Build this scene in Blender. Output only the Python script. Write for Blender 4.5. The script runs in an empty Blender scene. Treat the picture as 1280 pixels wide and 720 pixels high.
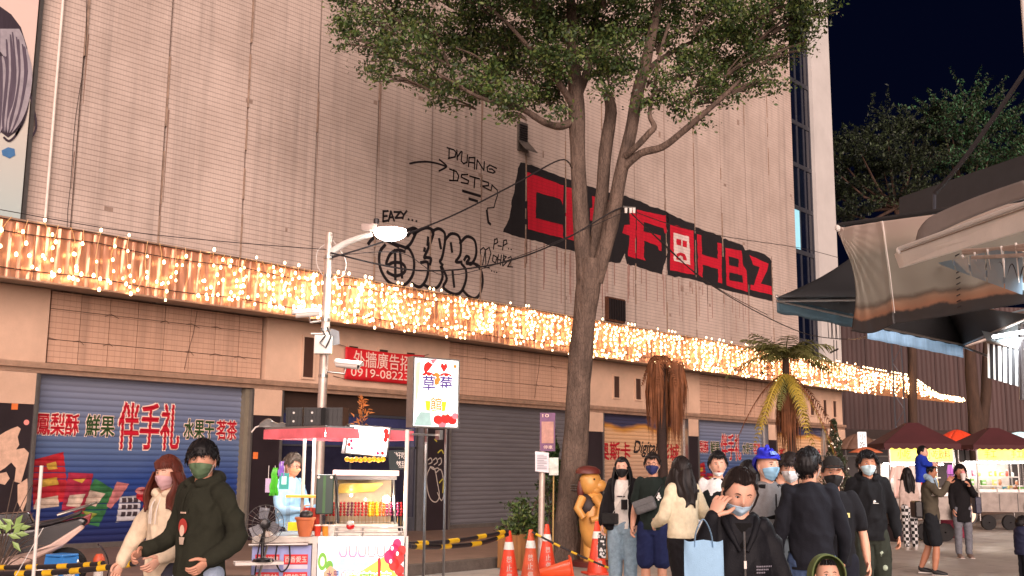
import bpy, bmesh, math, random
import numpy as np
from mathutils import Vector, Matrix, Euler
random.seed(7); np.random.seed(7)
SC = bpy.context.scene
COL = SC.collection
R = math.radians
# ------------------------------------------------------------------ camera
F = 1340.0; PITCH = R(9.4); PSI = R(41.5); EYE = 1.6
_h = Vector((math.cos(PSI), math.sin(PSI), 0)); _up = Vector((0, 0, 1))
_fw = _h*math.cos(PITCH) + _up*math.sin(PITCH)
_rt = Vector((math.sin(PSI), -math.cos(PSI), 0)); _u = _rt.cross(_fw)
_r = R(0.5)
RT = _rt*math.cos(_r) + _u*math.sin(_r); UP = _u*math.cos(_r) - _rt*math.sin(_r); FW = _fw
cd = bpy.data.cameras.new('camera'); cam = bpy.data.objects.new('camera', cd); COL.objects.link(cam)
cd.sensor_width = 36; cd.lens = 36*F/1280; cd.clip_end = 600; cd.clip_start = 0.05
m = Matrix((RT, UP, -FW)).transposed().to_4x4(); m.translation = Vector((0, 0, EYE)); cam.matrix_world = m
SC.camera = cam
# ------------------------------------------------------------------ night sky and light
W = bpy.data.worlds.new('World'); SC.world = W; W.use_nodes = True
bg = W.node_tree.nodes['Background']; bg.inputs[0].default_value = (0.10, 0.18, 0.85, 1); bg.inputs[1].default_value = 0.006
sd = bpy.data.lights.new('market_glow', 'SUN'); sd.energy = 4.2; sd.angle = R(62); sd.color = (1.0, 0.765, 0.68)
so = bpy.data.objects.new('market_glow', sd); COL.objects.link(so)
_az, _el = R(50), R(12); _dirn = Vector((math.cos(_az)*math.cos(_el), math.sin(_az)*math.cos(_el), -math.sin(_el)))
so.rotation_euler = _dirn.to_track_quat('-Z', 'Y').to_euler(); so.location = (-5, -8, 12)
SC.view_settings.view_transform = 'Standard'; SC.view_settings.look = 'None'
SC.view_settings.exposure = 0.75; SC.view_settings.gamma = 1.0
try:
    SC.cycles.max_bounces = 6; SC.cycles.transparent_max_bounces = 12; SC.cycles.caustics_reflective = False; SC.cycles.caustics_refractive = False
    SC.cycles.sample_clamp_indirect = 4; SC.cycles.use_denoising = True
except Exception: pass
# ------------------------------------------------------------------ survey helpers (photo bearings -> world points)
def ray(px, py): return FW + RT*((px-640)/F) - UP*((py-360)/F)
def onY(px, py, Y): d = ray(px, py); return Vector((0, 0, EYE)) + d*(Y/d.y)
def onZ(px, py, Z): d = ray(px, py); return Vector((0, 0, EYE)) + d*((Z-EYE)/d.z)
def at(px, py, D): d = ray(px, py); return Vector((0, 0, EYE)) + d*(D/(d.x*_h.x+d.y*_h.y))
def xy(px, D, z=0.0): p = at(px, 583, D); return Vector((p.x, p.y, z))
# ------------------------------------------------------------------ materials
def srgb(r, g, b):
    f = lambda c: (c/12.92 if c <= .04045 else ((c+.055)/1.055)**2.4)
    return tuple(f(c/255) for c in (r, g, b))
MATS = {}
def mat(name, col=(.5, .5, .5), rough=.6, metal=0.0, var=0.12, vscale=6.0, bump=0.0, bscale=40.0, emit=0.0, ecol=None, alpha=1.0, trans=0.0, spec=None, sheen=0.0, stretch=None, sss=0.0):
    if name in MATS: return MATS[name]
    M = bpy.data.materials.new(name); M.use_nodes = True; MATS[name] = M
    nt = M.node_tree; N = nt.nodes; L = nt.links; b = N['Principled BSDF']
    c = tuple(col)
    b.inputs['Base Color'].default_value = c+(1,)
    b.inputs['Roughness'].default_value = rough; b.inputs['Metallic'].default_value = metal
    if spec is not None: b.inputs['Specular IOR Level'].default_value = spec
    if sheen: b.inputs['Sheen Weight'].default_value = sheen
    if sss:
        b.inputs['Subsurface Weight'].default_value = sss; b.inputs['Subsurface Radius'].default_value = (.012, .005, .003); b.inputs['Subsurface Scale'].default_value = 1.0
    if alpha < 1: b.inputs['Alpha'].default_value = alpha
    if trans: b.inputs['Transmission Weight'].default_value = trans
    if emit:
        b.inputs['Emission Color'].default_value = tuple(ecol or c)+(1,); b.inputs['Emission Strength'].default_value = emit
    if var or bump:
        tc = N.new('ShaderNodeTexCoord'); src = tc.outputs['Object']
        if stretch:
            mp = N.new('ShaderNodeMapping'); mp.inputs['Scale'].default_value = stretch; L.new(src, mp.inputs['Vector']); src = mp.outputs[0]
    if var:
        n = N.new('ShaderNodeTexNoise'); n.inputs['Scale'].default_value = vscale; n.inputs['Detail'].default_value = 5; n.inputs['Roughness'].default_value = .65; L.new(src, n.inputs['Vector'])
        r = N.new('ShaderNodeValToRGB'); r.color_ramp.elements[0].position = .3; r.color_ramp.elements[1].position = .7
        r.color_ramp.elements[0].color = tuple(max(0, x*(1-var)) for x in c)+(1,); r.color_ramp.elements[1].color = tuple(min(1, x*(1+var)) for x in c)+(1,)
        L.new(n.outputs['Fac'], r.inputs['Fac']); L.new(r.outputs[0], b.inputs['Base Color'])
        if emit and ecol is None: L.new(r.outputs[0], b.inputs['Emission Color'])
    if bump:
        n2 = N.new('ShaderNodeTexNoise'); n2.inputs['Scale'].default_value = bscale; n2.inputs['Detail'].default_value = 4; L.new(src, n2.inputs['Vector'])
        bp = N.new('ShaderNodeBump'); bp.inputs['Strength'].default_value = min(1, bump); bp.inputs['Distance'].default_value = .02; L.new(n2.outputs['Fac'], bp.inputs['Height']); L.new(bp.outputs[0], b.inputs['Normal'])
    return M
def nodes(M):
    return M.node_tree.nodes, M.node_tree.links, M.node_tree.nodes['Principled BSDF']
# ------------------------------------------------------------------ mesh builder
def tess(P):
    """ear clipping on the polygon's own plane"""
    n = len(P); nr = Vector((0, 0, 0))
    for i in range(n): nr += P[i].cross(P[(i+1) % n])
    nr.normalize(); u = nr.orthogonal().normalized(); v = nr.cross(u)
    Q = [(p.dot(u), p.dot(v)) for p in P]; idx = list(range(n)); out = []
    cr = lambda o, a, b: (a[0]-o[0])*(b[1]-o[1])-(a[1]-o[1])*(b[0]-o[0])
    g = 0
    while len(idx) > 3 and g < 5000:
        g += 1; done = False
        for k in range(len(idx)):
            i, j, l = idx[k-1], idx[k], idx[(k+1) % len(idx)]
            if cr(Q[i], Q[j], Q[l]) <= 1e-12: continue
            if any(cr(Q[i], Q[j], Q[m]) >= 0 and cr(Q[j], Q[l], Q[m]) >= 0 and cr(Q[l], Q[i], Q[m]) >= 0 for m in idx if m not in (i, j, l)): continue
            out.append((i, j, l)); idx.pop(k); done = True; break
        if not done: idx.pop(0)
    return out+[tuple(idx)]
class MB:
    def __init__(s): s.v = []; s.f = []; s.mi = []; s.cur = 0
    def add(s, vs, fs, M=None):
        o = len(s.v)
        for p in vs:
            p = Vector(p)
            if M is not None: p = M @ p
            s.v.append((p.x, p.y, p.z))
        for f in fs: s.f.append(tuple(i+o for i in f)); s.mi.append(s.cur)
        return s
    def box(s, x0, x1, y0, y1, z0, z1, M=None):
        vs = [(x0, y0, z0), (x1, y0, z0), (x1, y1, z0), (x0, y1, z0), (x0, y0, z1), (x1, y0, z1), (x1, y1, z1), (x0, y1, z1)]
        return s.add(vs, [(3, 2, 1, 0), (4, 5, 6, 7), (0, 1, 5, 4), (1, 2, 6, 5), (2, 3, 7, 6), (3, 0, 4, 7)], M)
    def cbox(s, c, sz, M=None):
        return s.box(c[0]-sz[0]/2, c[0]+sz[0]/2, c[1]-sz[1]/2, c[1]+sz[1]/2, c[2]-sz[2]/2, c[2]+sz[2]/2, M)
    def quad(s, a, b, c, d): return s.add([a, b, c, d], [(0, 1, 2, 3)])
    def slab(s, pts, t):                         # thick quad: four corners, thickness vector
        t = Vector(t); a = [Vector(p) for p in pts]; n = len(a)
        return s.add(a+[p+t for p in a], [tuple(range(n))[::-1], tuple(range(n, 2*n))]+[(i, (i+1) % n, (i+1) % n+n, i+n) for i in range(n)])
    def tube(s, path, rad, n=8, caps=True, flat=1.0):
        P = [Vector(p) for p in path]; k = len(P)
        rr = [rad]*k if not hasattr(rad, '__len__') else list(rad)
        base = len(s.v); up = Vector((0, 0, 1)); prev = None; vs = []
        for i in range(k):
            t = (P[min(i+1, k-1)]-P[max(i-1, 0)])
            if t.length < 1e-9: t = Vector((0, 0, 1))
            t.normalize()
            if prev is None:
                a = t.cross(up) if abs(t.dot(up)) < .95 else t.cross(Vector((1, 0, 0)))
            else: a = prev - t*prev.dot(t)
            if a.length < 1e-6: a = t.orthogonal()
            a.normalize(); b = t.cross(a); prev = a
            for j in range(n):
                w = 2*math.pi*j/n; vs.append(P[i]+(a*math.cos(w)+b*math.sin(w)*flat)*rr[i])
        fs = [(i*n+j, i*n+(j+1) % n, (i+1)*n+(j+1) % n, (i+1)*n+j) for i in range(k-1) for j in range(n)]
        if caps: fs += [tuple(range(n))[::-1], tuple(range((k-1)*n, k*n))]
        return s.add(vs, fs)
    def lathe(s, prof, n=16, M=None, cap=True):  # (r, z) pairs
        vs = []; k = len(prof)
        for r, z in prof:
            for j in range(n): w = 2*math.pi*j/n; vs.append((r*math.cos(w), r*math.sin(w), z))
        fs = [(i*n+j, i*n+(j+1) % n, (i+1)*n+(j+1) % n, (i+1)*n+j) for i in range(k-1) for j in range(n)]
        if cap: fs += [tuple(range(n))[::-1], tuple(range((k-1)*n, k*n))]
        return s.add(vs, fs, M)
    def ball(s, c, r, n=8, M=None):
        r = (r, r, r) if not hasattr(r, '__len__') else r
        vs = []; fs = []; m_ = max(4, n//2+1); c = Vector(c)
        for i in range(m_+1):
            ph = math.pi*i/m_
            for j in range(n): w = 2*math.pi*j/n; vs.append(c+Vector((r[0]*math.sin(ph)*math.cos(w), r[1]*math.sin(ph)*math.sin(w), r[2]*math.cos(ph))))
        for i in range(m_):
            for j in range(n): fs.append((i*n+j, (i+1)*n+j, (i+1)*n+(j+1) % n, i*n+(j+1) % n))
        return s.add(vs, fs, M)
    def grid(s, fn, nu, nv, closed=False):
        vs = [fn(i/nu, j/nv) for i in range(nu+1) for j in range(nv+1)]
        return s.add(vs, [(i*(nv+1)+j, (i+1)*(nv+1)+j, (i+1)*(nv+1)+j+1, i*(nv+1)+j+1) for i in range(nu) for j in range(nv)])
    def poly(s, pts, t):  # extruded polygon, concave allowed
        t = Vector(t); a = [Vector(p) for p in pts]; n = len(a); fs = tess(a)
        return s.add(a+[p+t for p in a], [q[::-1] for q in fs]+[tuple(i+n for i in q) for q in fs]+[(i, (i+1) % n, (i+1) % n+n, i+n) for i in range(n)])
    def mesh(s, name, mats, smooth=False):
        me = bpy.data.meshes.new(name); me.from_pydata(s.v, [], s.f)
        mats = mats if isinstance(mats, (list, tuple)) else [mats]
        for q in mats: me.materials.append(q)
        if len(mats) > 1: me.polygons.foreach_set('material_index', s.mi)
        if smooth:
            me.polygons.foreach_set('use_smooth', [True]*len(me.polygons))
            try: me.set_sharp_from_angle(angle=R(smooth if smooth is not True else 50))
            except Exception: pass
        me.update(); return me
    def build(s, name, mats, parent=None, smooth=False, world=False, **kw):
        if world and parent is not None:
            T = root_inv(parent); s.v = [tuple(T @ Vector(p)) for p in s.v]
        return link(name, s.mesh(name, mats, smooth), parent, **kw)
def root_mat(o):
    M = Matrix.LocRotScale(o.location, o.rotation_euler, o.scale)
    return root_mat(o.parent) @ M if o.parent else M
def root_inv(o): return root_mat(o).inverted()
def props(o, label=None, cat=None, group=None, kind=None):
    if label: o['label'] = label
    if cat: o['category'] = cat
    if group: o['group'] = group
    if kind: o['kind'] = kind
    return o
def link(name, data, parent=None, loc=None, rot=None, **kw):
    o = bpy.data.objects.new(name, data); COL.objects.link(o)
    if parent is not None: o.parent = parent
    if loc is not None: o.location = loc
    if rot is not None: o.rotation_euler = rot
    return props(o, **kw)
def thing(name, label, cat, loc=(0, 0, 0), rz=0.0, group=None):
    o = bpy.data.objects.new(name, None); COL.objects.link(o); o.empty_display_size = .2
    o.location = loc; o.rotation_euler = (0, 0, rz)
    return props(o, label, cat, group)
def copy_tree(o, parent=None, **kw):
    c = o.copy(); COL.objects.link(c)
    if parent is not None: c.parent = parent
    for ch in list(o.children): copy_tree(ch, c)
    return props(c, **kw)
def bevel(o, w=.006, seg=2):
    md = o.modifiers.new('bevel', 'BEVEL'); md.width = w; md.segments = seg; md.limit_method = 'ANGLE'; return o
# ------------------------------------------------------------------ lettering
def text_geo(s, size=1.0, offset=0.0, shear=0.0, res=3, spacing=1.0, line=1.0):
    cu = bpy.data.curves.new('t', 'FONT'); cu.body = s; cu.size = size; cu.offset = offset; cu.shear = shear
    cu.resolution_u = res; cu.align_x = 'CENTER'; cu.align_y = 'CENTER'; cu.space_character = spacing; cu.space_line = line; cu.fill_mode = 'BOTH'
    ob = bpy.data.objects.new('t', cu); COL.objects.link(ob)
    dg = bpy.context.evaluated_depsgraph_get(); dg.update(); me = ob.evaluated_get(dg).to_mesh()
    vs = [v.co.copy() for v in me.vertices]; fs = [tuple(p.vertices) for p in me.polygons]
    ob.evaluated_get(dg).to_mesh_clear(); bpy.data.objects.remove(ob); bpy.data.curves.remove(cu)
    return vs, fs
def fit_text(s, w, h, **kw):
    """flat text geometry scaled to w x h (x right, y up), centred on 0"""
    vs, fs = text_geo(s, **kw)
    if not vs: return vs, fs
    x0 = min(v.x for v in vs); x1 = max(v.x for v in vs); y0 = min(v.y for v in vs); y1 = max(v.y for v in vs)
    return [Vector(((v.x-(x0+x1)/2)*w/(x1-x0), (v.y-(y0+y1)/2)*h/(y1-y0), 0)) for v in vs], fs
def bold(w, h, offset, n):
    """shifts of the copies that thicken a letter shape evenly"""
    if not offset: return [(0, 0)]
    t = offset*h*.55/max(1, 1); r = [(t, 0), (-t, 0), (0, t), (0, -t)]
    if n > 4: r += [(t*.75, t*.75), (-t*.75, t*.75), (t*.75, -t*.75), (-t*.75, -t*.75)]
    return r
def put_text(mb, s, w, h, O, U, V, offset=0.0, **kw):
    """lay text on the plane at O with unit axes U (reading direction) and V (up)"""
    vs, fs = fit_text(s, w, h, **kw); O = Vector(O); U = Vector(U); V = Vector(V); Nn_ = U.cross(V).normalized()
    for k, (dx, dy) in enumerate(bold(w, h, offset, 4)): mb.add([O+U*(v.x+dx)+V*(v.y+dy)+Nn_*(k*.00025) for v in vs], fs)
    return mb
def stroke(mb, pts, w, nrm, closed=False, t=.004, ends=True):
    """a painted line of width w through pts lying on a plane with normal nrm"""
    P = [Vector(p) for p in pts]; n = Vector(nrm)
    if closed: P = P+[P[0], P[1]]
    for i in range(len(P)-1):
        a, b = P[i], P[i+1]; d = b-a
        if d.length < 1e-6: continue
        d.normalize(); s_ = d.cross(n)*w/2; e = d*w*.35
        mb.slab([a-e-s_, b+e-s_, b+e+s_, a-e+s_], n*(t+.0004*(i % 3)))
    return mb
def smooth_path(pts, k=4):
    P = [Vector(p) for p in pts]; out = []
    for i in range(len(P)-1):
        p0 = P[max(i-1, 0)]; p1 = P[i]; p2 = P[i+1]; p3 = P[min(i+2, len(P)-1)]
        for j in range(k):
            t = j/k; out.append(.5*((2*p1)+(p2-p0)*t+(2*p0-5*p1+4*p2-p3)*t*t+(3*p1-p0-3*p2+p3)*t**3))
    return out+[P[-1]]
def np_mesh(name, verts, quads, mats, smooth=False, mi=None):
    me = bpy.data.meshes.new(name); nv = len(verts); nf = len(quads); k = quads.shape[1]
    me.vertices.add(nv); me.vertices.foreach_set('co', np.asarray(verts, dtype=np.float32).ravel())
    me.loops.add(nf*k); me.loops.foreach_set('vertex_index', np.asarray(quads, dtype=np.int32).ravel())
    me.polygons.add(nf); me.polygons.foreach_set('loop_start', np.arange(0, nf*k, k, dtype=np.int32))
    try: me.polygons.foreach_set('loop_total', np.full(nf, k, dtype=np.int32))
    except Exception: pass
    for q in (mats if isinstance(mats, (list, tuple)) else [mats]): me.materials.append(q)
    if mi is not None: me.polygons.foreach_set('material_index', np.asarray(mi, dtype=np.int32))
    me.update(calc_edges=True); me.validate(); return me
def leaf_cloud(name, C, size, mats, aspect=.55, updir=.4, jitter=.35, droop=0.0):
    """C: n x 3 leaf centres -> one mesh of small pointed leaf faces"""
    n = len(C); C = np.asarray(C)
    d = np.random.normal(size=(n, 3)); d[:, 2] -= droop; d /= np.linalg.norm(d, axis=1)[:, None]
    nr = np.random.normal(size=(n, 3)); nr[:, 2] += updir*2; s_ = np.cross(d, nr); s_ /= np.linalg.norm(s_, axis=1)[:, None]+1e-9
    L_ = size*(1+jitter*np.random.uniform(-1, 1, n))[:, None]; w = L_*aspect
    v = np.stack([C-d*L_*.5, C+s_*w*.5, C+d*L_*.5, C-s_*w*.5], axis=1).reshape(-1, 3)
    q = np.arange(n*4).reshape(n, 4)
    mi = np.random.randint(0, len(mats), n) if isinstance(mats, (list, tuple)) and len(mats) > 1 else None
    return np_mesh(name, v, q, mats, mi=mi)
# ================================================================== SETTING: ground, arcade pavement
m_ground = mat('plaza_concrete', srgb(176, 168, 160), .75, var=.16, vscale=.8, bump=.25, bscale=30)
N, L, b = nodes(m_ground)
# faint sawn joints and damp stains in the concrete
tc = N.new('ShaderNodeTexCoord'); n1 = N.new('ShaderNodeTexNoise'); n1.inputs['Scale'].default_value = .55; n1.inputs['Detail'].default_value = 6; L.new(tc.outputs['Object'], n1.inputs['Vector'])
rr = N.new('ShaderNodeMapRange'); rr.inputs[1].default_value = .35; rr.inputs[2].default_value = .7; rr.inputs[3].default_value = .35; rr.inputs[4].default_value = .8; L.new(n1.outputs['Fac'], rr.inputs[0]); L.new(rr.outputs[0], b.inputs['Roughness'])
bc = [l for l in L if l.to_socket == b.inputs['Base Color']][0].from_socket
n2 = N.new('ShaderNodeTexNoise'); n2.inputs['Scale'].default_value = 1.7; n2.inputs['Detail'].default_value = 8; n2.inputs['Roughness'].default_value = .75; L.new(tc.outputs['Object'], n2.inputs['Vector']); mr = N.new('ShaderNodeMapRange'); mr.inputs[1].default_value = .52; mr.inputs[2].default_value = .68; mr.inputs[3].default_value = 1; mr.inputs[4].default_value = .62; L.new(n2.outputs['Fac'], mr.inputs[0])
bk = N.new('ShaderNodeTexBrick'); bk.inputs['Scale'].default_value = 1; bk.inputs['Brick Width'].default_value = 3.0; bk.inputs['Row Height'].default_value = 1.8; bk.inputs['Mortar Size'].default_value = .012; bk.inputs['Color1'].default_value = (1, 1, 1, 1); bk.inputs['Color2'].default_value = (.84, .84, .85, 1); bk.inputs['Mortar'].default_value = (.45, .45, .45, 1); L.new(tc.outputs['Object'], bk.inputs['Vector'])
m1 = N.new('ShaderNodeMix'); m1.data_type = 'RGBA'; m1.blend_type = 'MULTIPLY'; m1.inputs[0].default_value = 1; L.new(bc, m1.inputs[6]); L.new(mr.outputs[0], m1.inputs[7]); m2 = N.new('ShaderNodeMix'); m2.data_type = 'RGBA'; m2.blend_type = 'MULTIPLY'; m2.inputs[0].default_value = 1; L.new(m1.outputs[2], m2.inputs[6]); L.new(bk.outputs[0], m2.inputs[7]); L.new(m2.outputs[2], b.inputs['Base Color'])
MB().quad((-150, -150, 0), (300, -150, 0), (300, 300, 0), (-150, 300, 0)).build('ground', m_ground, kind='structure')
WY = 17.69; WN = Vector((0, -1, 0)); PZ = .15
m_pave = mat('arcade_floor_tile', srgb(120, 98, 86), .5, var=.2, vscale=3, bump=.2)
m_kerb = mat('kerb_stone', srgb(92, 84, 78), .8, var=.25, vscale=8, bump=.4)
MB().box(-14, 40.5, 11.86, 19.0, 0.0, PZ).build('arcade_pavement', m_pave, kind='structure')
for i in range(46):
    x0 = -13.5+i*1.2
    if x0 > 39.5: break
    o = link('kerb_stone', KS, kind='structure') if i else MB().box(.006, 1.194, 11.70, 11.858, 0, PZ+.006).build('kerb_stone', m_kerb, kind='structure')
    if i == 0: KS = o.data
    o.location.x = x0
    if i and 'category' in o: del o['category']
# ================================================================== the big blind building
m_tile = mat('white_mosaic_tile', srgb(196, 184, 176), .45, var=0)
N, L, b = nodes(m_tile)
def tile_nodes(N, L, b, base, ph, pw, mort, dirt, hs=.10):
    tc = N.new('ShaderNodeTexCoord'); sp = N.new('ShaderNodeSeparateXYZ'); L.new(tc.outputs['Object'], sp.inputs[0])
    def frac(out, p):
        a = N.new('ShaderNodeMath'); a.operation = 'DIVIDE'; a.inputs[1].default_value = p; L.new(out, a.inputs[0])
        c = N.new('ShaderNodeMath'); c.operation = 'FRACT'; L.new(a.outputs[0], c.inputs[0]); return c.outputs[0]
    def line(out, w):
        a = N.new('ShaderNodeMath'); a.operation = 'LESS_THAN'; a.inputs[1].default_value = w; L.new(out, a.inputs[0]); return a.outputs[0]
    hz = line(frac(sp.outputs[2], ph), hs*1.5); vt = line(frac(sp.outputs[0], pw), .16)
    n = N.new('ShaderNodeTexNoise'); n.inputs['Scale'].default_value = .9; n.inputs['Detail'].default_value = 7; n.inputs['Roughness'].default_value = .7; L.new(tc.outputs['Object'], n.inputs['Vector'])
    mp = N.new('ShaderNodeMapping'); mp.inputs['Scale'].default_value = (3, 3, .12); L.new(tc.outputs['Object'], mp.inputs['Vector'])
    n3 = N.new('ShaderNodeTexNoise'); n3.inputs['Scale'].default_value = 1.6; n3.inputs['Detail'].default_value = 5; L.new(mp.outputs[0], n3.inputs['Vector'])
    # each tile a shade of its own
    wn = N.new('ShaderNodeTexWhiteNoise'); wn.noise_dimensions = '2D'
    fl = N.new('ShaderNodeCombineXYZ')
    for k, (o_, p) in enumerate(((sp.outputs[0], pw), (sp.outputs[2], ph))):
        a = N.new('ShaderNodeMath'); a.operation = 'DIVIDE'; a.inputs[1].default_value = p; L.new(o_, a.inputs[0])
        c = N.new('ShaderNodeMath'); c.operation = 'FLOOR'; L.new(a.outputs[0], c.inputs[0]); L.new(c.outputs[0], fl.inputs[k])
    L.new(fl.outputs[0], wn.inputs['Vector'])
    def mix(fac, a, c, amt=None):
        mx = N.new('ShaderNodeMix'); mx.data_type = 'RGBA'; mx.clamp_factor = True
        if amt is not None:
            q = N.new('ShaderNodeMath'); q.operation = 'MULTIPLY'; q.inputs[1].default_value = amt; L.new(fac, q.inputs[0]); fac = q.outputs[0]
        L.new(fac, mx.inputs[0])
        for s_, i in ((a, 6), (c, 7)):
            if isinstance(s_, tuple): mx.inputs[i].default_value = s_+(1,)
            else: L.new(s_, mx.inputs[i])
        return mx.outputs[2]
    def ramp(o_, lo, hi):
        r = N.new('ShaderNodeMapRange'); r.inputs[1].default_value = lo; r.inputs[2].default_value = hi; L.new(o_, r.inputs[0]); return r.outputs[0]
    c0 = mix(ramp(n.outputs['Fac'], .4, .72), base, dirt, .55)
    c0 = mix(ramp(n3.outputs['Fac'], .50, .72), c0, tuple(x*.50 for x in base), .6)
    c0 = mix(wn.outputs['Value'], c0, tuple(x*.82 for x in base), .35)
    c1 = mix(vt, c0, mort, .15); c2 = mix(hz, c1, mort, .46)
    L.new(c2, b.inputs['Base Color'])
    inv = N.new('ShaderNodeMath'); inv.operation = 'MAXIMUM'; L.new(hz, inv.inputs[0])
    q = N.new('ShaderNodeMath'); q.operation = 'MULTIPLY'; q.inputs[1].default_value = .4; L.new(vt, q.inputs[0]); L.new(q.outputs[0], inv.inputs[1])
    bp = N.new('ShaderNodeBump'); bp.invert = True; bp.inputs['Strength'].default_value = .5; bp.inputs['Distance'].default_value = .008; L.new(inv.outputs[0], bp.inputs['Height']); L.new(bp.outputs[0], b.inputs['Normal'])
tile_nodes(N, L, b, srgb(206, 188, 177), .095, .055, srgb(92, 76, 68), srgb(150, 132, 120))
m_joint = mat('joint_dark_sealant', srgb(70, 48, 38), .9, var=.3, vscale=5)
m_bead = mat('old_caulk', srgb(150, 128, 112), .8, var=.35, vscale=9)
m_smooth = mat('tower_render_white', srgb(196, 192, 188), .7, var=.08, vscale=.8, bump=.1)
m_beige = mat('beige_plaster', srgb(205, 172, 148), .75, var=.12, vscale=1.5, bump=.15)
m_darkglass = mat('dark_glass', srgb(10, 16, 34), .12, var=.3, vscale=.7, spec=.8)
m_mull = mat('window_mullion', srgb(70, 72, 80), .45, metal=.4)
m_black = mat('black_paint', srgb(34, 30, 32), .5, var=.2)
m_steel = mat('brushed_steel', srgb(176, 172, 168), .3, metal=.9, var=.12, vscale=12)
m_conc = mat('soffit_grey', srgb(170, 158, 148), .8, var=.12, vscale=1.2)
BLD = thing('commercial_building', 'huge windowless white tiled building with graffiti and closed shutters at street level', 'building', (23.0, WY+6, 0))
def bl(mb, name, mats, smooth=False, parent=None, **kw): return mb.build(name, mats, parent or BLD, smooth, world=True, **kw)
TOP = 26.0
bl(MB().box(-8, 39.05, WY+.16, WY+14, PZ, TOP), 'core_wall', m_joint)
joints = [-8.0, -6.3, -4.6, -2.9, -1.2, .5, 2.2, 3.9, 5.6, 7.62, 8.5, 10.16, 11.94, 13.69, 15.40, 17.10, 18.82, 20.5, 22.15, 23.8, 25.42, 27.05, 28.72, 30.4, 32.06, 33.74, 35.66]
for a, c in zip(joints[:-1], joints[1:]):
    mb = MB().box(a+.022, c-.022, WY, WY+.16, 4.47, TOP)
    bl(mb, 'wall_panel', m_tile)
rj = random.Random(3)
for x in joints[9:-1]:   # ragged sealant beads and rust in the joints
    mb = MB(); z = 5.45
    while z < 16:
        h = rj.uniform(.25, 1.5)
        if rj.random() < .6: 
            w = rj.uniform(.010, .022); dx = rj.uniform(-.006, .006); mb.box(x+dx-w, x+dx+w, WY-.012-rj.uniform(0, .01), WY+.1, z, z+h)
        z += h+rj.uniform(.05, .5)
    bl(mb, 'joint_sealant', m_bead, kind='stuff')
# tower strip: window column and smooth corner pier
bl(MB().box(37.46, 39.1, WY-.02, WY+14, 4.47, TOP), 'corner_pier', m_smooth)
bl(MB().box(35.70, 37.44, WY+.22, WY+.30, 4.47, TOP), 'window_backing', m_black)
zz = 4.5; k = 0
while zz < TOP-1.7:
    win = bl(MB().box(35.70, 37.44, WY+.12, WY+.2, zz, zz+.10).box(35.70, 37.44, WY+.12, WY+.2, zz+1.60, zz+1.66).box(35.70, 35.76, WY+.12, WY+.2, zz+.10, zz+1.60).box(37.38, 37.44, WY+.12, WY+.2, zz+.10, zz+1.60).box(36.32, 36.37, WY+.12, WY+.2, zz+.10, zz+1.60).box(36.86, 36.91, WY+.12, WY+.2, zz+.10, zz+1.60), 'window_frame', m_mull)
    for (a, c) in ((35.76, 36.32), (36.37, 36.86), (36.91, 37.38)):
        lit = (k == 3 and a < 36)
        mb = MB().box(a, c, WY+.15, WY+.17, zz+.10, zz+1.60)
        mb.build('pane', mat('lit_pane', srgb(120, 160, 170), .3, emit=.9, ecol=srgb(120, 170, 185), var=.2, vscale=3) if lit else m_darkglass, win, world=True)
    zz += 1.66; k += 1
# white drain pipe, conduit and wall clutter at the far left
pp = bl(MB().tube([(8.02, WY-.05, 5.4), (8.02, WY-.05, TOP-1)], .028, 8), 'drain_pipe', mat('white_pvc_pipe', srgb(215, 205, 195), .4), smooth=True)
mb = MB()
path = [(8.42, WY-.03, 5.5)]+[(8.42+.05*math.sin(z*.9)+.03*math.sin(z*2.3), WY-.03, z) for z in np.arange(5.9, 15, .4)]
bl(MB().tube(path, .005, 5), 'loose_cable', m_black)
# wall vent hood and old grilles
p = onY(652, 182, WY)
vn = bl(MB().box(p.x-.19, p.x+.19, WY-.05, WY-.001, p.z-.16, p.z+.62), 'vent_frame', mat('grey_galvanised', srgb(120, 112, 106), .5, metal=.5, var=.25))
mb = MB()
for i in range(7): mb.box(p.x-.15, p.x+.15, WY-.085, WY-.052, p.z+.12+i*.065, p.z+.15+i*.065)
mb.build('vent_slat', m_black, vn, world=True)
MB().slab([(p.x-.22, WY-.05, p.z+.1), (p.x+.22, WY-.05, p.z+.1), (p.x+.24, WY-.34, p.z-.22), (p.x-.24, WY-.34, p.z-.22)], (0, .0, .03)).build('vent_hood', MATS['grey_galvanised'], vn, world=True)
p = onY(767, 386, WY)
gr = bl(MB().box(p.x-.42, p.x+.42, WY-.10, WY-.002, p.z-.38, p.z+.30), 'ventilation_box', mat('rusty_steel', srgb(96, 62, 46), .8, metal=.3, var=.5, vscale=7))
mb = MB()
for i in range(7): mb.box(p.x-.36+i*.115, p.x-.30+i*.115, WY-.14, WY-.102, p.z-.33, p.z+.25)
mb.build('grille_bars', m_black, gr, world=True)
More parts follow.
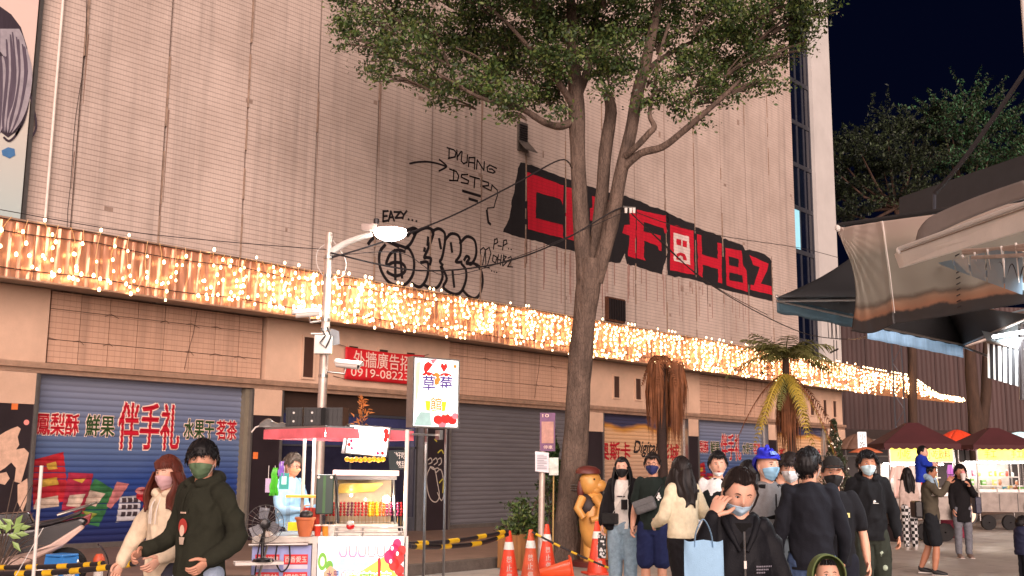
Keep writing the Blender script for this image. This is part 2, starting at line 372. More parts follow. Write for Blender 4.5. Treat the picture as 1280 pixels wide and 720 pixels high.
# ---- hanging advertisement sheet at the left edge, a drawing of long dark hair
m_ban = mat('printed_banner_sheet', srgb(214, 196, 190), .5, var=.05, vscale=.6)
N, L, b = nodes(m_ban)
tc = N.new('ShaderNodeTexCoord'); sp = N.new('ShaderNodeSeparateXYZ'); L.new(tc.outputs['Object'], sp.inputs[0]); cr = N.new('ShaderNodeValToRGB'); mr = N.new('ShaderNodeMapRange'); mr.inputs[1].default_value = 5.4; mr.inputs[2].default_value = 10.2; L.new(sp.outputs[2], mr.inputs[0]); L.new(mr.outputs[0], cr.inputs[0])
el = cr.color_ramp.elements; el[0].position = 0; el[0].color = srgb(176, 196, 196)+(1,); el[1].position = 1; el[1].color = srgb(236, 176, 180)+(1,)
e = el.new(.35); e.color = srgb(205, 200, 190)+(1,); e = el.new(.8); e.color = srgb(228, 200, 190)+(1,); L.new(cr.outputs[0], b.inputs['Base Color'])
BAN = bl(MB().box(3.2, 7.58, WY-.10, WY-.002, 5.55, 14.0), 'advertising_banner', m_ban)
def wp(px, py, off=0.0): return onY(px, py, WY-off)
hair_c = [mat('banner_hair_dark', srgb(52, 42, 54), .6, var=.2, stretch=(6, 6, .6), vscale=5), mat('banner_hair_mid', srgb(88, 78, 92), .6, var=.25, stretch=(8, 8, .6), vscale=5), mat('banner_hair_light', srgb(158, 152, 160), .6, var=.2)]
def wpoly(pts, mt, name, off=.004, parent=None, base=.10, t=.003):
    mb = MB(); mb.poly([wp(x, y, base+off) for x, y in pts], (0, -t, 0)); return mb.build(name, mt, parent or BLD, world=True)
wpoly([(-60, 0), (0, 8), (14, 18), (26, 34), (34, 60), (36, 90), (34, 120), (28, 150), (20, 165), (10, 172), (2, 166), (-12, 160), (-60, 170)], hair_c[0], 'printed_hair', .002, BAN)
wpoly([(0, 36), (24, 36), (29, 46), (33, 60), (34, 74), (28, 70), (22, 64), (18, 76), (12, 66), (6, 72), (0, 64)], hair_c[2], 'printed_hair', .008, BAN)
rh = random.Random(31)
for k in range(15):
    x0 = -2+k*2.5; c_ = hair_c[k % 3 if k % 3 else 1]; top_ = 40+abs(k-7)*3 if k > 3 else 70; pts_ = [(x0, top_), (x0+4+rh.uniform(-1, 2), 90), (x0*.9+3+rh.uniform(-2, 2), 125), (x0*.7+rh.uniform(-1, 3), 150), (x0*.5+rh.uniform(-2, 1), 166)]
    L_ = smooth_path([wp(x, y, .111+.0006*k) for x, y in pts_], 3); mb = MB(); n = len(L_); w_ = [.045*math.sin(math.pi*min(.98, .08+i/n)) for i in range(n)]; mb.add([p+Vector((sg*w_[i], 0, 0)) for i, p in enumerate(L_) for sg in (-1, 1)], [(2*i, 2*i+1, 2*i+3, 2*i+2) for i in range(n-1)]); mb.build('printed_hair_strand', c_, BAN, world=True)
mb = MB(); 
for pts in ([(33, 100), (38, 120), (44, 145), (45, 160), (40, 170), (36, 168)], [(30, 110), (30, 140), (22, 165), (12, 176), (5, 172)], [(34, 90), (36, 120), (30, 150), (20, 168)]):
    stroke(mb, smooth_path([wp(x, y, .11) for x, y in pts]), .035, WN)
mb.build('printed_hair_strand', hair_c[0], BAN, world=True)
wpoly([(2, 188), (10, 184), (18, 186), (19, 194), (12, 198), (3, 194)], mat('banner_blue', srgb(70, 120, 170), .6), 'printed_bow', .006, BAN)
bl(MB().box(7.60, 7.66, WY-.12, WY-.002, 5.5, 14.0), 'banner_rail', m_steel)
# ---- graffiti
m_spray = mat('black_spray_paint', srgb(26, 20, 24), .6, var=.15)
m_red = mat('red_wall_paint', srgb(198, 14, 44), .65, var=.12, vscale=2)
m_blk = mat('black_wall_paint', srgb(24, 20, 24), .7, var=.35, vscale=6)
def spray(name, paths, w, mt=m_spray, off=.003, k=4, raw=False, label=None):
    mb = MB()
    for pts in paths:
        q = [wp(x, y, off) for x, y in pts]
        stroke(mb, q if raw else smooth_path(q, k), w, WN, t=.003)
    return bl(mb, name, mt, label=label, kind='stuff' if len(paths) > 1 else None)
Z5 = lambda pts: [(500+x/6.544, 180+y/6.544) for x, y in pts]
spray('graffiti_arrow', [Z5([(80, 160), (140, 148), (220, 145), (300, 158), (378, 184)]), Z5([(322, 128), (350, 150), (380, 182), (350, 205), (320, 220)])], .045)
spray('graffiti_writing', [Z5(p) for p in (
    [(402, 38), (400, 118)], [(385, 30), (440, 48), (458, 70), (450, 105), (395, 118)], [(465, 50), (468, 130)], [(466, 110), (500, 60)], [(508, 62), (500, 140), (520, 160), (548, 150), (552, 90)],
    [(560, 185), (565, 110), (612, 112), (608, 205)], [(565, 150), (610, 155)], [(625, 205), (632, 130), (685, 215), (690, 145)], [(790, 200), (735, 172), (712, 190), (716, 225), (760, 238), (778, 228), (752, 205), (730, 205)],
    [(440, 212), (436, 300)], [(405, 205), (460, 225), (480, 262), (470, 300), (405, 298)], [(555, 250), (505, 250), (500, 270), (560, 300), (555, 325), (500, 315)], [(570, 262), (650, 285)], [(612, 275), (606, 358)],
    [(665, 300), (662, 350)], [(662, 298), (722, 315), (724, 340), (668, 345)], [(668, 345), (745, 382)], [(745, 380), (752, 335), (796, 378)])], .038, raw=True)
spray('graffiti_writing', [Z5([(796, 378), (797, 420), (780, 470), (768, 520), (715, 524), (712, 560)])], .032, raw=True)
spray('graffiti_writing', [Z5([(514, 384), (664, 428)]), Z5([(566, 448), (632, 468)]), Z5([(710, 545), (722, 640), (738, 655)])], .07, raw=True)
Z4 = lambda pts: [(450+x/4.8, 250+y/4.8) for x, y in pts]
spray('graffiti_writing', [Z4(p) for p in ([(140, 68), (138, 130)], [(138, 68), (168, 66)], [(138, 98), (162, 96)], [(138, 128), (165, 124)], [(170, 128), (185, 68), (205, 125)], [(176, 105), (200, 103)], [(205, 72), (240, 72), (212, 108), (250, 106)], [(245, 70), (262, 90), (280, 66)], [(262, 90), (255, 112)], [(290, 115), (293, 118)], [(312, 120), (316, 122)], [(336, 126), (340, 128)])], .05, raw=True)
spray('graffiti_bubble_letters', [Z4(p) for p in (
    [(50, 262), (80, 230), (130, 228), (170, 250), (230, 280)], [(150, 270), (120, 310), (115, 370), (130, 430), (170, 490), (230, 515), (280, 500), (315, 450), (325, 390), (318, 340), (295, 295), (270, 285), (200, 260)],
    [(268, 310), (230, 300), (185, 320), (160, 370), (165, 390), (200, 375), (250, 380), (272, 410), (258, 440), (215, 455), (175, 440), (165, 430)], [(210, 300), (212, 475)], [(240, 310), (252, 465)],
    [(285, 215), (310, 190), (340, 180), (320, 230), (300, 265), (270, 290)], [(285, 180), (320, 168), (345, 180)],
    [(320, 205), (370, 175), (410, 168), (440, 190), (425, 250), (405, 300), (385, 345), (400, 345), (425, 352), (420, 385)],
    [(365, 375), (405, 375), (408, 430), (395, 480), (370, 515), (345, 520), (310, 500)], [(408, 225), (405, 270)], [(388, 290), (385, 305)],
    [(430, 190), (470, 172), (505, 195), (510, 240), (500, 310), (490, 350), (480, 370), (495, 390)],
    [(475, 235), (485, 290)], [(485, 400), (495, 460), (475, 510), (450, 530), (415, 525), (385, 510)],
    [(510, 240), (545, 203), (590, 215), (605, 270), (600, 330), (575, 370), (610, 372)], [(545, 260), (552, 310)],
    [(555, 430), (565, 520)], [(490, 400), (520, 470), (500, 520), (530, 550), (575, 565), (610, 545), (635, 480), (635, 420), (610, 385)],
    [(600, 260), (640, 220), (685, 240), (698, 300), (690, 350), (665, 385), (650, 378)], [(625, 360), (640, 338), (655, 350), (640, 380), (680, 380), (720, 400)],
    [(690, 385), (725, 420), (736, 490), (720, 560), (690, 590), (650, 575), (615, 540)])], .075)
spray('graffiti_writing', [Z4(p) for p in ([(725, 385), (722, 300), (740, 285), (752, 300), (735, 390)], [(755, 385), (752, 300), (775, 285), (785, 320), (765, 390)], [(735, 400), (778, 408)], [(788, 425), (791, 427)], [(803, 430), (806, 432)], [(818, 434), (822, 436)],
    [(808, 235), (800, 295)], [(806, 238), (822, 232), (826, 255), (806, 265)], [(828, 275), (848, 278)], [(862, 245), (855, 300)], [(860, 245), (878, 240), (882, 262), (862, 272)], [(890, 292), (893, 294)], [(905, 296), (909, 298)],
    [(800, 330), (794, 365), (812, 378), (822, 345), (802, 332)], [(830, 328), (822, 385)], [(848, 330), (842, 390)], [(826, 358), (846, 360)], [(862, 330), (855, 395)], [(860, 335), (878, 340), (862, 360), (880, 372), (858, 395)], [(888, 348), (905, 340), (910, 360), (885, 400), (916, 402)])], .032, raw=True)
ZA = lambda pts: [(620+x/4.5, 190+y/4.5) for x, y in pts]
ZB = lambda pts: [(770+x/4.8, 240+y/4.8) for x, y in pts]
re_ = random.Random(77)
def rough_edge(pts, step=4.0, amp=.55):
    out = []
    for i in range(len(pts)):
        (x0, y0), (x1, y1) = pts[i], pts[(i+1) % len(pts)]; n = max(1, int(math.hypot(x1-x0, y1-y0)/step)); out.append((x0, y0))
        for k in range(1, n): t = k/n; out.append((x0+(x1-x0)*t+re_.gauss(0, amp), y0+(y1-y0)*t+re_.gauss(0, amp)))
    return out
def wp2(pts, mt, name, lay): return wpoly(rough_edge(pts, 4.0 if lay < 2 else 3.0, .5 if lay == 0 else .25), mt, name, .002+lay*.006, BLD, base=0.0)
wp2(ZA([(138, 58), (200, 72), (280, 105), (340, 128), (430, 160), (560, 205), (700, 245), (770, 262), (830, 285)])+ZB([(150, 60), (305, 118), (315, 130), (300, 400), (275, 495), (180, 465), (66, 432), (54, 366), (25, 425), (-30, 418)])+ZA([(640, 620), (560, 595), (440, 560), (300, 525), (240, 505), (130, 480), (40, 450), (75, 370), (95, 250), (118, 130)]), m_blk, 'graffiti_block', 0)
wp2(ZB([(305, 120), (370, 155), (470, 190), (476, 210), (560, 240), (630, 265), (640, 285), (655, 278), (760, 320), (775, 350), (800, 345), (870, 365), (925, 400), (935, 420), (943, 655), (870, 640), (790, 620), (660, 590), (560, 560), (480, 530), (400, 515), (308, 498)]), m_blk, 'graffiti_block', 0)
m_white_p = mat('white_wall_paint', srgb(225, 205, 198), .65, var=.1)
reds = [ZA([(172, 112), (380, 188), (376, 300), (362, 265), (228, 225), (222, 372), (375, 410), (378, 486), (180, 434)]),
    ZA([(392, 196), (432, 204), (436, 360), (470, 372), (470, 230), (500, 238), (500, 510), (392, 488)]),
    ZA([(540, 248), (566, 254), (556, 315), (550, 390), (528, 384), (528, 316), (542, 314)]),
    ZA([(590, 262), (640, 275), (650, 470), (600, 455)]),
    ZB([(80, 92), (118, 104), (118, 400), (72, 384), (82, 262), (38, 246), (50, 198), (84, 196)]),
    ZB([(124, 106), (290, 142), (298, 138), (303, 250), (292, 248), (285, 218), (166, 180), (164, 236), (268, 262), (272, 355), (258, 350), (250, 325), (168, 292), (166, 390), (178, 412), (124, 396)]),
    ZB([(325, 192), (466, 232), (470, 496), (325, 470)]),
    ZB([(486, 252), (512, 260), (514, 372), (612, 402), (608, 304), (632, 308), (636, 550), (612, 542), (612, 462), (518, 436), (520, 515), (495, 508)])]
for M_ in (m_red, m_blk, m_white_p):
    N, L, b = nodes(M_); c_ = tuple(b.inputs['Base Color'].default_value)[:3]; tile_nodes(N, L, b, c_, .095, .055, tuple(x*.45 for x in c_), tuple(min(1, x*1.25+.012) for x in c_))
for q in reds: wp2(q, m_red, 'graffiti_letter', 1)
wp2(ZB([(655, 335), (752, 352), (762, 440), (782, 470), (790, 600), (664, 560)]), m_red, 'graffiti_letter', 1)
wp2(ZB([(800, 378), (915, 430), (905, 475), (868, 550), (932, 566), (938, 618), (806, 585), (808, 556), (828, 560), (862, 450), (830, 440), (822, 436)]), m_red, 'graffiti_letter', 1)
for q in ([(675, 385), (735, 402), (735, 452), (680, 438)], [(680, 482), (758, 500), (762, 545), (682, 530)]): wp2(ZB(q), m_blk, 'graffiti_letter', 2)
wp2(ZB([(345, 244), (438, 268), (445, 438), (348, 412)]), m_white_p, 'graffiti_face', 2)
for q in ([(364, 280), (390, 286), (390, 322), (364, 315)], [(400, 290), (425, 296), (425, 334), (400, 327)], [(362, 372), (385, 362), (412, 372), (424, 400), (424, 412), (404, 408), (400, 388), (386, 380), (370, 390)], [(362, 390), (388, 398), (388, 410), (362, 404)]):
    wp2(ZB(q), m_red, 'graffiti_face', 3)
mb = MB(); rp = random.Random(5)   # paint runs below the block letters
for i in range(60):
    px = rp.uniform(655, 935); py = 300+(px-655)*.235+rp.uniform(-4, 4); a = wp(px, py, .003); ln = rp.uniform(.3, 1.5)
    w = rp.uniform(.008, .02); mb.box(a.x-w, a.x+w, WY-.0035-.0002*(i % 9), WY-.001, a.z-ln, a.z)
bl(mb, 'paint_runs', mat('thin_paint_run', srgb(158, 124, 114), .7, var=.3), kind='stuff')
mb = MB()   # chipped and missing mosaic tiles
for i in range(45):
    x = rp.uniform(8, 35.5); z = 5.5+rp.random()**1.5*10; w = rp.choice((1, 1, 2, 3))*.055; h_ = rp.choice((1, 1, 1, 2))*.095; x = math.floor(x/.055)*.055; z = math.floor(z/.095)*.095
    mb.box(x, x+w, WY-.0022, WY-.001, z+.008, z+h_-.004)
bl(mb, 'chipped_tile', mat('bare_render', srgb(150, 130, 118), .9, var=.3), kind='stuff')
mb = MB()   # rust runs
for i in range(46):
    j = rp.choice(joints[10:-1]); x = j+rp.uniform(-.05, .05); z = rp.uniform(6.5, 15); ln = rp.uniform(.4, 2.4); w = rp.uniform(.006, .022); mb.add([(x-w, WY-.0028, z), (x+w, WY-.0028, z), (x+w*.3, WY-.0028, z-ln), (x-w*.3, WY-.0028, z-ln)], [(0, 1, 2, 3)])
bl(mb, 'rust_run', mat('rust_stain', srgb(142, 116, 102), .9, var=.3), kind='stuff')
# ================================================================== street level facade
m_tile2 = mat('beige_facade_tile', srgb(200, 168, 146), .5, var=0)
N, L, b = nodes(m_tile2); tile_nodes(N, L, b, srgb(204, 166, 142), .098, .11, srgb(126, 88, 68), srgb(170, 132, 108), hs=.08)
tile_rng = [(8.27, 12.56), (17.8, 22.9), (28.8, 33.4)]
plain_rng = [(-8, 8.22), (12.62, 17.76), (22.95, 28.75), (33.45, 38.9)]
for a, c in plain_rng: bl(MB().box(a, c, WY-.04, WY+.16, 3.22, 4.465), 'plaster_band', m_beige)
for a, c in tile_rng:   # tiled fields of separate panels with open joints
    n = 8; w = (c-a)/n
    bl(MB().box(a+.002, c-.002, WY+.125, WY+.158, 3.22, 4.46), 'tile_bed', m_bead)
    for i in range(n):
        for (z0, z1) in ((3.24, 3.627), (3.638, 4.147), (4.158, 4.45)):
            bl(MB().box(a+i*w+.006, a+(i+1)*w-.006, WY+.03+rj.uniform(-.004, .006), WY+.12, z0, z1), 'tile_panel', m_tile2)
    mb = MB()
    for i in range(9):
        for z0 in (3.63, 4.15):
            if rj.random() < .6: 
                x = a+i*w; mb.tube([(x-.10, WY+.02, z0+rj.uniform(-.04, .04)), (x, WY+.0, z0+.02), (x+rj.uniform(.02, .2), WY+.01, z0-rj.uniform(0, .06))], .004, 4)
    x = a+w*5.2; mb.tube([(x, WY+.01, 4.42), (x-.05, WY+.01, 4.0), (x-.15, WY+.01, 3.6), (x-.2, WY+.01, 3.3)], .005, 4)
    bl(mb, 'broken_tile_crack', m_joint, kind='stuff')
slotm = mat('slot_window_dark', srgb(70, 48, 40), .4, var=.2)
for px in (384, 440, 478, 512, 770, 797, 821, 852, 1013, 1029, 1041):
    p = onY(px, 470, WY-.04); x = p.x
    z0, z1 = (3.45, 4.12)
    if x < 13.7: z0, z1 = 3.30, 4.2
    fr = bl(MB().box(x-.17, x-.13, WY-.075, WY-.041, z0, z1).box(x+.13, x+.17, WY-.075, WY-.041, z0, z1).box(x-.13, x+.13, WY-.075, WY-.041, z1-.04, z1).box(x-.13, x+.13, WY-.075, WY-.041, z0, z0+.04), 'slot_window', m_beige)
    MB().box(x-.13, x+.13, WY-.052, WY-.0415, z0+.04, z1-.04).build('pane', slotm, fr, world=True)
m_ledge = mat('aluminium_ledge', srgb(214, 176, 150), .35, metal=.6, var=.2, vscale=5)
bl(MB().box(-8, 38.95, WY-.16, WY+.1, 3.12, 3.215), 'ledge', m_ledge)
bl(MB().box(-8, 38.95, WY-.10, WY+.1, 3.04, 3.118), 'ledge', m_ledge)
# pillars: beige capitals over black shafts
pill = [(6.6, 8.06, .0), (12.34, 13.0, .0), (16.95, 17.75, .0), (22.95, 23.66, .0), (27.95, 28.52, .0), (32.92, 33.5, .0), (37.42, 38.9, .0), (3.0, 3.6, 0), (-1.5, -.9, 0)]
m_pil = mat('black_pillar_tile', srgb(42, 34, 38), .35, var=.2, vscale=2)
for a, c, _ in pill:
    full = (a == 16.95)
    bl(MB().box(a, c, WY-.10, WY+.4, PZ, 3.035 if full else 2.52), 'pillar_shaft', m_pil)
    if not full: bl(MB().box(a, c, WY-.115, WY+.4, 2.523, 3.035), 'pillar_capital', m_beige)
    for u0, u1 in ((a-.045, a-.002), (c+.002, c+.045)): bl(MB().box(u0, u1, WY-.12, WY+.2, PZ, 3.03), 'steel_trim', m_steel)
bl(MB().box(-8, 38.9, WY+.30, WY+.36, PZ, 3.04), 'shop_back_wall', m_black)
bl(MB().box(37.3, 39.0, WY+.2, WY+5, PZ, 4.5), 'corner_pier', m_beige)
# peeling poster remains on the first pillar
for pts in ([(-2, 545), (6, 540), (14, 536), (22, 533), (26, 536), (22, 546), (24, 556), (20, 562), (30, 560), (36, 566), (34, 576), (30, 590), (26, 604), (18, 602), (20, 585), (14, 578), (6, 585), (-2, 590)], [(-2, 592), (8, 590), (12, 598), (6, 606), (-2, 604)], [(22, 606), (34, 598), (35, 622), (28, 640), (22, 628)]):
    mb = MB(); mb.poly([onY(x, y, WY-.104) for x, y in pts], (0, -.003, 0)); bl(mb, 'torn_poster', mat('poster_remains', srgb(208, 172, 148), .8, var=.2, vscale=9))
mb = MB(); mb.poly([onY(x, y, WY-.104) for x, y in ((15, 499), (23, 499), (22, 512), (14, 512))], (0, -.004, 0)); bl(mb, 'orange_sticker', mat('orange_sticker', srgb(225, 120, 60), .5))
p = onY(33, 528, WY-.1); mb = MB(); mb.lathe([(.045, 0), (.045, .004)], 14, Matrix.Translation(p) @ Matrix.Rotation(R(90), 4, 'X')); bl(mb, 'round_sticker', mat('pink_sticker', srgb(235, 150, 140), .5))
p = onY(319, 569, WY-.1); bl(MB().box(p.x-.05, p.x+.06, WY-.105, WY-.101, p.z-.07, p.z+.06), 'orange_sticker', MATS['orange_sticker'])
mb = MB()   # spray tag on the black pillar
Zp = lambda pts: [onY(500+x/2.4, 420+y/2.4, WY-.102) for x, y in pts]
for pts in ([(90, 395), (80, 420), (82, 460), (92, 490), (108, 498), (118, 480), (112, 440), (104, 400), (92, 392)], [(108, 410), (122, 400), (130, 430), (132, 470), (124, 494), (112, 470)], [(84, 372), (92, 366), (96, 378), (86, 384)], [(100, 372), (108, 366), (112, 378), (102, 386)], [(114, 370), (122, 366), (124, 380), (116, 388)], [(90, 392), (100, 400), (112, 396), (120, 402)]):
    stroke(mb, smooth_path(Zp(pts), 3), .022, WN)
bl(mb, 'graffiti_tag', mat('pale_spray', srgb(170, 160, 150), .6), kind='stuff')
mb = MB()
for pts in ([(114, 350), (124, 342), (130, 352)], [(104, 310), (110, 316)], [(118, 440), (130, 430), (128, 470)]): stroke(mb, smooth_path(Zp(pts), 3), .03, WN)
bl(mb, 'graffiti_tag', mat('yellow_spray', srgb(170, 160, 60), .6), kind='stuff')
# ---- roller shutters
PIT = .105
def corr(z): t = ((z-PZ)/PIT) % 1.0; return .018*math.sin(math.pi*min(1, t/.86))**.8 if t < .86 else -.004
def shutter(x0, x1, mats, z1=3.02, z0=PZ+.02, y=WY+.12, split=None):
    mb = MB(); z = PZ; zs = []
    while z < z1:
        for t in (0, .12, .3, .55, .75, .86, .93): zs.append(z+t*PIT)
        z += PIT
    vs = []
    for q in zs: vs += [(x0, y-corr(q+1e-5), q), (x1, y-corr(q+1e-5), q)]
    mb.add(vs, [(2*i, 2*i+1, 2*i+3, 2*i+2) for i in range(len(zs)-1)])
    sh = bl(mb, 'roller_shutter', mats, smooth=60, kind='stuff')
    for u0, u1 in ((x0-.05, x0-.002), (x1+.002, x1+.05)): bl(MB().box(u0, u1, y-.10, y+.05, PZ, 3.03), 'shutter_guide', m_steel)
    bl(MB().box(x0, x1, y-.07, y+.02, PZ+.002, PZ+.09), 'shutter_bottom_rail', m_steel)
    return sh
def sliced(vs, fs, O, U, V, y):
    """flat lettering cut at every slat and pressed onto the corrugated curtain"""
    bm = bmesh.new(); bv = [bm.verts.new(O+U*v.x+V*v.y) for v in vs]
    for f in fs:
        try: bm.faces.new([bv[i] for i in f])
        except ValueError: pass
    zs = [v.co.z for v in bm.verts]; z = PZ
    cuts = []
    while z < max(zs):
        for t in (.0, .2, .5, .8, .93): 
            q = z+t*PIT
            if min(zs) < q < max(zs): cuts.append(q)
        z += PIT
    for q in cuts: bmesh.ops.bisect_plane(bm, geom=bm.verts[:]+bm.edges[:]+bm.faces[:], dist=1e-5, plane_co=(0, 0, q), plane_no=(0, 0, 1))
    bm.verts.index_update()
    out = [(v.co.x, y-corr(v.co.z), v.co.z) for v in bm.verts]; fo = [tuple(v.index for v in f.verts) for f in bm.faces]; bm.free()
    return out, fo
def sh_text(s, x, z, w, h, mt, outline=None, y=WY+.12, parent=None, **kw):
    for m_, k_, lay, nm in ((outline, .115, .006, 'lettering_outline'), (mt, .036, .012, 'lettering')):
        if m_ is None: continue
        vs, fs = fit_text(s, w, h, **kw); mb = MB(); t = k_*min(h, .5)*.5; q = 0
        for dz in (-t, 0, t):
            a, f = sliced(vs, fs, Vector((x, 0, z+dz)), Vector((1, 0, 0)), Vector((0, 0, 1)), y-lay)
            for dx in ((-t, t) if dz == 0 else (-t*.7, t*.7)): q += 1; mb.add([(p[0]+dx, p[1]-q*.0004, p[2]) for p in a], f)
        mb.build(nm, m_, parent, world=True)
def sh_poly(pts, mt, name, parent, lay=1, y=WY+.12, world=False):
    P = [onY(x, yy, WY+.1) for x, yy in pts] if not world else [Vector(p) for p in pts]
    vs = [Vector((p.x, p.z, 0)) for p in P]; fs = tess(vs)
    a, f = sliced(vs, fs, Vector((0, 0, 0)), Vector((1, 0, 0)), Vector((0, 0, 1)), y-.003*lay); mb = MB(); mb.add(a, f); mb.build(name, mt, parent, world=True)
def grad_mat(name, stops, rough=.45):
    M = mat(name, (.5, .5, .5), rough, var=0); N, L, b = nodes(M); tc = N.new('ShaderNodeTexCoord'); sp = N.new('ShaderNodeSeparateXYZ'); L.new(tc.outputs['Object'], sp.inputs[0])
    nz = N.new('ShaderNodeTexNoise'); nz.inputs['Scale'].default_value = .8; L.new(tc.outputs['Object'], nz.inputs['Vector']); ad = N.new('ShaderNodeMath'); ad.operation = 'MULTIPLY_ADD'; ad.inputs[1].default_value = .5; L.new(nz.outputs['Fac'], ad.inputs[0]); L.new(sp.outputs[2], ad.inputs[2])
    mr = N.new('ShaderNodeMapRange'); mr.inputs[1].default_value = .25; mr.inputs[2].default_value = 3.25; L.new(ad.outputs[0], mr.inputs[0]); cr = N.new('ShaderNodeValToRGB'); L.new(mr.outputs[0], cr.inputs[0])
    el = cr.color_ramp.elements; el[0].position = stops[0][0]; el[0].color = srgb(*stops[0][1])+(1,); el[1].position = stops[-1][0]; el[1].color = srgb(*stops[-1][1])+(1,)
    for p_, c_ in stops[1:-1]: e = el.new(p_); e.color = srgb(*c_)+(1,)
    L.new(cr.outputs[0], b.inputs['Base Color']); return M
m_sblue = grad_mat('printed_blue_shutter', [(0, (34, 34, 72)), (.22, (28, 42, 94)), (.42, (36, 62, 124)), (.62, (84, 104, 140)), (1, (124, 130, 148))])
m_sgrey = mat('grey_shutter_steel', srgb(120, 118, 122), .4, metal=.35, var=.12, vscale=1.5, stretch=(.5, 1, 6))
m_scream = grad_mat('cream_shutter', [(0, (150, 120, 112)), (.6, (206, 170, 140)), (.86, (214, 172, 130)), (.9, (200, 140, 60)), (.93, (60, 62, 90)), (1, (70, 70, 96))])
m_tred = mat('crimson_lettering', srgb(178, 18, 40), .5, var=.05); m_tout = mat('pale_outline', srgb(232, 206, 192), .5, var=.05)
m_tgrn = mat('olive_lettering', srgb(44, 72, 34), .5, var=.05); m_tblk = mat('black_lettering', srgb(40, 34, 36), .5, var=.05)
def fruit_shutter(x0, x1, near):
    S = shutter(x0, x1, m_sblue); w = x1-x0; u = lambda f: x0+f*w
    sh_text('鳳梨酥', u(.095), 2.22, w*.185, .36, m_tred, m_tout, parent=S)
    sh_text('鮮果', u(.285), 2.22, w*.13, .36, m_tgrn, m_tout, parent=S)
    sh_text('伴手礼', u(.52), 2.24, w*.30, .82, m_tred, m_tout, parent=S)
    sh_text('水果干', u(.775), 2.22, w*.16, .36, m_tgrn, m_tout, parent=S)
    sh_text('茗茶', u(.925), 2.22, w*.11, .36, m_tred, m_tout, parent=S)
    P = {k: mat('print_'+k, srgb(*[v*.8+8 for v in c]), .5, var=.45, vscale=5) for k, c in dict(red=(190, 26, 40), rd2=(168, 30, 60), grn=(44, 110, 60), gold=(214, 170, 60), cream=(214, 190, 170), dark=(56, 42, 48), yg=(150, 160, 60), wh=(200, 196, 200), pk=(200, 120, 120)).items()}
    def rp_(pts, c, lay): sh_poly([(u(a), 0, z) for a, z in pts], P[c], 'printed_packet', S, lay, world=True)
    rp_([(0, 1.62), (.13, 1.76), (.17, .95), (.02, .86)], 'red', 1); rp_([(.04, 1.30), (.11, 1.34), (.12, 1.22), (.05, 1.18)], 'gold', 2); rp_([(.06, 1.56), (.10, 1.60), (.11, 1.48), (.07, 1.46)], 'gold', 2); rp_([(.03, .98), (.12, 1.04), (.13, .86), (.02, .82)], 'cream', 2)
    rp_([(.16, 1.42), (.27, 1.40), (.24, .72), (.14, .80)], 'rd2', 2); rp_([(.18, 1.30), (.24, 1.32), (.22, 1.24)], 'gold', 3); rp_([(.17, 1.04), (.24, 1.06), (.22, .84), (.16, .86)], 'cream', 3)
    rp_([(.28, 1.32), (.38, 1.10), (.31, .50), (.19, .62), (.23, 1.0)], 'grn', 1); rp_([(.26, 1.12), (.33, 1.06), (.29, .84), (.24, .90)], 'cream', 3); rp_([(.23, .78), (.30, .72), (.27, .62)], 'yg', 3)
    rp_([(.38, 1.26), (.44, 1.22), (.40, .98), (.36, .80), (.34, .84)], 'pk', 2); rp_([(.40, 1.0), (.50, 1.02), (.50, .60), (.39, .56)], 'wh', 1)
    for i in range(3):
        for j in range(3): rp_([(.41+i*.028, .66+j*.12), (.43+i*.028, .66+j*.12), (.43+i*.028, .74+j*.12), (.41+i*.028, .74+j*.12)], 'dark', 3)
    for cx, cz, r_, c in ((.53, 1.02, .055, 'red'), (.57, .95, .05, 'rd2'), (.61, 1.05, .05, 'red'), (.56, .82, .05, 'red'), (.50, 1.1, .03, 'pk'), (.64, .84, .07, 'yg'), (.70, 1.0, .07, 'grn'), (.78, .88, .08, 'yg'), (.72, .70, .08, 'wh'), (.86, .8, .07, 'grn'), (.60, .64, .07, 'cream'), (.92, .95, .06, 'red')):
        rp_([(cx+r_*math.cos(t), cz+r_*w*.55*math.sin(t)) for t in np.linspace(0, 2*math.pi, 12, endpoint=False)], c, 1+int(cx*100) % 3)
    return S
fruit_shutter(8.2, 12.2, True)
def cinema_shutter(x0, x1):
    S = shutter(x0, x1, m_scream); w = x1-x0; u = lambda f: x0+f*w
    sh_text('奥斯卡', u(.18), 2.02, w*.36, .50, m_tred, None, parent=S)
    sh_text('Digital', u(.55), 2.10, w*.30, .46, m_tblk, None, parent=S, shear=.3)
    sh_text('影城', u(.85), 2.02, w*.24, .50, m_tred, None, parent=S)
    return S
bl(MB().box(12.2, 12.30, WY-.02, WY+.2, PZ, 3.03), 'side_strip', mat('olive_strip', srgb(120, 112, 96), .6))
shutter(17.86, 22.86, m_sgrey); cinema_shutter(23.74, 27.85); fruit_shutter(28.64, 32.82, False); cinema_shutter(33.6, 37.3)
shutter(3.75, 6.5, m_sblue)
shutter(-.8, 2.95, m_sgrey)
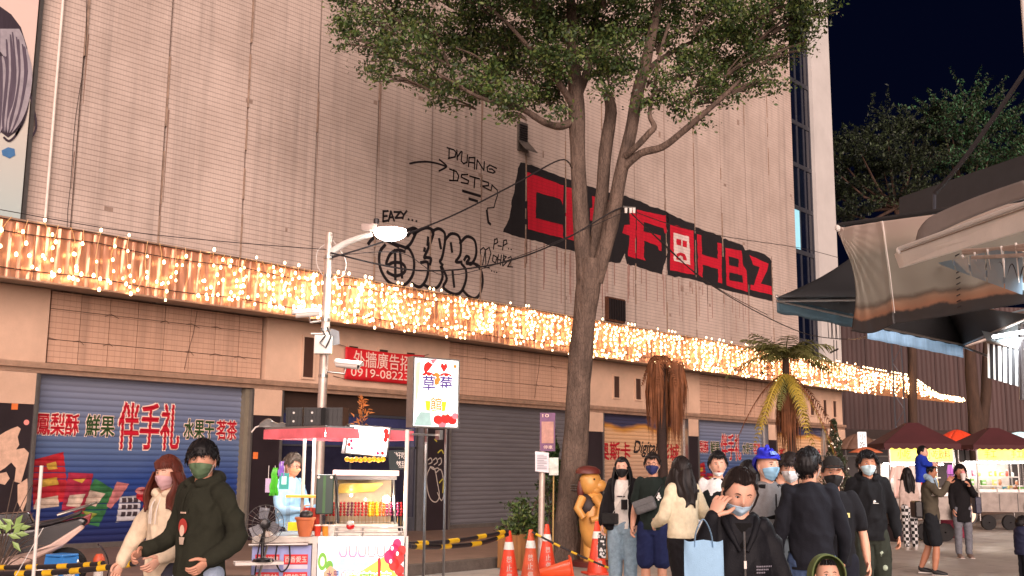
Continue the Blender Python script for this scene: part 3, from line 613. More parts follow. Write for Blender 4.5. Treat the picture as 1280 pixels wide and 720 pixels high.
# shop window behind the cart: dark shutter head over blue glass
mb = MB(); z = 2.62
bl(MB().box(13.08, 16.88, WY+.1, WY+.2, 2.66, 3.03), 'window_head', mat('brown_head', srgb(58, 42, 34), .5))
fr = bl(MB().box(13.08, 16.88, WY+.08, WY+.14, 2.60, 2.655).box(13.08, 16.88, WY+.08, WY+.14, 1.95, 1.99).box(13.08, 13.12, WY+.08, WY+.14, PZ, 2.6).box(16.84, 16.88, WY+.08, WY+.14, PZ, 2.6).box(14.96, 15.0, WY+.08, WY+.14, PZ, 1.95).box(13.12, 16.84, WY+.08, WY+.14, PZ, .45), 'shop_window_frame', m_mull)
MB().box(13.12, 16.84, WY+.10, WY+.12, 1.99, 2.60).build('pane', mat('blue_film_glass', srgb(52, 56, 92), .25, var=.25, vscale=2), fr, world=True)
MB().box(13.12, 14.96, WY+.10, WY+.12, .45, 1.95).build('pane', mat('shop_glass', srgb(34, 34, 52), .15, var=.2), fr, world=True)
MB().box(15.0, 16.84, WY+.10, WY+.12, .45, 1.95).build('pane', MATS['shop_glass'], fr, world=True)
# ---- red rental banner
m_rb = mat('red_banner_cloth', srgb(205, 30, 40), .6, var=.1, vscale=3); m_rt = mat('white_print', srgb(238, 205, 190), .5, var=0)
a = onY(432, 433, WY-.12); c = onY(531, 442, WY-.12); d = onY(430, 473, WY-.12)
RB = thing('rental_banner', 'red cloth banner with white Chinese characters and a phone number tied on the beige wall', 'banner', ((a.x+c.x)/2, WY-.12, d.z))
mb = MB(); x0, x1, z0, z1 = a.x, c.x, d.z-.01, a.z
mb.grid(lambda u_, v_: Vector((x0+(x1-x0)*u_, WY-.12+.012*math.sin(u_*22)*(1-v_*.4), z0+(z1-z0)*v_-.03*math.sin(math.pi*u_)*v_)), 30, 6)
o = mb.build('cloth', m_rb, RB, world=True, smooth=True); sm = o.modifiers.new('thick', 'SOLIDIFY'); sm.thickness = .003
mb = MB(); put_text(mb, '外牆廣告招租', (x1-x0)*.86, (z1-z0)*.50, ((x0+x1)/2+.05, WY-.140, z0+(z1-z0)*.66), (1, 0, 0), (0, 0, 1), offset=.01)
put_text(mb, '0919-082238', (x1-x0)*.80, (z1-z0)*.26, ((x0+x1)/2-.08, WY-.140, z0+(z1-z0)*.24), (1, 0, 0), (0, 0, 1), offset=.012); mb.build('lettering', m_rt, RB, world=True)
mb = MB()
for x, z, dx in ((x0, z1, -.25), (x0, z0, -.25), (x1, z1, .2), (x1, z0, .2)): mb.tube([(x, WY-.12, z), (x+dx, WY-.05, z+.05)], .006, 4)
mb.build('tie_cord', m_black, RB, world=True)
# ================================================================== canopy box with the light curtain
CY = 17.0; CZ0, CZ1 = 4.47, 5.38
m_fas = mat('copper_fascia_sheet', srgb(228, 164, 132), .32, metal=.55, var=.22, vscale=1.2, stretch=(6, 6, .35), bump=.12, bscale=9)
CAN = thing('entrance_canopy', 'long copper clad canopy box running the length of the facade above the shutters', 'canopy', (20, WY, 4.47))
rc = random.Random(11); x = -8.0; segs = []
while x < 39.0:
    w = 1.95; segs.append((x, min(x+w, 39.0))); x += w
for a, c in segs:
    mb = MB(); ph = rc.uniform(0, 6)
    nu = 60
    def fn(u_, v_, a=a, c=c, ph=ph):
        X = a+.008+(c-a-.016)*u_; bow = .02*math.sin(math.pi*u_)
        return Vector((X, CY-.01-bow*.4-.010*math.sin(X*38+ph+v_*1.6)-.007*math.sin(X*71+ph*2-v_*2.2), CZ0+(CZ1-CZ0)*v_))
    mb.grid(fn, nu, 8); o = mb.build('fascia_sheet', m_fas, CAN, world=True, smooth=True)
MB().box(-8, 39.0, CY+.03, WY-.003, CZ0+.01, CZ1-.02).build('canopy_core', m_conc, CAN, world=True)
MB().box(-8, 39.02, CY-.05, CY+.05, CZ1+.002, CZ1+.035).box(-8, 39.02, CY-.045, CY+.028, CZ0-.03, CZ0-.002).build('edge_trim', m_ledge, CAN, world=True)
# light curtain
LC = thing('fairy_light_curtain', 'warm white icicle fairy lights draped along the copper canopy to the far tree', 'fairy lights', (20, CY-.1, 4.47))
m_bulb = mat('glowing_bulb', (1, .8, .5), .5, var=0, emit=6.0, ecol=(1.0, .66, .34))
m_wire = mat('glow_streak_wire', srgb(240, 190, 120), .3, var=0)  # real drop wires, orange colour imitates the glowing streaks reflected in the fascia
rb = random.Random(21)
def curtain_top(x):
    if x < 44: return CZ1
    return CZ1-(min(x, 47)-44)/3*.62
pts = []; wires = MB(); cable = MB()
x = -3.0
while x < 50.0:
    dens = 3.2 if x < 9 else (3.2+(x-9)*1.15 if x < 16 else 7.2)
    x += rb.uniform(.5, 1.5)/dens
    zt = curtain_top(x)+.03; ln = rb.uniform(.45, 1.0)*(1.0 if x < 39 else .95)
    if x > 43.5: ln = max(.1, curtain_top(x)-4.62)*rb.uniform(.6, 1)
    yy = CY-.075 if x < 39 else CY-.05
    off = rb.uniform(-.05, .05); lean = rb.uniform(-.22, .22); n = max(3, int(ln/.16))
    n = rb.choice((2, 3, 4)) if x < 11 else rb.choice((4, 5, 6, 7)) if x < 17 else rb.choice((5, 6, 7, 8))
    pw = []
    for i in range(n+1):
        t = i/n; q = Vector((x+lean*t+.04*math.sin(t*7+x*3), yy-rb.uniform(0, .05), zt-ln*t*(1.0)-(.05 if x > 39 else 0)))
        pw.append(q)
        if i and rb.random() < .92: pts.append(q+Vector((rb.uniform(-.03, .03), -.02, rb.uniform(-.03, .02))))
        elif i == 0 and rb.random() < (.25 if x < 39 else .7): pts.append(q+Vector((0, -.01, .04)))
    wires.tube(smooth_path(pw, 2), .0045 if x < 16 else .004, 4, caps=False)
for k in range(330):   # the heavy lower hem of bulbs
    x = rb.uniform(6.5, 40) if k > 60 else rb.uniform(6, 16)
    if x < 12 and rb.random() < .4: continue
    z = CZ0+.06+abs(rb.gauss(0, .13))-(.10 if x > 22 else 0)
    pts.append(Vector((x, CY-.10-rb.uniform(0, .05), z)))
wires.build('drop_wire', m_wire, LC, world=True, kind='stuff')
for zc, s_ in ((CZ1-.14, .03), (CZ0+.17, .02), (CZ1+.02, .012)):
    pa = [(x, CY-.06+.01*math.sin(x), zc-s_*abs(math.sin(x*1.1))*2-(0 if x < 44 else (min(x, 47)-44)/3*(zc-4.75))) for x in np.arange(-8, 49.5, .45)]
    cable.tube(pa, .008, 4)
cable.build('carrier_cable', m_black, LC, world=True)
net = MB(); net.grid(lambda u_, v_: Vector((39.05+10.5*u_, CY+.12+.03*math.sin(u_*40), (curtain_top(39.05+10.5*u_)-.02)*(1-v_)+(4.42+.12*u_)*v_)), 40, 2)
net.build('backing_cloth', mat('tan_backing_cloth', srgb(150, 104, 74), .8, var=.2), LC, world=True, smooth=True)
pts.sort(key=lambda p: p.x)
vis = [p for p in pts if p.x > 6.4]; rest = [p for p in pts if p.x <= 6.4]
def bulb_geo(mb, c, r):
    mb.lathe([(r*.25, r*1.5), (r*.8, r*.9), (r, 0), (r*.75, -r*.7), (r*.2, -r)], 6, Matrix.Translation(c))
one = MB(); bulb_geo(one, Vector((0, 0, 0)), .026); bm_ = one.mesh('bulb', m_bulb)
for p in vis[:290]:
    o = link('bulb', bm_, LC, loc=root_inv(LC) @ p); s_ = rb.uniform(.8, 1.2); o.scale = (s_, s_, s_)
mb = MB()
for p in vis[290:]+rest: bulb_geo(mb, p, rb.uniform(.020, .027) if p.x < 25 else rb.uniform(.019, .027))
mb.build('bulb_mass', m_bulb, LC, world=True, kind='stuff')
# ================================================================== TREES
m_bark = mat('bark_grey_brown', srgb(98, 82, 72), .9, var=.5, vscale=3.5, bump=.9, bscale=14, stretch=(1.6, 1.6, .5))
N, L, b = nodes(m_bark)
for n_ in N:
    if n_.type == 'BUMP': n_.inputs['Distance'].default_value = .05
vo = N.new('ShaderNodeTexVoronoi'); vo.feature = 'DISTANCE_TO_EDGE'; vo.inputs['Scale'].default_value = 19; mp_ = [n_ for n_ in N if n_.type == 'MAPPING'][0]; L.new(mp_.outputs[0], vo.inputs['Vector'])
bc = [l for l in L if l.to_socket == b.inputs['Base Color']][0].from_socket; mr = N.new('ShaderNodeMapRange'); mr.inputs[1].default_value = 0; mr.inputs[2].default_value = .12; mr.inputs[3].default_value = .68; mr.inputs[4].default_value = 1.05; L.new(vo.outputs[0], mr.inputs[0]); mx = N.new('ShaderNodeMix'); mx.data_type = 'RGBA'; mx.blend_type = 'MULTIPLY'; mx.inputs[0].default_value = 1; L.new(bc, mx.inputs[6]); L.new(mr.outputs[0], mx.inputs[7]); L.new(mx.outputs[2], b.inputs['Base Color'])
m_bark2 = mat('bark_brown_far', srgb(66, 48, 38), .9, var=.4, vscale=3, bump=.8, bscale=12, stretch=(1.6, 1.6, .4))
m_l1 = mat('leaf_green', srgb(68, 92, 42), .55, var=.35, vscale=1.2); m_l2 = mat('leaf_dark_green', srgb(42, 62, 30), .5, var=.3, vscale=1.2); m_l3 = mat('leaf_yellow_green', srgb(88, 102, 48), .55, var=.3, vscale=1.2)
def limb(mb, pts, D, widths, seg=4, n=12, knob=.03, seed=0):
    """pts in photo bearings (px, py[, extra depth]); widths in the same unit"""
    r_ = random.Random(seed); P = [at(p[0], p[1], D+(p[2] if len(p) > 2 else 0)) for p in pts]
    S = smooth_path(P, seg); k = len(S); W_ = []
    for i in range(k):
        t = i/(k-1)*(len(widths)-1); a = int(min(t, len(widths)-2)); W_.append((widths[a]*(1-(t-a))+widths[a+1]*(t-a))*D/F/2*.9*(1+r_.uniform(-knob, knob)))
    base = len(mb.v); mb.tube(S, W_, n)
    for i in range(base, len(mb.v)):   # gentle flutes and knots
        j = (i-base) % n; lvl = (i-base)//n
        if lvl < k:
            c = S[lvl]; v = Vector(mb.v[i]); f = 1+.06*math.sin(j*2*math.pi/n*3+lvl*.25+seed)+.03*math.sin(j*2.1+lvl*.9)
            mb.v[i] = tuple(c+(v-c)*f)
    return S
TD = 18.5
b0 = onZ(703, 700, .0)
TR = thing('street_tree', 'tall leafy street tree whose thick grey trunk forks into three stems', 'tree', (b0.x, b0.y, 0))
mb = MB(); limb(mb, [(700, 722), (706, 690), (711, 640), (719, 560), (724, 480), (731, 400), (737, 345), (738, 325)], TD, [62, 44, 38, 35, 33, 32, 36, 34], seed=1, n=18)
mb.build('trunk', m_bark, TR, world=True, smooth=75)
stems = [
 ([(731, 350), (727, 300), (724, 240), (722, 180), (721, 130), (716, 60), (712, -20), (700, -110, .3)], [24, 23, 22, 22, 24, 17, 13, 8], 2),
 ([(742, 350), (747, 290, .15), (753, 240, .2), (757, 190, .25), (764, 140, .3), (759, 117, .3)], [22, 19, 19, 19, 18, 13], 3),
 ([(744, 352), (758, 305, -.1), (768, 260, -.15), (776, 215, -.2), (788, 165, -.2), (796, 120, -.2), (808, 75, -.2), (822, 10, -.1), (840, -80, 0)], [24, 22, 21, 19, 18, 17, 16, 12, 7], 4),
 ([(716, 152), (700, 158, -.1), (680, 153, -.3), (655, 138, -.5), (632, 132, -.7), (596, 120, -.9), (570, 105, -1.0), (545, 90, -1.1)], [12, 11, 10, 8, 6, 5, 4, 3], 5),
 ([(720, 140), (708, 118, -.2), (694, 98, -.4), (675, 75, -.6), (655, 52, -.8), (630, 25, -.9), (600, 0, -1)], [11, 10, 9, 7, 6, 4, 3], 6),
 ([(650, 138, -.5), (628, 112, -.6), (612, 88, -.7), (595, 70, -.8), (570, 60, -.9)], [6, 5, 4, 3, 2], 7),
 ([(776, 213, -.2), (800, 192, -.4), (828, 184, -.6), (852, 166, -.8), (880, 142, -1.0), (905, 120, -1.1), (925, 100, -1.2)], [12, 11, 10, 9, 8, 6, 4], 8),
 ([(776, 200, -.2), (795, 184, -.5), (812, 166, -.6), (818, 158, -.6), (812, 142, -.6), (818, 110, -.5), (824, 70, -.5), (836, 30, -.4)], [10, 9, 9, 8, 6, 5, 5, 4], 9),
 ([(722, 120), (735, 85, .3), (740, 50, .5), (746, 10, .6), (750, -60, .6)], [14, 12, 10, 9, 6], 10),
 ([(800, 100), (820, 78, .4), (850, 60, .7), (890, 40, .9), (930, 20, 1.1)], [9, 8, 6, 5, 3], 11),
 ([(716, 60), (690, 30, .8), (650, 0, 1.4), (600, -40, 2)], [9, 8, 6, 4], 12)]
for pts_, wd, sd_ in stems:
    mb = MB(); limb(mb, pts_, TD, wd, seed=sd_, n=12); mb.build('branch' if sd_ > 4 else 'stem', m_bark, TR, world=True, smooth=75)
mb = MB(); p = at(722, 540, TD)
for i in range(3): mb.tube([at(722+24*math.cos(a)*.8, 606+i*3, TD)+Vector((0, 0, 0)) + _h*(math.sin(a)*.26) for a in np.linspace(0, 2*math.pi, 15)], .009, 4)
mb.build('wire_binding', m_steel, TR, world=True)
rt = random.Random(4); rtn = np.random.RandomState(4)
blobs = []
# (px, py, radius px, depth offset)
for px, py, rad in [(450, 30, 30), (430, 50, 14), (470, 70, 30), (478, 98, 12), (510, 60, 42), (500, 15, 48), (540, 100, 28), (555, 130, 12), (560, 55, 50), (600, 100, 38), (610, 40, 58), (590, -10, 60), (575, 112, 24),
    (640, 118, 30), (636, 148, 8), (650, 90, 42), (660, 40, 58), (675, 125, 26), (690, 110, 30), (700, 60, 50), (700, 140, 12), (705, 10, 55), (745, 60, 44), (748, 20, 50), (768, 95, 20), (780, 60, 40), (800, 15, 50), (845, 40, 50), (870, 85, 38), (830, 95, 18), (862, 128, 8), (835, 112, 10),
    (905, 95, 34), (915, 55, 48), (950, 80, 34), (905, 10, 55), (960, 30, 45), (1000, 25, 30), (985, 60, 28), (1010, 60, 14), (1030, 8, 22), (945, 112, 14), (905, 125, 18), (888, 112, 22), (968, 105, 10), (1000, -10, 40), (870, -20, 60), (760, -30, 60), (650, -30, 60), (520, -30, 45), (440, -5, 28),
    (820, 125, 7), (760, 108, 15), (756, 92, 22), (848, 140, 6), (875, 150, 6), (805, 130, 5)]:
    blobs.append((px, py, rad, rt.uniform(-1.2, 1.2) if rad > 15 else rt.uniform(-.9, -.2)))
for k in range(46):   # the crown above the frame and round the back
    a = rt.uniform(0, 2*math.pi); blobs.append((730+rt.uniform(-260, 260), rt.uniform(-210, -40), rt.uniform(40, 65), rt.uniform(-2.5, 2.5)))
C = []
for px, py, rad, dz in blobs:
    c = np.array(at(px, py, TD+dz)); Rr = rad*TD/F*.92
    for k in range(max(2, int(22*(rad/40)**2))):
        d = rtn.normal(size=3); d /= np.linalg.norm(d); q = c+d*Rr*rtn.uniform(.2, 1)**.5*np.array([1, 1, .8])
        n_ = rtn.randint(46, 90); C.append(q+rtn.normal(scale=(.13, .13, .075), size=(n_, 3)))
C = np.concatenate(C)
iv = np.array(root_inv(TR)); Cl = C@iv[:3, :3].T+iv[:3, 3]
np.random.seed(3); link('crown', leaf_cloud('crown', Cl, .078, [m_l1, m_l2, m_l3], aspect=.5), TR, kind='stuff')
mb = MB()   # fine twigs inside the crown
for px, py, rad, dz in blobs[:52]:
    c = at(px, py, TD+dz)
    for k in range(5):
        e = c+Vector((rt.uniform(-1, 1), rt.uniform(-1, 1), rt.uniform(-.6, .8)))*(rad*TD/F*.8); s_ = c+(at(735, 160, TD)-c)*.22
        mb.tube(smooth_path([s_, (s_+e)/2+Vector((0, 0, .08)), e], 2), [.02, .016, .012, .009, .006], 4, caps=False)
mb.build('twigs', m_bark, TR, world=True, smooth=True, kind='stuff')
# ---- feathery far trees
def feather_tree(label, base, trunk_pts, D, widths, clumps, seed, mats, fork=None, group='tall trees behind the awnings'):
    r_ = random.Random(seed); rn = np.random.RandomState(seed)
    T = thing('broadleaf_tree', label, 'tree', base, group=group)
    mb = MB(); S = limb(mb, trunk_pts, D, widths, seed=seed, n=14); mb.build('trunk', m_bark2, T, world=True, smooth=75)
    if fork:
        mb = MB(); limb(mb, fork[0], D, fork[1], seed=seed+1, n=12); mb.build('stem', m_bark2, T, world=True, smooth=75)
    C = []; tw = MB(); top = S[-1]
    for px, py, rad, dz in clumps:
        c = np.array(at(px, py, D+dz)); Rr = rad*D/F; tilt = r_.uniform(.05, .4)
        tw.tube([top, top*.5+Vector(c)*.5+Vector((0, 0, -.4)), Vector(c)], [.09, .06, .02], 5)
        for k in range(int(16+rad*.7)):   # each clump is a stack of flat sprays that point outward and up
            d = rn.normal(size=3); d[2] *= .5; d /= np.linalg.norm(d); o = c+d*Rr*rn.uniform(.1, .8); ln = rn.uniform(.9, 1.9)
            out = np.array([d[0], d[1], abs(d[2])*.4+tilt]); out /= np.linalg.norm(out); side = np.cross(out, [0, 0, 1]); side /= np.linalg.norm(side)+1e-9
            m_ = 90; t = rn.uniform(0, 1, m_); C.append(o+out*(t*ln)[:, None]+side*(rn.uniform(-1, 1, m_)*.20*(1-t*.8))[:, None]+rn.normal(scale=.03, size=(m_, 3)))
    C = np.concatenate(C); iv = np.array(root_inv(T)); np.random.seed(seed)
    link('crown', leaf_cloud('crown', C@iv[:3, :3].T+iv[:3, 3], .14, mats, aspect=.4, updir=.9), T, kind='stuff')
    tw.build('limbs', m_bark2, T, world=True, smooth=True, kind='stuff')
    return T
FD = 44
m_f1 = mat('feathery_leaf', srgb(56, 70, 42), .6, var=.4, vscale=.5); m_f2 = mat('feathery_leaf_dark', srgb(26, 36, 26), .6, var=.3, vscale=.5); m_f3 = mat('feathery_leaf_green', srgb(54, 100, 64), .6, var=.3, vscale=.5)
bA = onZ(1141, 640, 0); bA = xy(1141, FD); bB = xy(1222, FD)
feather_tree('feathery dark tree with a slim brown trunk, closest to the building corner', bA, [(1143, 645), (1142, 560), (1141, 500), (1140, 440), (1136, 380), (1130, 300), (1120, 260)], FD, [15, 13, 12, 12, 11, 10, 8],
    [(1040, 210, 22, 0), (1045, 245, 26, 1), (1075, 190, 32, -1), (1070, 235, 36, 2), (1110, 175, 30, 0), (1105, 215, 36, 1), (1145, 160, 26, 1), (1140, 205, 36, -1), (1120, 250, 34, 0), (1060, 268, 24, 0), (1165, 190, 28, 2), (1155, 240, 30, 1), (1038, 185, 12, 0)], 5, [m_f1, m_f2, m_f2])
feather_tree('feathery tree with a thick forked reddish trunk behind the far stall, its crown greener', bB, [(1229, 660), (1226, 590), (1222, 545), (1216, 490), (1213, 440), (1214, 380), (1214, 310), (1212, 270)], FD, [30, 27, 24, 16, 15, 14, 12, 10],
    [(1190, 170, 26, 0), (1195, 210, 34, 1), (1225, 165, 22, 0), (1240, 150, 18, 1), (1235, 200, 34, -1), (1265, 190, 26, 0), (1270, 225, 30, 1), (1215, 235, 34, 0), (1285, 170, 24, 0), (1300, 215, 30, 0), (1250, 250, 30, 2), (1175, 145, 16, 0), (1215, 135, 12, 1)], 9, [m_f1, m_f3, m_f2],
    fork=([(1224, 560), (1232, 500, .4), (1234, 440, .5), (1238, 360, .6), (1245, 280, .8)], [18, 14, 13, 11, 8]))
# ---- palms before the facade
def frond(mb, o, d0, L_, sag, n=26, wl=.45, wd=.03, r_=random, twist=0.0):
    """arching rachis with two rows of narrow leaflets"""
    d0 = Vector(d0).normalized(); P = []
    for i in range(n+1):
        t = i/n; P.append(o+d0*(L_*t)+Vector((0, 0, -sag*t*t*L_)))
    mb.tube(P[::2] if n % 2 == 0 else P, [.016*(1-.8*i/len(P[::2])) for i in range(len(P[::2] if n % 2 == 0 else P))], 4)
    for i in range(2, n+1):
        t = i/n; tan = (P[i]-P[i-1]).normalized(); side = tan.cross(Vector((0, 0, 1)))
        if side.length < 1e-3: side = Vector((1, 0, 0))
        side.normalize(); w = wl*math.sin(math.pi*min(1, .15+t*.8))**.6*r_.uniform(.8, 1.1)
        for s_ in (-1, 1):
            e = P[i]+side*s_*w*.75+tan*w*.45+Vector((0, 0, -w*r_.uniform(.2, .6))); mdl = (P[i]+e)/2+Vector((0, 0, .04))
            q = tan*wd*.5; mb.add([P[i]-q, P[i]+q, mdl+q*1.2, mdl-q*1.2, e], [(0, 1, 2, 3), (3, 2, 4)])
m_pf = mat('palm_frond_green', srgb(104, 106, 58), .5, var=.3, vscale=3); m_py = mat('palm_frond_yellow', srgb(170, 150, 60), .55, var=.3, vscale=3); m_pd = mat('palm_frond_dead', srgb(118, 72, 42), .8, var=.35, vscale=5)
rpm = random.Random(8)
D1 = 25.0; base = xy(993, D1, PZ); top = at(982, 448, D1)
PM = thing('palm_tree', 'palm with green fronds above and a skirt of drooping yellow and brown leaves', 'palm', base)
mb = MB(); mb.tube(smooth_path([(base.x, base.y, PZ), at(990, 560, D1), at(984, 520, D1), top], 4), [.11]*5+[.09]*5+[.08]*3, 10); mb.build('trunk', m_bark2, PM, world=True, smooth=75)
for k in range(24):
    a = 2*math.pi*k/24+rpm.uniform(-.15, .15); el = rpm.uniform(.2, 1.5)
    mb = MB(); frond(mb, top, (math.cos(a), math.sin(a), el), rpm.uniform(1.0, 1.75), rpm.uniform(.25, .8), wl=rpm.uniform(.35, .55), wd=.026, r_=rpm); mb.build('frond', m_pf, PM, world=True)
for k in range(17):
    a = 2*math.pi*k/17+rpm.uniform(-.3, .3)
    mb = MB(); frond(mb, top+Vector((0, 0, -.35)), (math.cos(a)*.5, math.sin(a)*.5, rpm.uniform(-.5, -.1)), rpm.uniform(.7, 1.4), rpm.uniform(.6, 1.2), wl=rpm.uniform(.2, .32), wd=.028, r_=rpm); mb.build('drooping_frond', (m_py, m_pf, m_pd)[rpm.randrange(3)] if k % 2 else m_py, PM, world=True)
def skirt(mb, c, R0, L0, n, r_, spread=.25):
    for i in range(n):
        a = r_.uniform(0, 2*math.pi); rr = R0*r_.uniform(.3, 1); p = c+Vector((rr*math.cos(a), rr*math.sin(a), r_.uniform(-.1, .1))); L_ = L0*r_.uniform(.55, 1.1)
        e = p+Vector((math.cos(a)*spread*r_.uniform(-.3, 1), math.sin(a)*spread*r_.uniform(-.3, 1), -L_)); w = r_.uniform(.006, .016); mdl = (p+e)/2+Vector((math.cos(a)*.06, math.sin(a)*.06, .1)); t_ = Vector((-math.sin(a), math.cos(a), 0))*w
        mb.add([p-t_, p+t_, mdl+t_, mdl-t_, e], [(0, 1, 2, 3), (3, 2, 4)])
mb = MB(); skirt(mb, top+Vector((0, 0, -.9)), .22, 1.35, 260, rpm, .12); mb.build('dead_leaf_skirt', m_pd, PM, world=True, kind='stuff')
D2 = 22.0; base = xy(829, D2, PZ); top = at(826, 455, D2)
PD = thing('palm_tree', 'withered palm, a slim dark trunk under bundles of hanging brown dead leaves', 'palm', base)
mb = MB(); mb.tube(smooth_path([(base.x, base.y, PZ), at(829, 600, D2), at(827, 540, D2), top], 4), [.10]*13, 10); mb.build('trunk', mat('dark_palm_trunk', srgb(48, 34, 30), .9, var=.3, bump=.5), PD, world=True, smooth=75)
for px, ln, n in ((815, 1.5, 130), (829, 1.75, 190), (843, 1.75, 150), (850, 1.3, 90), (822, 1.2, 90)):
    mb = MB(); skirt(mb, at(px, 458, D2+rpm.uniform(-.3, .3)), .09, ln, n, rpm, .07); mb.build('dead_frond', m_pd, PD, world=True, kind='stuff')
for k in range(7):
    a = 2*math.pi*k/7; mb = MB(); frond(mb, top+Vector((0, 0, .1)), (math.cos(a)*.5, math.sin(a)*.5, .5), .6, 1.6, wl=.2, wd=.02, r_=rpm); mb.build('frond', m_pd, PD, world=True)
# ---- planters and shrubs
def shrub(name, label, cat, c, size, n, mats, ls, pot=None, seed=1, group=None, conical=False):
    rn = np.random.RandomState(seed); T = thing(name, label, cat, c, group=group); z0 = pot[2] if pot else 0
    if conical:
        t = rn.uniform(0, 1, n)**.8; a = rn.uniform(0, 2*np.pi, n); rr = size[0]*(1-t*.93)*(.55+.45*rn.uniform(0, 1, n))*(1+.18*np.sin(t*34)); C = np.stack([rr*np.cos(a), rr*np.sin(a), z0+.15+t*size[2]-rr*.15], 1)
    else:
        K = 26; cc = rn.normal(size=(K, 3)); cc /= np.linalg.norm(cc, axis=1)[:, None]; cc[:, 2] = abs(cc[:, 2]); cc *= rn.uniform(.4, 1, K)[:, None]*np.array(size); C = np.concatenate([q+rn.normal(scale=.07, size=(n//K, 3)) for q in cc]); C[:, 2] += z0; C[:, 2] = np.maximum(C[:, 2], z0*.9)
    np.random.seed(seed); link('foliage', leaf_cloud('foliage', C, ls, mats, aspect=.42), T, kind='stuff')
    mb = MB()
    for i in range(7): a = i; mb.tube([(0, 0, z0*.5), (.3*size[0]*math.cos(a), .3*size[1]*math.sin(a), z0+size[2]*.5), (.6*size[0]*math.cos(a), .6*size[1]*math.sin(a), z0+size[2]*(.8 if not conical else .3))], [.018, .012, .006], 5)
    if conical: mb.tube([(0, 0, 0), (0, 0, z0+size[2])], [.04, .01], 6)
    mb.build('stems', m_bark, T)
    if pot:
        pm, w, h = pot
        if isinstance(w, tuple):
            mb = MB(); 
            for i in range(int(w[0]/.14)):
                x = -w[0]/2+.07+i*.14; mb.box(x-.066, x+.066, -w[1]/2-.02, -w[1]/2, 0, h)
            mb.box(-w[0]/2, w[0]/2, -w[1]/2+.002, w[1]/2, 0.02, h-.02); mb.build('planter_box', pm, T)
        else: MB().lathe([(w*.7, 0), (w, h*.92), (w*1.08, h*.93), (w*1.08, h), (w*.9, h), (w*.85, h*.9)], 18).build('pot', pm, T, smooth=40)
    return T
m_wood = mat('planter_wood', srgb(150, 104, 62), .6, var=.3, vscale=4, stretch=(8, 8, .8))
c = xy(655, 17.4, PZ); shrub('potted_shrub', 'leafy green shrub in a wooden planter box behind the upright cones', 'plant', (c.x, c.y, 0), (.5, .35, .62), 1900, [m_l1, m_l2, m_l3], .075, pot=(m_wood, (.72, .45), .55), seed=3)
c = xy(690, 19.6, PZ); shrub('potted_conifer', 'tall dark leafy plant behind the grey pole of the notices', 'plant', (c.x, c.y, PZ), (.42, .42, 1.7), 2600, [m_l2, m_l2, m_l1], .08, pot=(mat('dark_pot', srgb(60, 44, 38), .7), .2, .3), seed=4, conical=True)
c = xy(752, 18.6, PZ); shrub('potted_shrub', 'low green shrub in a wooden box right of the tree trunk', 'plant', (c.x, c.y, 0), (.5, .3, .5), 1500, [m_l1, m_l2, m_l1], .07, pot=(m_wood, (.8, .4), .5), seed=5)
c = xy(1044, 25.5, 0); XT = shrub('christmas_tree', 'slim dark christmas tree strung with small silver ornaments beside the end pillar', 'christmas tree', (c.x, c.y, 0), (.55, .55, 2.3), 3600, [mat('tinsel_green', srgb(58, 66, 48), .35, var=.4), mat('tinsel_silver', srgb(150, 146, 130), .2, metal=.7), m_l2], .07, pot=(mat('dark_pot'), .22, .3), seed=6, conical=True)
one = MB().ball((0, 0, 0), .035, 8).mesh('ornament', mat('silver_ball', srgb(210, 205, 195), .15, metal=.9), True)
for i in range(34):
    t = rpm.uniform(.02, .95); a = rpm.uniform(0, 6.28); rr = .55*(1-t*.93); link('ornament', one, XT, loc=(rr*math.cos(a), rr*math.sin(a), .45+t*2.2))
# bare twigs and a leafy sprig in a pot at the far left
c = xy(6, 11.5, 0)
BT = thing('bare_shrub', 'bare arching twigs with one leafy sprig in a pot beside the scooter', 'plant', c)
MB().lathe([(.15, 0), (.2, .36), (.22, .36), (.22, .4), (.18, .4)], 16).build('pot', mat('dark_pot'), BT, smooth=40)
mb = MB()
for i in range(16):
    a = rpm.uniform(-1.2, 1.6); L_ = rpm.uniform(.6, 1.15); d = RT*math.sin(a)*.75+Vector((0, 0, 1))*math.cos(a)*.9+_h*rpm.uniform(-.2, .2)
    s_ = c+Vector((0, 0, .4)); mb.tube(smooth_path([s_, s_+d*L_*.5+Vector((0, 0, .12)), s_+d*L_+Vector((0, 0, rpm.uniform(-.1, .1)))], 3), [.009, .008, .007, .006, .005, .004, .003], 5)
mb.build('twig', m_bark, BT, world=True, smooth=True)
m_spr = mat('young_leaf', srgb(140, 170, 100), .45, var=.2)
for i in range(13):
    o = at(8+rpm.uniform(-8, 16), 668+rpm.uniform(-14, 10), 11.3); d = (RT*rpm.uniform(-1, 1)+UP*rpm.uniform(-.2, 1)).normalized(); s_ = d.cross(FW).normalized()
    mb = MB(); mb.add([o, o+d*.06+s_*.03+FW*.01, o+d*.14, o+d*.06-s_*.03+FW*.01], [(0, 1, 2), (0, 2, 3)]); mb.build('leaf', m_spr, BT, world=True)
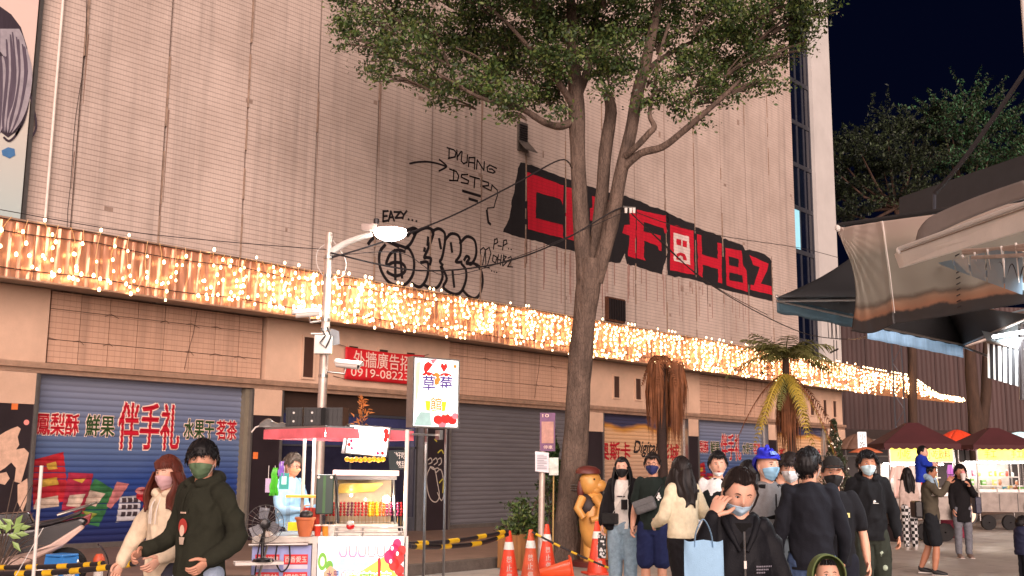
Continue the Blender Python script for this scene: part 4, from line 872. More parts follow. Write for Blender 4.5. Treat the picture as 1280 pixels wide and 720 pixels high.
# ================================================================== STREET FURNITURE
m_lampsteel = mat('galvanised_pole', srgb(196, 180, 170), .45, metal=.5, var=.2, vscale=6, bump=.1)
m_white = mat('white_enamel', srgb(224, 218, 212), .4, var=.06); m_grey = mat('grey_plastic', srgb(110, 110, 114), .5)
LD = 15.0; lb = xy(398, LD, PZ)
SL = thing('street_lamp', 'grey steel lamp post with curved arm and lit lamp head above the fruit cart', 'street lamp', lb)
pt = at(412, 291, LD); axis = Vector((pt.x-lb.x, pt.y-lb.y, pt.z-PZ))
def onp(py): 
    q = at(405, py, LD); t = (q.z-PZ)/(pt.z-PZ); return Vector((lb.x+(pt.x-lb.x)*t, lb.y+(pt.y-lb.y)*t, q.z))
MB().tube([lb, onp(600), onp(450), onp(330), onp(291)], [.075, .066, .062, .056, .054], 14).build('pole', m_lampsteel, SL, world=True, smooth=50)
for py in (322, 345, 400, 412, 470, 520): q = onp(py); MB().tube([q-Vector((0, 0, .02)), q+Vector((0, 0, .02))], .069, 14).build('steel_band', m_steel, SL, world=True, smooth=50)
arm = smooth_path([onp(318), at(428, 306, LD-.05), at(450, 297, LD-.15), at(464, 293, LD-.2)], 4)
MB().tube(arm, [.05, .05, .048, .047, .046, .045, .044, .043, .042, .04, .038, .036, .034], 12).build('arm', m_white, SL, world=True, smooth=50)
hd = at(488, 287, LD-.3); M4 = Matrix.Translation(hd) @ Matrix(((RT.x, -_h.x, 0, 0), (RT.y, -_h.y, 0, 0), (RT.z*.0, 0, 1, 0), (0, 0, 0, 1)))
mb = MB(); mb.lathe([(.02, .055), (.10, .05), (.15, .03), (.17, .0), (.17, -.01)], 20, M4 @ Matrix.Diagonal((1.35, .7, 1, 1))); mb.box(-.40, -.18, -.06, .06, -.02, .07, M4); mb.build('lamp_head', mat('grey_housing', srgb(150, 130, 122), .5), SL, world=True, smooth=50)
MB().lathe([(.19, .0), (.20, -.04), (.185, -.085), (.14, -.125), (.08, -.15), (.01, -.155)], 24, M4 @ Matrix.Diagonal((1.15, .9, 1, 1))).build('lamp_glass', mat('lit_lamp_glass', (1, .98, .92), .4, var=0, emit=30, ecol=(1, .97, .9)), SL, world=True, smooth=True)
MB().lathe([(.04, .085), (.04, .15), (.02, .16)], 12, M4 @ Matrix.Translation((-.2, 0, 0))).build('photocell', m_black, SL, world=True, smooth=50)
ld = bpy.data.lights.new('lamp_light', 'SPOT'); ld.energy = 260; ld.spot_size = R(150); ld.spot_blend = .6; ld.color = (1, .95, .88); ld.shadow_soft_size = .15
lo = bpy.data.objects.new('lamp_light', ld); COL.objects.link(lo); lo.parent = SL; lo.location = root_inv(SL) @ (hd+Vector((0, 0, -.2)))
mb = MB()
mb.tube(smooth_path([onp(300)+RT*.05, at(398, 312, LD), at(396, 330, LD), at(404, 345, LD)], 4), .006, 4)
mb.build('loose_cable', m_white, SL, world=True)
mb = MB(); mb.tube(smooth_path([onp(300)+RT*.05, at(432, 325, LD), at(428, 345, LD), at(412, 348, LD)], 4), .006, 4); mb.build('loose_cable', m_white, SL, world=True)
# junction box with a leaflet and wires
q = onp(432); MJ = Matrix.Translation(q+_h*-.11) @ Matrix(((RT.x, -_h.x, 0, 0), (RT.y, -_h.y, 0, 0), (0, 0, 1, 0), (0, 0, 0, 1)))
JB = thing('junction_box', 'white electrical box with tangled wires and a yellow green label strapped on the lamp post', 'electrical box', tuple(q))
o = MB().box(-.12, .12, -.05, .05, -.13, .13, MJ).build('case', m_white, JB, world=True); bevel(o, .01)
MB().box(-.17, .02, -.08, .05, .14, .16, MJ).build('cover_flap', m_white, JB, world=True)
MB().box(-.12, .12, -.056, -.051, -.13, -.05, MJ).build('label', mat('lime_label', srgb(190, 200, 110), .5, var=.2, vscale=20), JB, world=True)
MB().box(-.08, .08, -.056, -.051, -.03, .07, MJ).build('window', mat('pale_blue_print', srgb(150, 180, 200), .5, var=.4, vscale=18), JB, world=True)
mb = MB(); mb.tube([M4.to_3x3().to_4x4() @ Vector((0, 0, 0))+q+_h*-.19+RT*a+Vector((0, 0, b_)) for a, b_ in ((-.02, .22), (.04, .12), (-.03, .02), (.05, -.05), (.12, .1), (.06, .24))], .012, 5); mb.build('wires', m_black, JB, world=True)
mb = MB(); mb.slab([MJ @ Vector(v) for v in ((.04, -.09, -.02), (.22, -.07, .02), (.20, -.08, .2), (.08, -.1, .24))], (0, 0, .003)); mb.build('plastic_bag', mat('clear_grey_plastic', srgb(120, 122, 126), .3), JB, world=True)
def camera(px, py, d_right, label, scale=1.0):
    """bullet security camera, its lens toward d_right*RT"""
    c = at(px, py, LD-.1); fwd = (RT*d_right+Vector((0, 0, -.12))-_h*.25).normalized(); side = fwd.cross(Vector((0, 0, 1))).normalized(); up = side.cross(fwd)
    M = Matrix.Translation(c) @ Matrix((fwd, side, up)).transposed().to_4x4(); T = thing('security_camera', label, 'camera', tuple(c)); s_ = scale
    def ring(x0, x1, h, w): return [(x0, w*math.cos(a), h*math.sin(a)) for a in np.linspace(0, 2*math.pi, 17)[:-1]]
    mb = MB(); n = 16; rings = [(-.19, .04), (-.18, .055), (.12, .06), (.15, .062)]
    vs = []; 
    for x, r_ in rings: vs += [M @ Vector((x*s_, r_*s_*math.cos(a), r_*s_*math.sin(a)*.9)) for a in np.linspace(0, 2*math.pi, n+1)[:-1]]
    mb.add(vs, [(i*n+j, i*n+(j+1) % n, (i+1)*n+(j+1) % n, (i+1)*n+j) for i in range(3) for j in range(n)]+[tuple(range(n))[::-1]]); mb.build('body', m_white, T, world=True, smooth=50)
    MB().grid(lambda u_, v_: M @ Vector(((-.20+.40*u_)*s_, .068*s_*math.cos(math.pi*v_), (.066*math.sin(math.pi*v_)+.004)*s_)), 6, 10).build('sunshield', m_white, T, world=True, smooth=True).modifiers.new('t', 'SOLIDIFY').thickness = .004
    vs = [M @ Vector((.135*s_, .055*s_*math.cos(a), .05*s_*math.sin(a))) for a in np.linspace(0, 2*math.pi, 13)[:-1]]; MB().add(vs, [tuple(range(12))]).build('lens_window', m_black, T, world=True)
    q = onp(py+8); MB().tube([M @ Vector((-.04*s_, 0, -.05*s_)), M @ Vector((-.04*s_, 0, -.13*s_)), q], .017, 8).build('bracket', m_steel, T, world=True, smooth=50)
camera(383, 392, -1, 'white security camera on the lamp post pointing left, above the junction box')
camera(436, 456, 1, 'white security camera low on the lamp post pointing right, beside the red banner')
# ---- overhead wires
def wire(pts, r_, label, D=None, k=6):
    T = MB(); T.tube(smooth_path([at(*p) for p in pts], k), r_, 5, caps=False)
    o = T.mesh('overhead_wire', m_black); ob = link('overhead_wire', o); props(ob, label, 'wire'); return ob
wire([(415, 322, 14.9), (480, 302, 15.2), (560, 272, 15.8), (640, 232, 16.6), (700, 200, 17.4), (715, 210, 18.0)], .013, 'thick black wire rising from the lamp post to the left stem of the street tree')
wire([(413, 316, 14.9), (520, 338, 15.6), (620, 330, 16.6), (700, 302, 17.6), (770, 262, 18.2), (786, 262, 18.25)], .013, 'black wire sagging from the lamp post to the clamp on the tree')
wire([(413, 320, 14.9), (500, 316, 15.2), (560, 344, 15.6), (660, 316, 17), (785, 263, 18.25)], .006, 'thin dark wire sagging low over the bubble letters to the tree clamp')
wire([(786, 262, 18.25), (850, 284, 20), (920, 298, 23), (1000, 310, 28), (1048, 322, 30)], .008, 'thin wire from the tree clamp across the red letters to the building corner')
wire([(786, 264, 18.25), (830, 305, 19), (880, 350, 20), (950, 392, 22), (1010, 418, 24), (1060, 424, 25), (1090, 420, 20)], .011, 'wire from the tree clamp sloping down past the graffiti to the dark awning')
wire([(786, 263, 18.25), (850, 325, 19.5), (900, 362, 21), (960, 394, 22.5)], .007, 'thinner wire running beside the sloping one below the tree clamp')
wire([(0, 262, 14), (150, 288, 14.3), (280, 302, 14.6), (408, 312, 14.9)], .006, 'thin wire coming from the left edge of the street to the lamp post')
wire([(1282, 88, 9), (1240, 150, 9.2), (1200, 205, 9.4), (1168, 242, 9.6)], .022, 'thick guy cable slanting down to the dark roof at upper right')
cl = at(786, 262, 18.2)
TC = thing('wire_clamp', 'small silver clamp with insulators holding the wires on the right stem of the tree', 'clamp', tuple(cl))
mb = MB(); mb.tube([cl-RT*.10+UP*.05, cl+RT*.12+UP*.03], .018, 6); mb.build('crossbar', m_steel, TC, world=True)
for a in (-.05, .03, .09): MB().tube([cl+RT*a-UP*.06, cl+RT*a+UP*.03], [.022, .03], 8).build('insulator', m_white, TC, world=True)
# white upright pole at the top right corner
p0 = at(1277, -40, 9.0); 
PL = thing('awning_mast', 'thin white mast at the upper right corner above the dark roof', 'pole', (p0.x, p0.y, 2.5))
MB().tube([(p0.x, p0.y, 2.5), (p0.x, p0.y, p0.z+1)], .03, 10).build('tube', m_white, PL, world=True, smooth=50)
# ---- lightbox sign on a stand, next to the cart
m_litwhite = mat('backlit_acrylic', (1, .97, .92), .4, var=0, emit=.95, ecol=(1, .97, .94))
def lit(name, col, e=1.3): return mat(name, srgb(*col), .4, var=.12, vscale=14, emit=e*.42)
BD = 10.9
sA, sB, sC, sD = at(518, 449, BD), at(575, 446, BD+.35), at(571, 534, BD+.35), at(512, 536, BD)
sA.z = (sA.z+.0); U = (sB-sA); U.z = 0; Wd = U.length; U.normalize(); Nn = Vector((U.y, -U.x, 0))
if Nn.dot(_h) > 0: Nn = -Nn
zt = (sA.z+sB.z)/2; zb = (sC.z+sD.z)/2; O = Vector(((sA.x+sD.x)/2, (sA.y+sD.y)/2, 0)); Wd = Wd*1.02
LB = thing('lightbox_sign', 'glowing strawberry sign box on a thin steel stand right of the fruit cart', 'sign', (O.x, O.y, 0), 0)
def bp(u_, z, n=0.0): return O+U*(u_*Wd)+Vector((0, 0, z))+Nn*n
def sbox(u0, u1, z0, z1, n0, n1, mb=None):
    mb = mb or MB(); vs = [bp(u0, z0, n0), bp(u1, z0, n0), bp(u1, z0, n1), bp(u0, z0, n1), bp(u0, z1, n0), bp(u1, z1, n0), bp(u1, z1, n1), bp(u0, z1, n1)]
    return mb.add(vs, [(3, 2, 1, 0), (4, 5, 6, 7), (0, 1, 5, 4), (1, 2, 6, 5), (2, 3, 7, 6), (3, 0, 4, 7)])
H_ = zt-zb
sbox(0, 1, zb, zt, -.10, -.002).build('case', m_steel, LB, world=True)
sbox(.03, .97, zb+.015, zt-.015, 0, .004).build('face', m_litwhite, LB, world=True)
mb = MB()
for a in ((0, .03, zb, zt), (.97, 1, zb, zt), (.03, .97, zb, zb+.015), (.03, .97, zt-.015, zt)): sbox(*a, -.001, .012, mb)
mb.build('frame', m_steel, LB, world=True)
def face_poly(pts, mt, name, lay, par=LB):  # pts in 0..1 of the face, y down
    mb = MB(); mb.poly([bp(x, zt-y*H_, .004+.0012*lay) for x, y in pts], Nn*.001); return mb.build(name, mt, par, world=True)
def circ(cx, cy, rx, ry, n=16, f=None): return [(cx+rx*math.cos(t)*(f(t) if f else 1), cy+ry*math.sin(t)*(f(t) if f else 1)) for t in np.linspace(0, 2*math.pi, n, endpoint=False)]
heart = lambda cx, cy, s_: [(cx, cy+s_*1.1), (cx-s_, cy), (cx-s_*.8, cy-s_*.6), (cx-s_*.3, cy-s_*.65), (cx, cy-s_*.3), (cx+s_*.3, cy-s_*.65), (cx+s_*.8, cy-s_*.6), (cx+s_, cy)]
lr = lit('lit_red_print', (225, 40, 36)); lo_ = lit('lit_orange_print', (240, 120, 50)); ly = lit('lit_yellow_print', (250, 200, 40)); lg = lit('lit_grey_green', (150, 180, 176), 1.0); lp = lit('lit_pink_print', (240, 110, 120)); ldk = mat('print_violet', srgb(80, 60, 130), .4, var=0, emit=.35)
face_poly([(.24, .10), (.32, .06), (.42, .10), (.34, .18), (.26, .24), (.22, .17)], lr, 'printed_strawberry', 1); face_poly([(.36, .03), (.50, .02), (.42, .10)], lp, 'printed_leaf', 1)
face_poly(heart(.66, .12, .075), lr, 'printed_strawberry', 1); face_poly(heart(.90, .10, .04), lo_, 'printed_strawberry', 1); face_poly(circ(.50, .30, .09, .09), lo_, 'printed_glow', 1)
face_poly(circ(.33, .27, .14, .06), lr, 'printed_cap', 1); face_poly(circ(.70, .26, .14, .055), lr, 'printed_cap', 1)
face_poly([(.06, .10), (.16, .06), (.14, .40), (.10, .62), (.06, .62)], lit('lit_peach', (252, 205, 160), 1.4), 'printed_swirl', 1); face_poly([(.10, .86), (.18, .78), (.38, .78), (.42, .97), (.05, .97)], lg, 'printed_ice', 1)
face_poly([(.27, .62), (.73, .62), (.70, .76), (.30, .76)], ly, 'printed_badge', 1)
for cx, cy, s_ in ((.55, .88, .10), (.72, .86, .11), (.86, .88, .10), (.64, .94, .09), (.92, .82, .07)): face_poly(circ(cx, cy, s_, s_*.65), lr if s_ > .09 else lp, 'printed_strawberry', 1+int(cx*10) % 2)
face_poly(circ(.70, .78, .06, .035, 8), lit('lit_cream', (250, 240, 190)), 'printed_flower', 3)
for s, u_, y, w, h, mt in (('草', .34, .37, .27, .21, ldk), ('莓', .71, .36, .27, .21, ldk), ('館', .50, .655, .24, .18, lo_)):
    for off, m2, dn in ((.06, m_litwhite, .007), (.0, mt, .0085)):
        mb = MB(); put_text(mb, s, w*Wd*(1+off), h*H_*(1+off), bp(u_, zt-y*H_, dn), U, Vector((0, 0, 1)), offset=off*.9+.04); mb.build('lettering', m2, LB, world=True)
mb = MB(); sbox(.36, .385, .1, zb-.002, -.06, -.03, mb); sbox(.78, .80, .1, zb-.002, -.06, -.03, mb); mb.build('stand_pole', m_steel, LB, world=True)
mb = MB(); sbox(.0, .58, zb-.08, zb-.06, -.03, .02, mb); sbox(.53, .6, zb-.12, zb-.02, -.02, .06, mb); mb.build('clamp', m_steel, LB, world=True)
sbox(.1, .95, .0, .1, -.25, .2).build('stand_base', m_black, LB, world=True)
# ---- notice pole by the tree
ND = 16.8; nb = xy(676, ND, 0)
NP = thing('notice_post', 'grey steel post carrying a tall purple sign and two paper notices beside the tree', 'sign post', nb)
a = at(676, 650, ND); MB().tube([nb, at(679, 520, ND)], .048, 10).build('pole', m_lampsteel, NP, world=True, smooth=50)
MN = lambda px, py, dn=0: at(px, py, ND-.06-dn)
def npanel(x0, y0, x1, y1, mt, name, dn=0, skew=0, t=.01):
    mb = MB(); mb.slab([MN(x0, y1, dn), MN(x1, y1+skew, dn), MN(x1, y0+skew, dn), MN(x0, y0, dn)], _h*t); return mb.build(name, mt, NP, world=True)
npanel(675, 516, 694, 564, mat('purple_sign', srgb(96, 50, 92), .4, var=.3, vscale=8), 'sign_panel')
npanel(677, 527, 692, 554, mat('bronze_sign_centre', srgb(160, 110, 96), .3, var=.3, vscale=10), 'sign_centre', .012)
mb = MB(); put_text(mb, '10', .10, .05, MN(682, 519.5, .014), RT, UP, offset=.01); put_text(mb, '停車', .14, .055, MN(685, 559, .014), RT, UP, offset=.005); mb.build('lettering', m_rt, NP, world=True)
npanel(669, 564, 686, 589, mat('paper', srgb(214, 208, 214), .6, var=.05), 'paper_notice', .02, 2)
npanel(686.5, 572, 698, 594, mat('plastic_sleeve', srgb(190, 196, 186), .25, var=.3, vscale=12), 'paper_notice', .02, 0)
mb = MB()
for i in range(9): q = MN(677.5, 569+i*2.1, .034); mb.tube([q-RT*.075, q+RT*(.075 if i % 3 else .03)], .0035, 4)
mb.build('printed_lines', mat('grey_ink', srgb(120, 118, 130), .6), NP, world=True, kind='stuff')
mb = MB(); mb.tube([at(692, 594, ND-.03), xy(691, ND-.03, 0)], .012, 6); mb.build('stake', mat('bamboo', srgb(170, 140, 84), .6), NP, world=True)
# ---- traffic cones
m_cone = mat('cone_red_orange', srgb(214, 66, 40), .45, var=.22, vscale=5); m_band = mat('cone_white_band', srgb(226, 222, 214), .5, var=.12); m_print = mat('cone_grey_print', srgb(196, 170, 160), .6, var=.2)
def cone_at(label, loc, s_=1.0, rot=None, proto=[None], mtl=None, text=True):
    T = thing('traffic_cone', label, 'traffic cone', loc, group='orange traffic cones round the tree')
    h = .74*s_
    mb = MB(); mb.lathe([(.15*s_, .03), (.145*s_, .05), (.028*s_, h), (.02*s_, h+.005)], 24); mb.build('cone', mtl or m_cone, T, smooth=50)
    o = MB().box(-.19*s_, .19*s_, -.19*s_, .19*s_, 0, .03).build('base', mtl or m_cone, T); bevel(o, .012)
    f = lambda z: (.145+(.028-.145)*(z/s_-.05)/(.69))*s_+.002
    z0, z1 = .50*s_, .60*s_; MB().lathe([(f(z0), z0), (f(z1), z1)], 24, cap=False).build('reflective_band', m_band, T, smooth=True)
    if text:
        for ch, z in (('禁', .38), ('止', .27), ('停', .16)):
            vs, fs = fit_text(ch, .075*s_, .085*s_, offset=.015); z *= s_; mb = MB(); out = []
            for v in vs:
                zz_ = z+v.y; r_ = f(zz_)+.0015; a = -math.pi/2+v.x/r_; out.append((r_*math.cos(a), r_*math.sin(a), zz_))
            mb.add(out, fs); mb.build('lettering', m_print, T)
    if rot: T.rotation_euler = rot
    return T
faceCam = PSI-math.pi/2+math.pi*.0
c = xy(637, 14.6); cone_at('red traffic cone with a white band, leftmost of the three upright ones', c, 1.0, (0, 0, R(-45)))
c = xy(664, 14.9); cone_at('faded orange traffic cone holding the end of the striped rope, middle of the upright three', c, 1.0, (0, 0, R(-52)), mtl=mat('cone_faded', srgb(196, 84, 52), .5, var=.3, vscale=6))
c = xy(684, 16.3); cone_at('red traffic cone close behind the notice post, right of the upright three', c, 1.0, (0, 0, R(-40)))
c = xy(746, 16.6); cone_at('red traffic cone under the yellow dog figure right of the tree', c, 1.05, (0, 0, R(-35)))
c = at(680, 713, 15.0); c = xy(716, 15.2, .17); T = cone_at('fallen orange traffic cone lying on its side at the foot of the tree', (c.x, c.y, .19), 1.0, None, mtl=mat('cone_bright', srgb(226, 82, 38), .4, var=.12), text=False)
dirc = -RT; dirc.z = 0; dirc.normalize(); T.rotation_euler = Vector((dirc.x, dirc.y, -.16)).to_track_quat('Z', 'Y').to_euler()
# ---- striped barrier poles and ropes
m_yel = mat('yellow_stripe', srgb(222, 176, 30), .5, var=.15); m_bar = mat('black_rubber', srgb(34, 28, 32), .5)
def striped(name, label, pts, r_, nst, k=6, cat='barrier'):
    S = smooth_path([Vector(p) for p in pts], k); T = thing(name, label, cat, tuple(S[0]))
    MB().tube(S, r_, 8).build('pole', m_bar, T, world=True, smooth=50)
    tot = len(S)-1
    for i in range(nst):
        t = (i+.5)/nst*tot; a, b_ = max(0, t-.13*tot/nst*1.3), min(tot, t+.13*tot/nst*1.3)
        pa = S[int(a)].lerp(S[min(int(a)+1, tot)], a-int(a)); pb = S[int(b_)].lerp(S[min(int(b_)+1, tot)], b_-int(b_))
        MB().tube([pa, pb], r_*1.12, 8).build('yellow_stripe', m_yel, T, world=True, smooth=50)
    return T
striped('striped_barrier', 'upper of two yellow and black barrier poles between the fruit cart and the cones', [at(512, 680, 12.2), at(560, 677, 13), at(606, 670, 13.9), at(634, 664, 14.5)], .028, 4)
striped('striped_barrier', 'lower of two yellow and black barrier poles between the fruit cart and the cones', [at(512, 683, 12.0), at(550, 683.5, 12.9), at(600, 679, 13.8), at(634, 668, 14.5)], .028, 4)
striped('striped_rope', 'yellow and black rope slanting from the faded cone down to the right of the tree', [at(665, 665, 14.8), at(700, 683, 14.7), at(735, 699, 14.6), at(766, 712, 14.5)], .014, 5, cat='rope')
striped('striped_barrier', 'yellow and black barrier pole across the bottom left corner before the blue stool', [at(-60, 711, 10.6), at(0, 709.5, 10.3), at(60, 708.5, 10.1), at(110, 706, 10.0), at(130, 704, 9.95)], .022, 6)
striped('striped_barrier', 'lowest yellow and black barrier pole curving across the bottom left corner', [at(-60, 718, 9.8), at(0, 717.5, 9.6), at(60, 716, 9.5), at(120, 711, 9.3), at(170, 704, 9.2)], .024, 7)
c = xy(132, 10.2); T = thing('bollard', 'small barrier post with an orange cap behind the woman in the cream hoodie', 'bollard', c); MB().lathe([(.1, 0), (.1, .03), (.045, .05), (.042, .62)], 14).build('post', m_white, T, smooth=50); MB().lathe([(.05, .62), (.052, .72), (.03, .76)], 14).build('cap', mat('cone_faded'), T, smooth=50)
# white stake and guy at left
sb = xy(53, 9.2)
WP = thing('white_pole', 'thin white upright pole in front of the scooter, held by a slanting guy cord', 'pole', sb)
MB().tube([sb, at(52, 582, 9.2)], .015, 10).build('tube', m_white, WP, world=True, smooth=50)
MB().tube([at(54, 660, 9.2), at(16, 726, 8.6)], .004, 4).build('guy_cord', m_white, WP, world=True)
# blue plastic stool
c = xy(86, 12.5, PZ); ST = thing('plastic_stool', 'sky blue plastic stool standing under the striped barrier at lower left', 'stool', c, R(20))
ST.scale = (.75, .75, .95)
m_bl = mat('sky_blue_plastic', srgb(60, 136, 214), .4, var=.08)
o = MB().box(-.17, .17, -.17, .17, .41, .44).build('seat', m_bl, ST); bevel(o, .015, 3)
for sx in (-1, 1):
    for sy in (-1, 1):
        mb = MB(); mb.add([(sx*.12, sy*.12, .41), (sx*.165, sy*.12, .41), (sx*.165, sy*.165, .41), (sx*.12, sy*.165, .41), (sx*.16, sy*.16, 0), (sx*.2, sy*.16, 0), (sx*.2, sy*.2, 0), (sx*.16, sy*.2, 0)], [(0, 1, 2, 3), (7, 6, 5, 4), (0, 4, 5, 1), (1, 5, 6, 2), (2, 6, 7, 3), (3, 7, 4, 0)]); mb.build('leg', m_bl, ST)
for a in range(4): MB().box(-.13, .13, -.17, -.155, .30, .405, Matrix.Rotation(a*math.pi/2, 4, 'Z')).build('apron', m_bl, ST)
# ---- scooter
SCx = xy(36, 12.6, PZ*0+.0)
SCO = thing('parked_scooter', 'black motor scooter with a pale side panel parked before the fruit shutter', 'scooter', (SCx.x, SCx.y, PZ if SCx.y > 11.9 else 0), 0)
z0 = SCO.location.z
ux = RT.copy(); ux.z = 0; ux.normalize(); ux = (ux*.94+_h*.34).normalized()
SCO.rotation_euler = (0, 0, math.atan2(ux.y, ux.x))   # local +x toward the rear (right in the photo)
m_sb = mat('scooter_black', srgb(26, 24, 28), .18, var=.1, spec=.7); m_sg = mat('scooter_pale_panel', srgb(176, 150, 138), .3, metal=.3, var=.1); m_tyre = mat('tyre', srgb(26, 25, 26), .85, bump=.3)
def prof(mb, pts, w, y0=0.0): mb.poly([(x, y0-w/2, z) for x, z in pts], (0, w, 0)); return mb
o = prof(MB(), [(-.75, .42), (-.55, .62), (-.2, .66), (.25, .72), (.62, .82), (.70, .78), (.55, .62), (.3, .48), (-.1, .36), (-.45, .30), (-.72, .32)], .30).build('body', m_sb, SCO); bevel(o, .05, 3)
o = prof(MB(), [(-.62, .36), (-.35, .34), (-.05, .38), (.3, .52), (.62, .74), (.66, .70), (.42, .48), (.1, .32), (-.2, .25), (-.6, .26)], .36).build('side_panel', m_sg, SCO); bevel(o, .02, 2)
o = prof(MB(), [(-.25, .68), (.0, .74), (.4, .80), (.62, .90), (.60, .84), (.3, .73), (-.2, .64)], .28).build('seat', m_bar, SCO); bevel(o, .02, 2)
o = prof(MB(), [(-.3, .66), (-.28, .86), (.05, .88), (.12, .74)], .24).build('storage_box', m_sb, SCO); bevel(o, .03, 3)
MB().tube([(.35, -.16, .84), (.62, -.14, .93), (.76, 0, .98), (.62, .14, .93), (.35, .16, .84)], .014, 8).build('grab_rail', m_steel, SCO, smooth=50)
o = prof(MB(), [(.60, .80), (.72, .86), (.70, .74), (.62, .70)], .2).build('tail_light', mat('dark_red_lens', srgb(120, 14, 20), .2), SCO); bevel(o, .01)
mb = MB(); mb.grid(lambda u_, v_: Vector((.62+.32*math.cos(R(-15+u_*70)), -.08+.16*v_, .22+.34*math.sin(R(-15+u_*70)))), 8, 2); mb.build('mudguard', m_sb, SCO, smooth=True).modifiers.new('t', 'SOLIDIFY').thickness = .01
for wx in (-.85, .48):
    Mx = Matrix.Translation((wx, 0, .235)) @ Matrix.Rotation(R(90), 4, 'X'); w = MB().lathe([(.16, -.045), (.21, -.05), (.235, -.02), (.235, .02), (.21, .05), (.16, .045)], 28, Mx, cap=False).build('wheel', m_tyre, SCO, smooth=50)
    MB().lathe([(.165, -.03), (.14, -.035), (.05, -.02), (.03, -.05), (.03, .05), (.05, .02), (.14, .035), (.165, .03)], 20, Mx).build('rim', m_steel, w, smooth=50)
o = MB().tube([(.1, -.2, .22), (.35, -.22, .25), (.62, -.22, .33)], [.03, .05, .055], 12).build('exhaust', m_steel, SCO, smooth=50)
o = prof(MB(), [(-.72, .3), (-.9, .9), (-.86, 1.0), (-.78, .98), (-.62, .5), (-.6, .34)], .30).build('leg_shield', m_sb, SCO); bevel(o, .03, 2)
MB().tube([(-.8, -.32, 1.05), (-.82, -.12, 1.0), (-.82, .12, 1.0), (-.8, .32, 1.05)], .018, 8).build('handlebar', m_bar, SCO, smooth=50)
for s_ in (-1, 1): MB().tube([(-.82, s_*.2, 1.02), (-.8, s_*.26, 1.2)], .008, 6).ball((-.79, s_*.27, 1.24), (.02, .07, .05), 10).build('mirror', m_sb, SCO, smooth=True)
# kickstand bike chair left of the cart
c = xy(299, 9.4); CH = thing('folding_stool', 'folding stool with a dark seat and thin metal legs beside the cart', 'stool', c, PSI-math.pi/2)
o = MB().box(-.16, .16, -.14, .14, .62, .65).build('seat', m_bar, CH); bevel(o, .012)
for a, b_ in ((-1, 1), (1, -1)):
    for y in (-.12, .12): MB().tube([(a*.15, y, .62), (b_*.18, y, .0)], .011, 6).build('leg', m_steel, CH, smooth=50)
# ---- yellow dog figure on the ledge behind the cone
c = xy(741, 17.9)
DG = thing('dog_statue', 'large yellow dog figure with a brown cap and dark waistcoat behind the tree', 'statue', c, 0)
m_dy = mat('yellow_fibreglass', srgb(206, 150, 78), .35, var=.12, vscale=3); m_db = mat('brown_cap', srgb(96, 40, 34), .5); m_dd = mat('dark_cloth', srgb(40, 28, 28), .6, var=.3)
def dp(px, py, off=0): return root_inv(DG) @ at(px, py, 17.9+off)
k_ = 17.9/F
mb = MB(); mb.ball(dp(738, 604), (.20, .18, .22), 18); mb.ball(dp(750, 607, -.02), (.13, .10, .10), 14); mb.ball(dp(742, 612, -.03), (.12, .12, .09), 14); hd_ = mb.build('head', m_dy, DG, smooth=True)
MB().ball(dp(754.5, 605, -.04), .035, 10).build('nose', m_black, DG, smooth=True)
MB().ball(dp(743, 599, -.19), .016, 8).build('eye', m_black, DG, smooth=True)
MB().ball(dp(726, 612, -.05), (.07, .06, .17), 12).build('ear', m_db, DG, smooth=True)
MB().lathe([(.21, 0), (.2, .06), (.13, .11), (.02, .13)], 18, Matrix.Translation(dp(735, 592))).build('cap', m_db, DG, smooth=50)
MB().ball(dp(742, 650), (.27, .22, .5), 18).build('body', m_dy, DG, smooth=True)
MB().ball(dp(735, 634), (.25, .23, .24), 16).build('waistcoat', m_dd, DG, smooth=True)
MB().tube([dp(744, 622, -.2), dp(752, 634, -.3), dp(748, 648, -.32), dp(738, 650, -.36)], [.07, .07, .06, .055], 10).build('arm', m_dy, DG, smooth=True)
MB().tube([dp(728, 622, -.2), dp(722, 636, -.3), dp(730, 648, -.36)], [.07, .07, .055], 10).build('arm', m_dy, DG, smooth=True)
for px in (736, 749): MB().tube([dp(px, 665), (dp(px, 690).x, dp(px, 690).y, .08)], [.1, .09], 10).build('leg', m_dy, DG, smooth=True)
MB().lathe([(.35, 0), (.35, .08)], 20).build('plinth', m_db, DG, smooth=40)
# ================================================================== FRUIT CART
CD = 10.3; co = xy(400, CD)
CA = thing('fruit_cart', 'brightly lit candied fruit cart with pink edged roof, glass case and printed front panels', 'food cart', co, PSI-math.pi/2+R(8))
CM = root_mat(CA)
def cw(x, y, z): return CM @ Vector((x, y, z))
m_alu = mat('cart_aluminium', srgb(190, 184, 176), .3, metal=.8, var=.15, vscale=10)
mb = MB().box(-.60, .82, .0, .72, .86, .93); o = mb.build('counter', m_alu, CA); bevel(o, .006)
MB().box(-.60, .82, .03, .70, .12, .855).build('cart_body', mat('cart_body_grey', srgb(120, 116, 118), .5), CA)
mb = MB(); mb.tube([(-.62, -.06, .855), (-.08, -.06, .862)], .016, 10); mb.build('rail', m_steel, CA, smooth=50)
for x in (-.02,): MB().box(x-.022, x+.022, -.012, .02, .12, .93).build('corner_post', m_steel, CA)
MB().box(.825, .85, -.01, .03, .05, .93).build('corner_post', m_steel, CA)
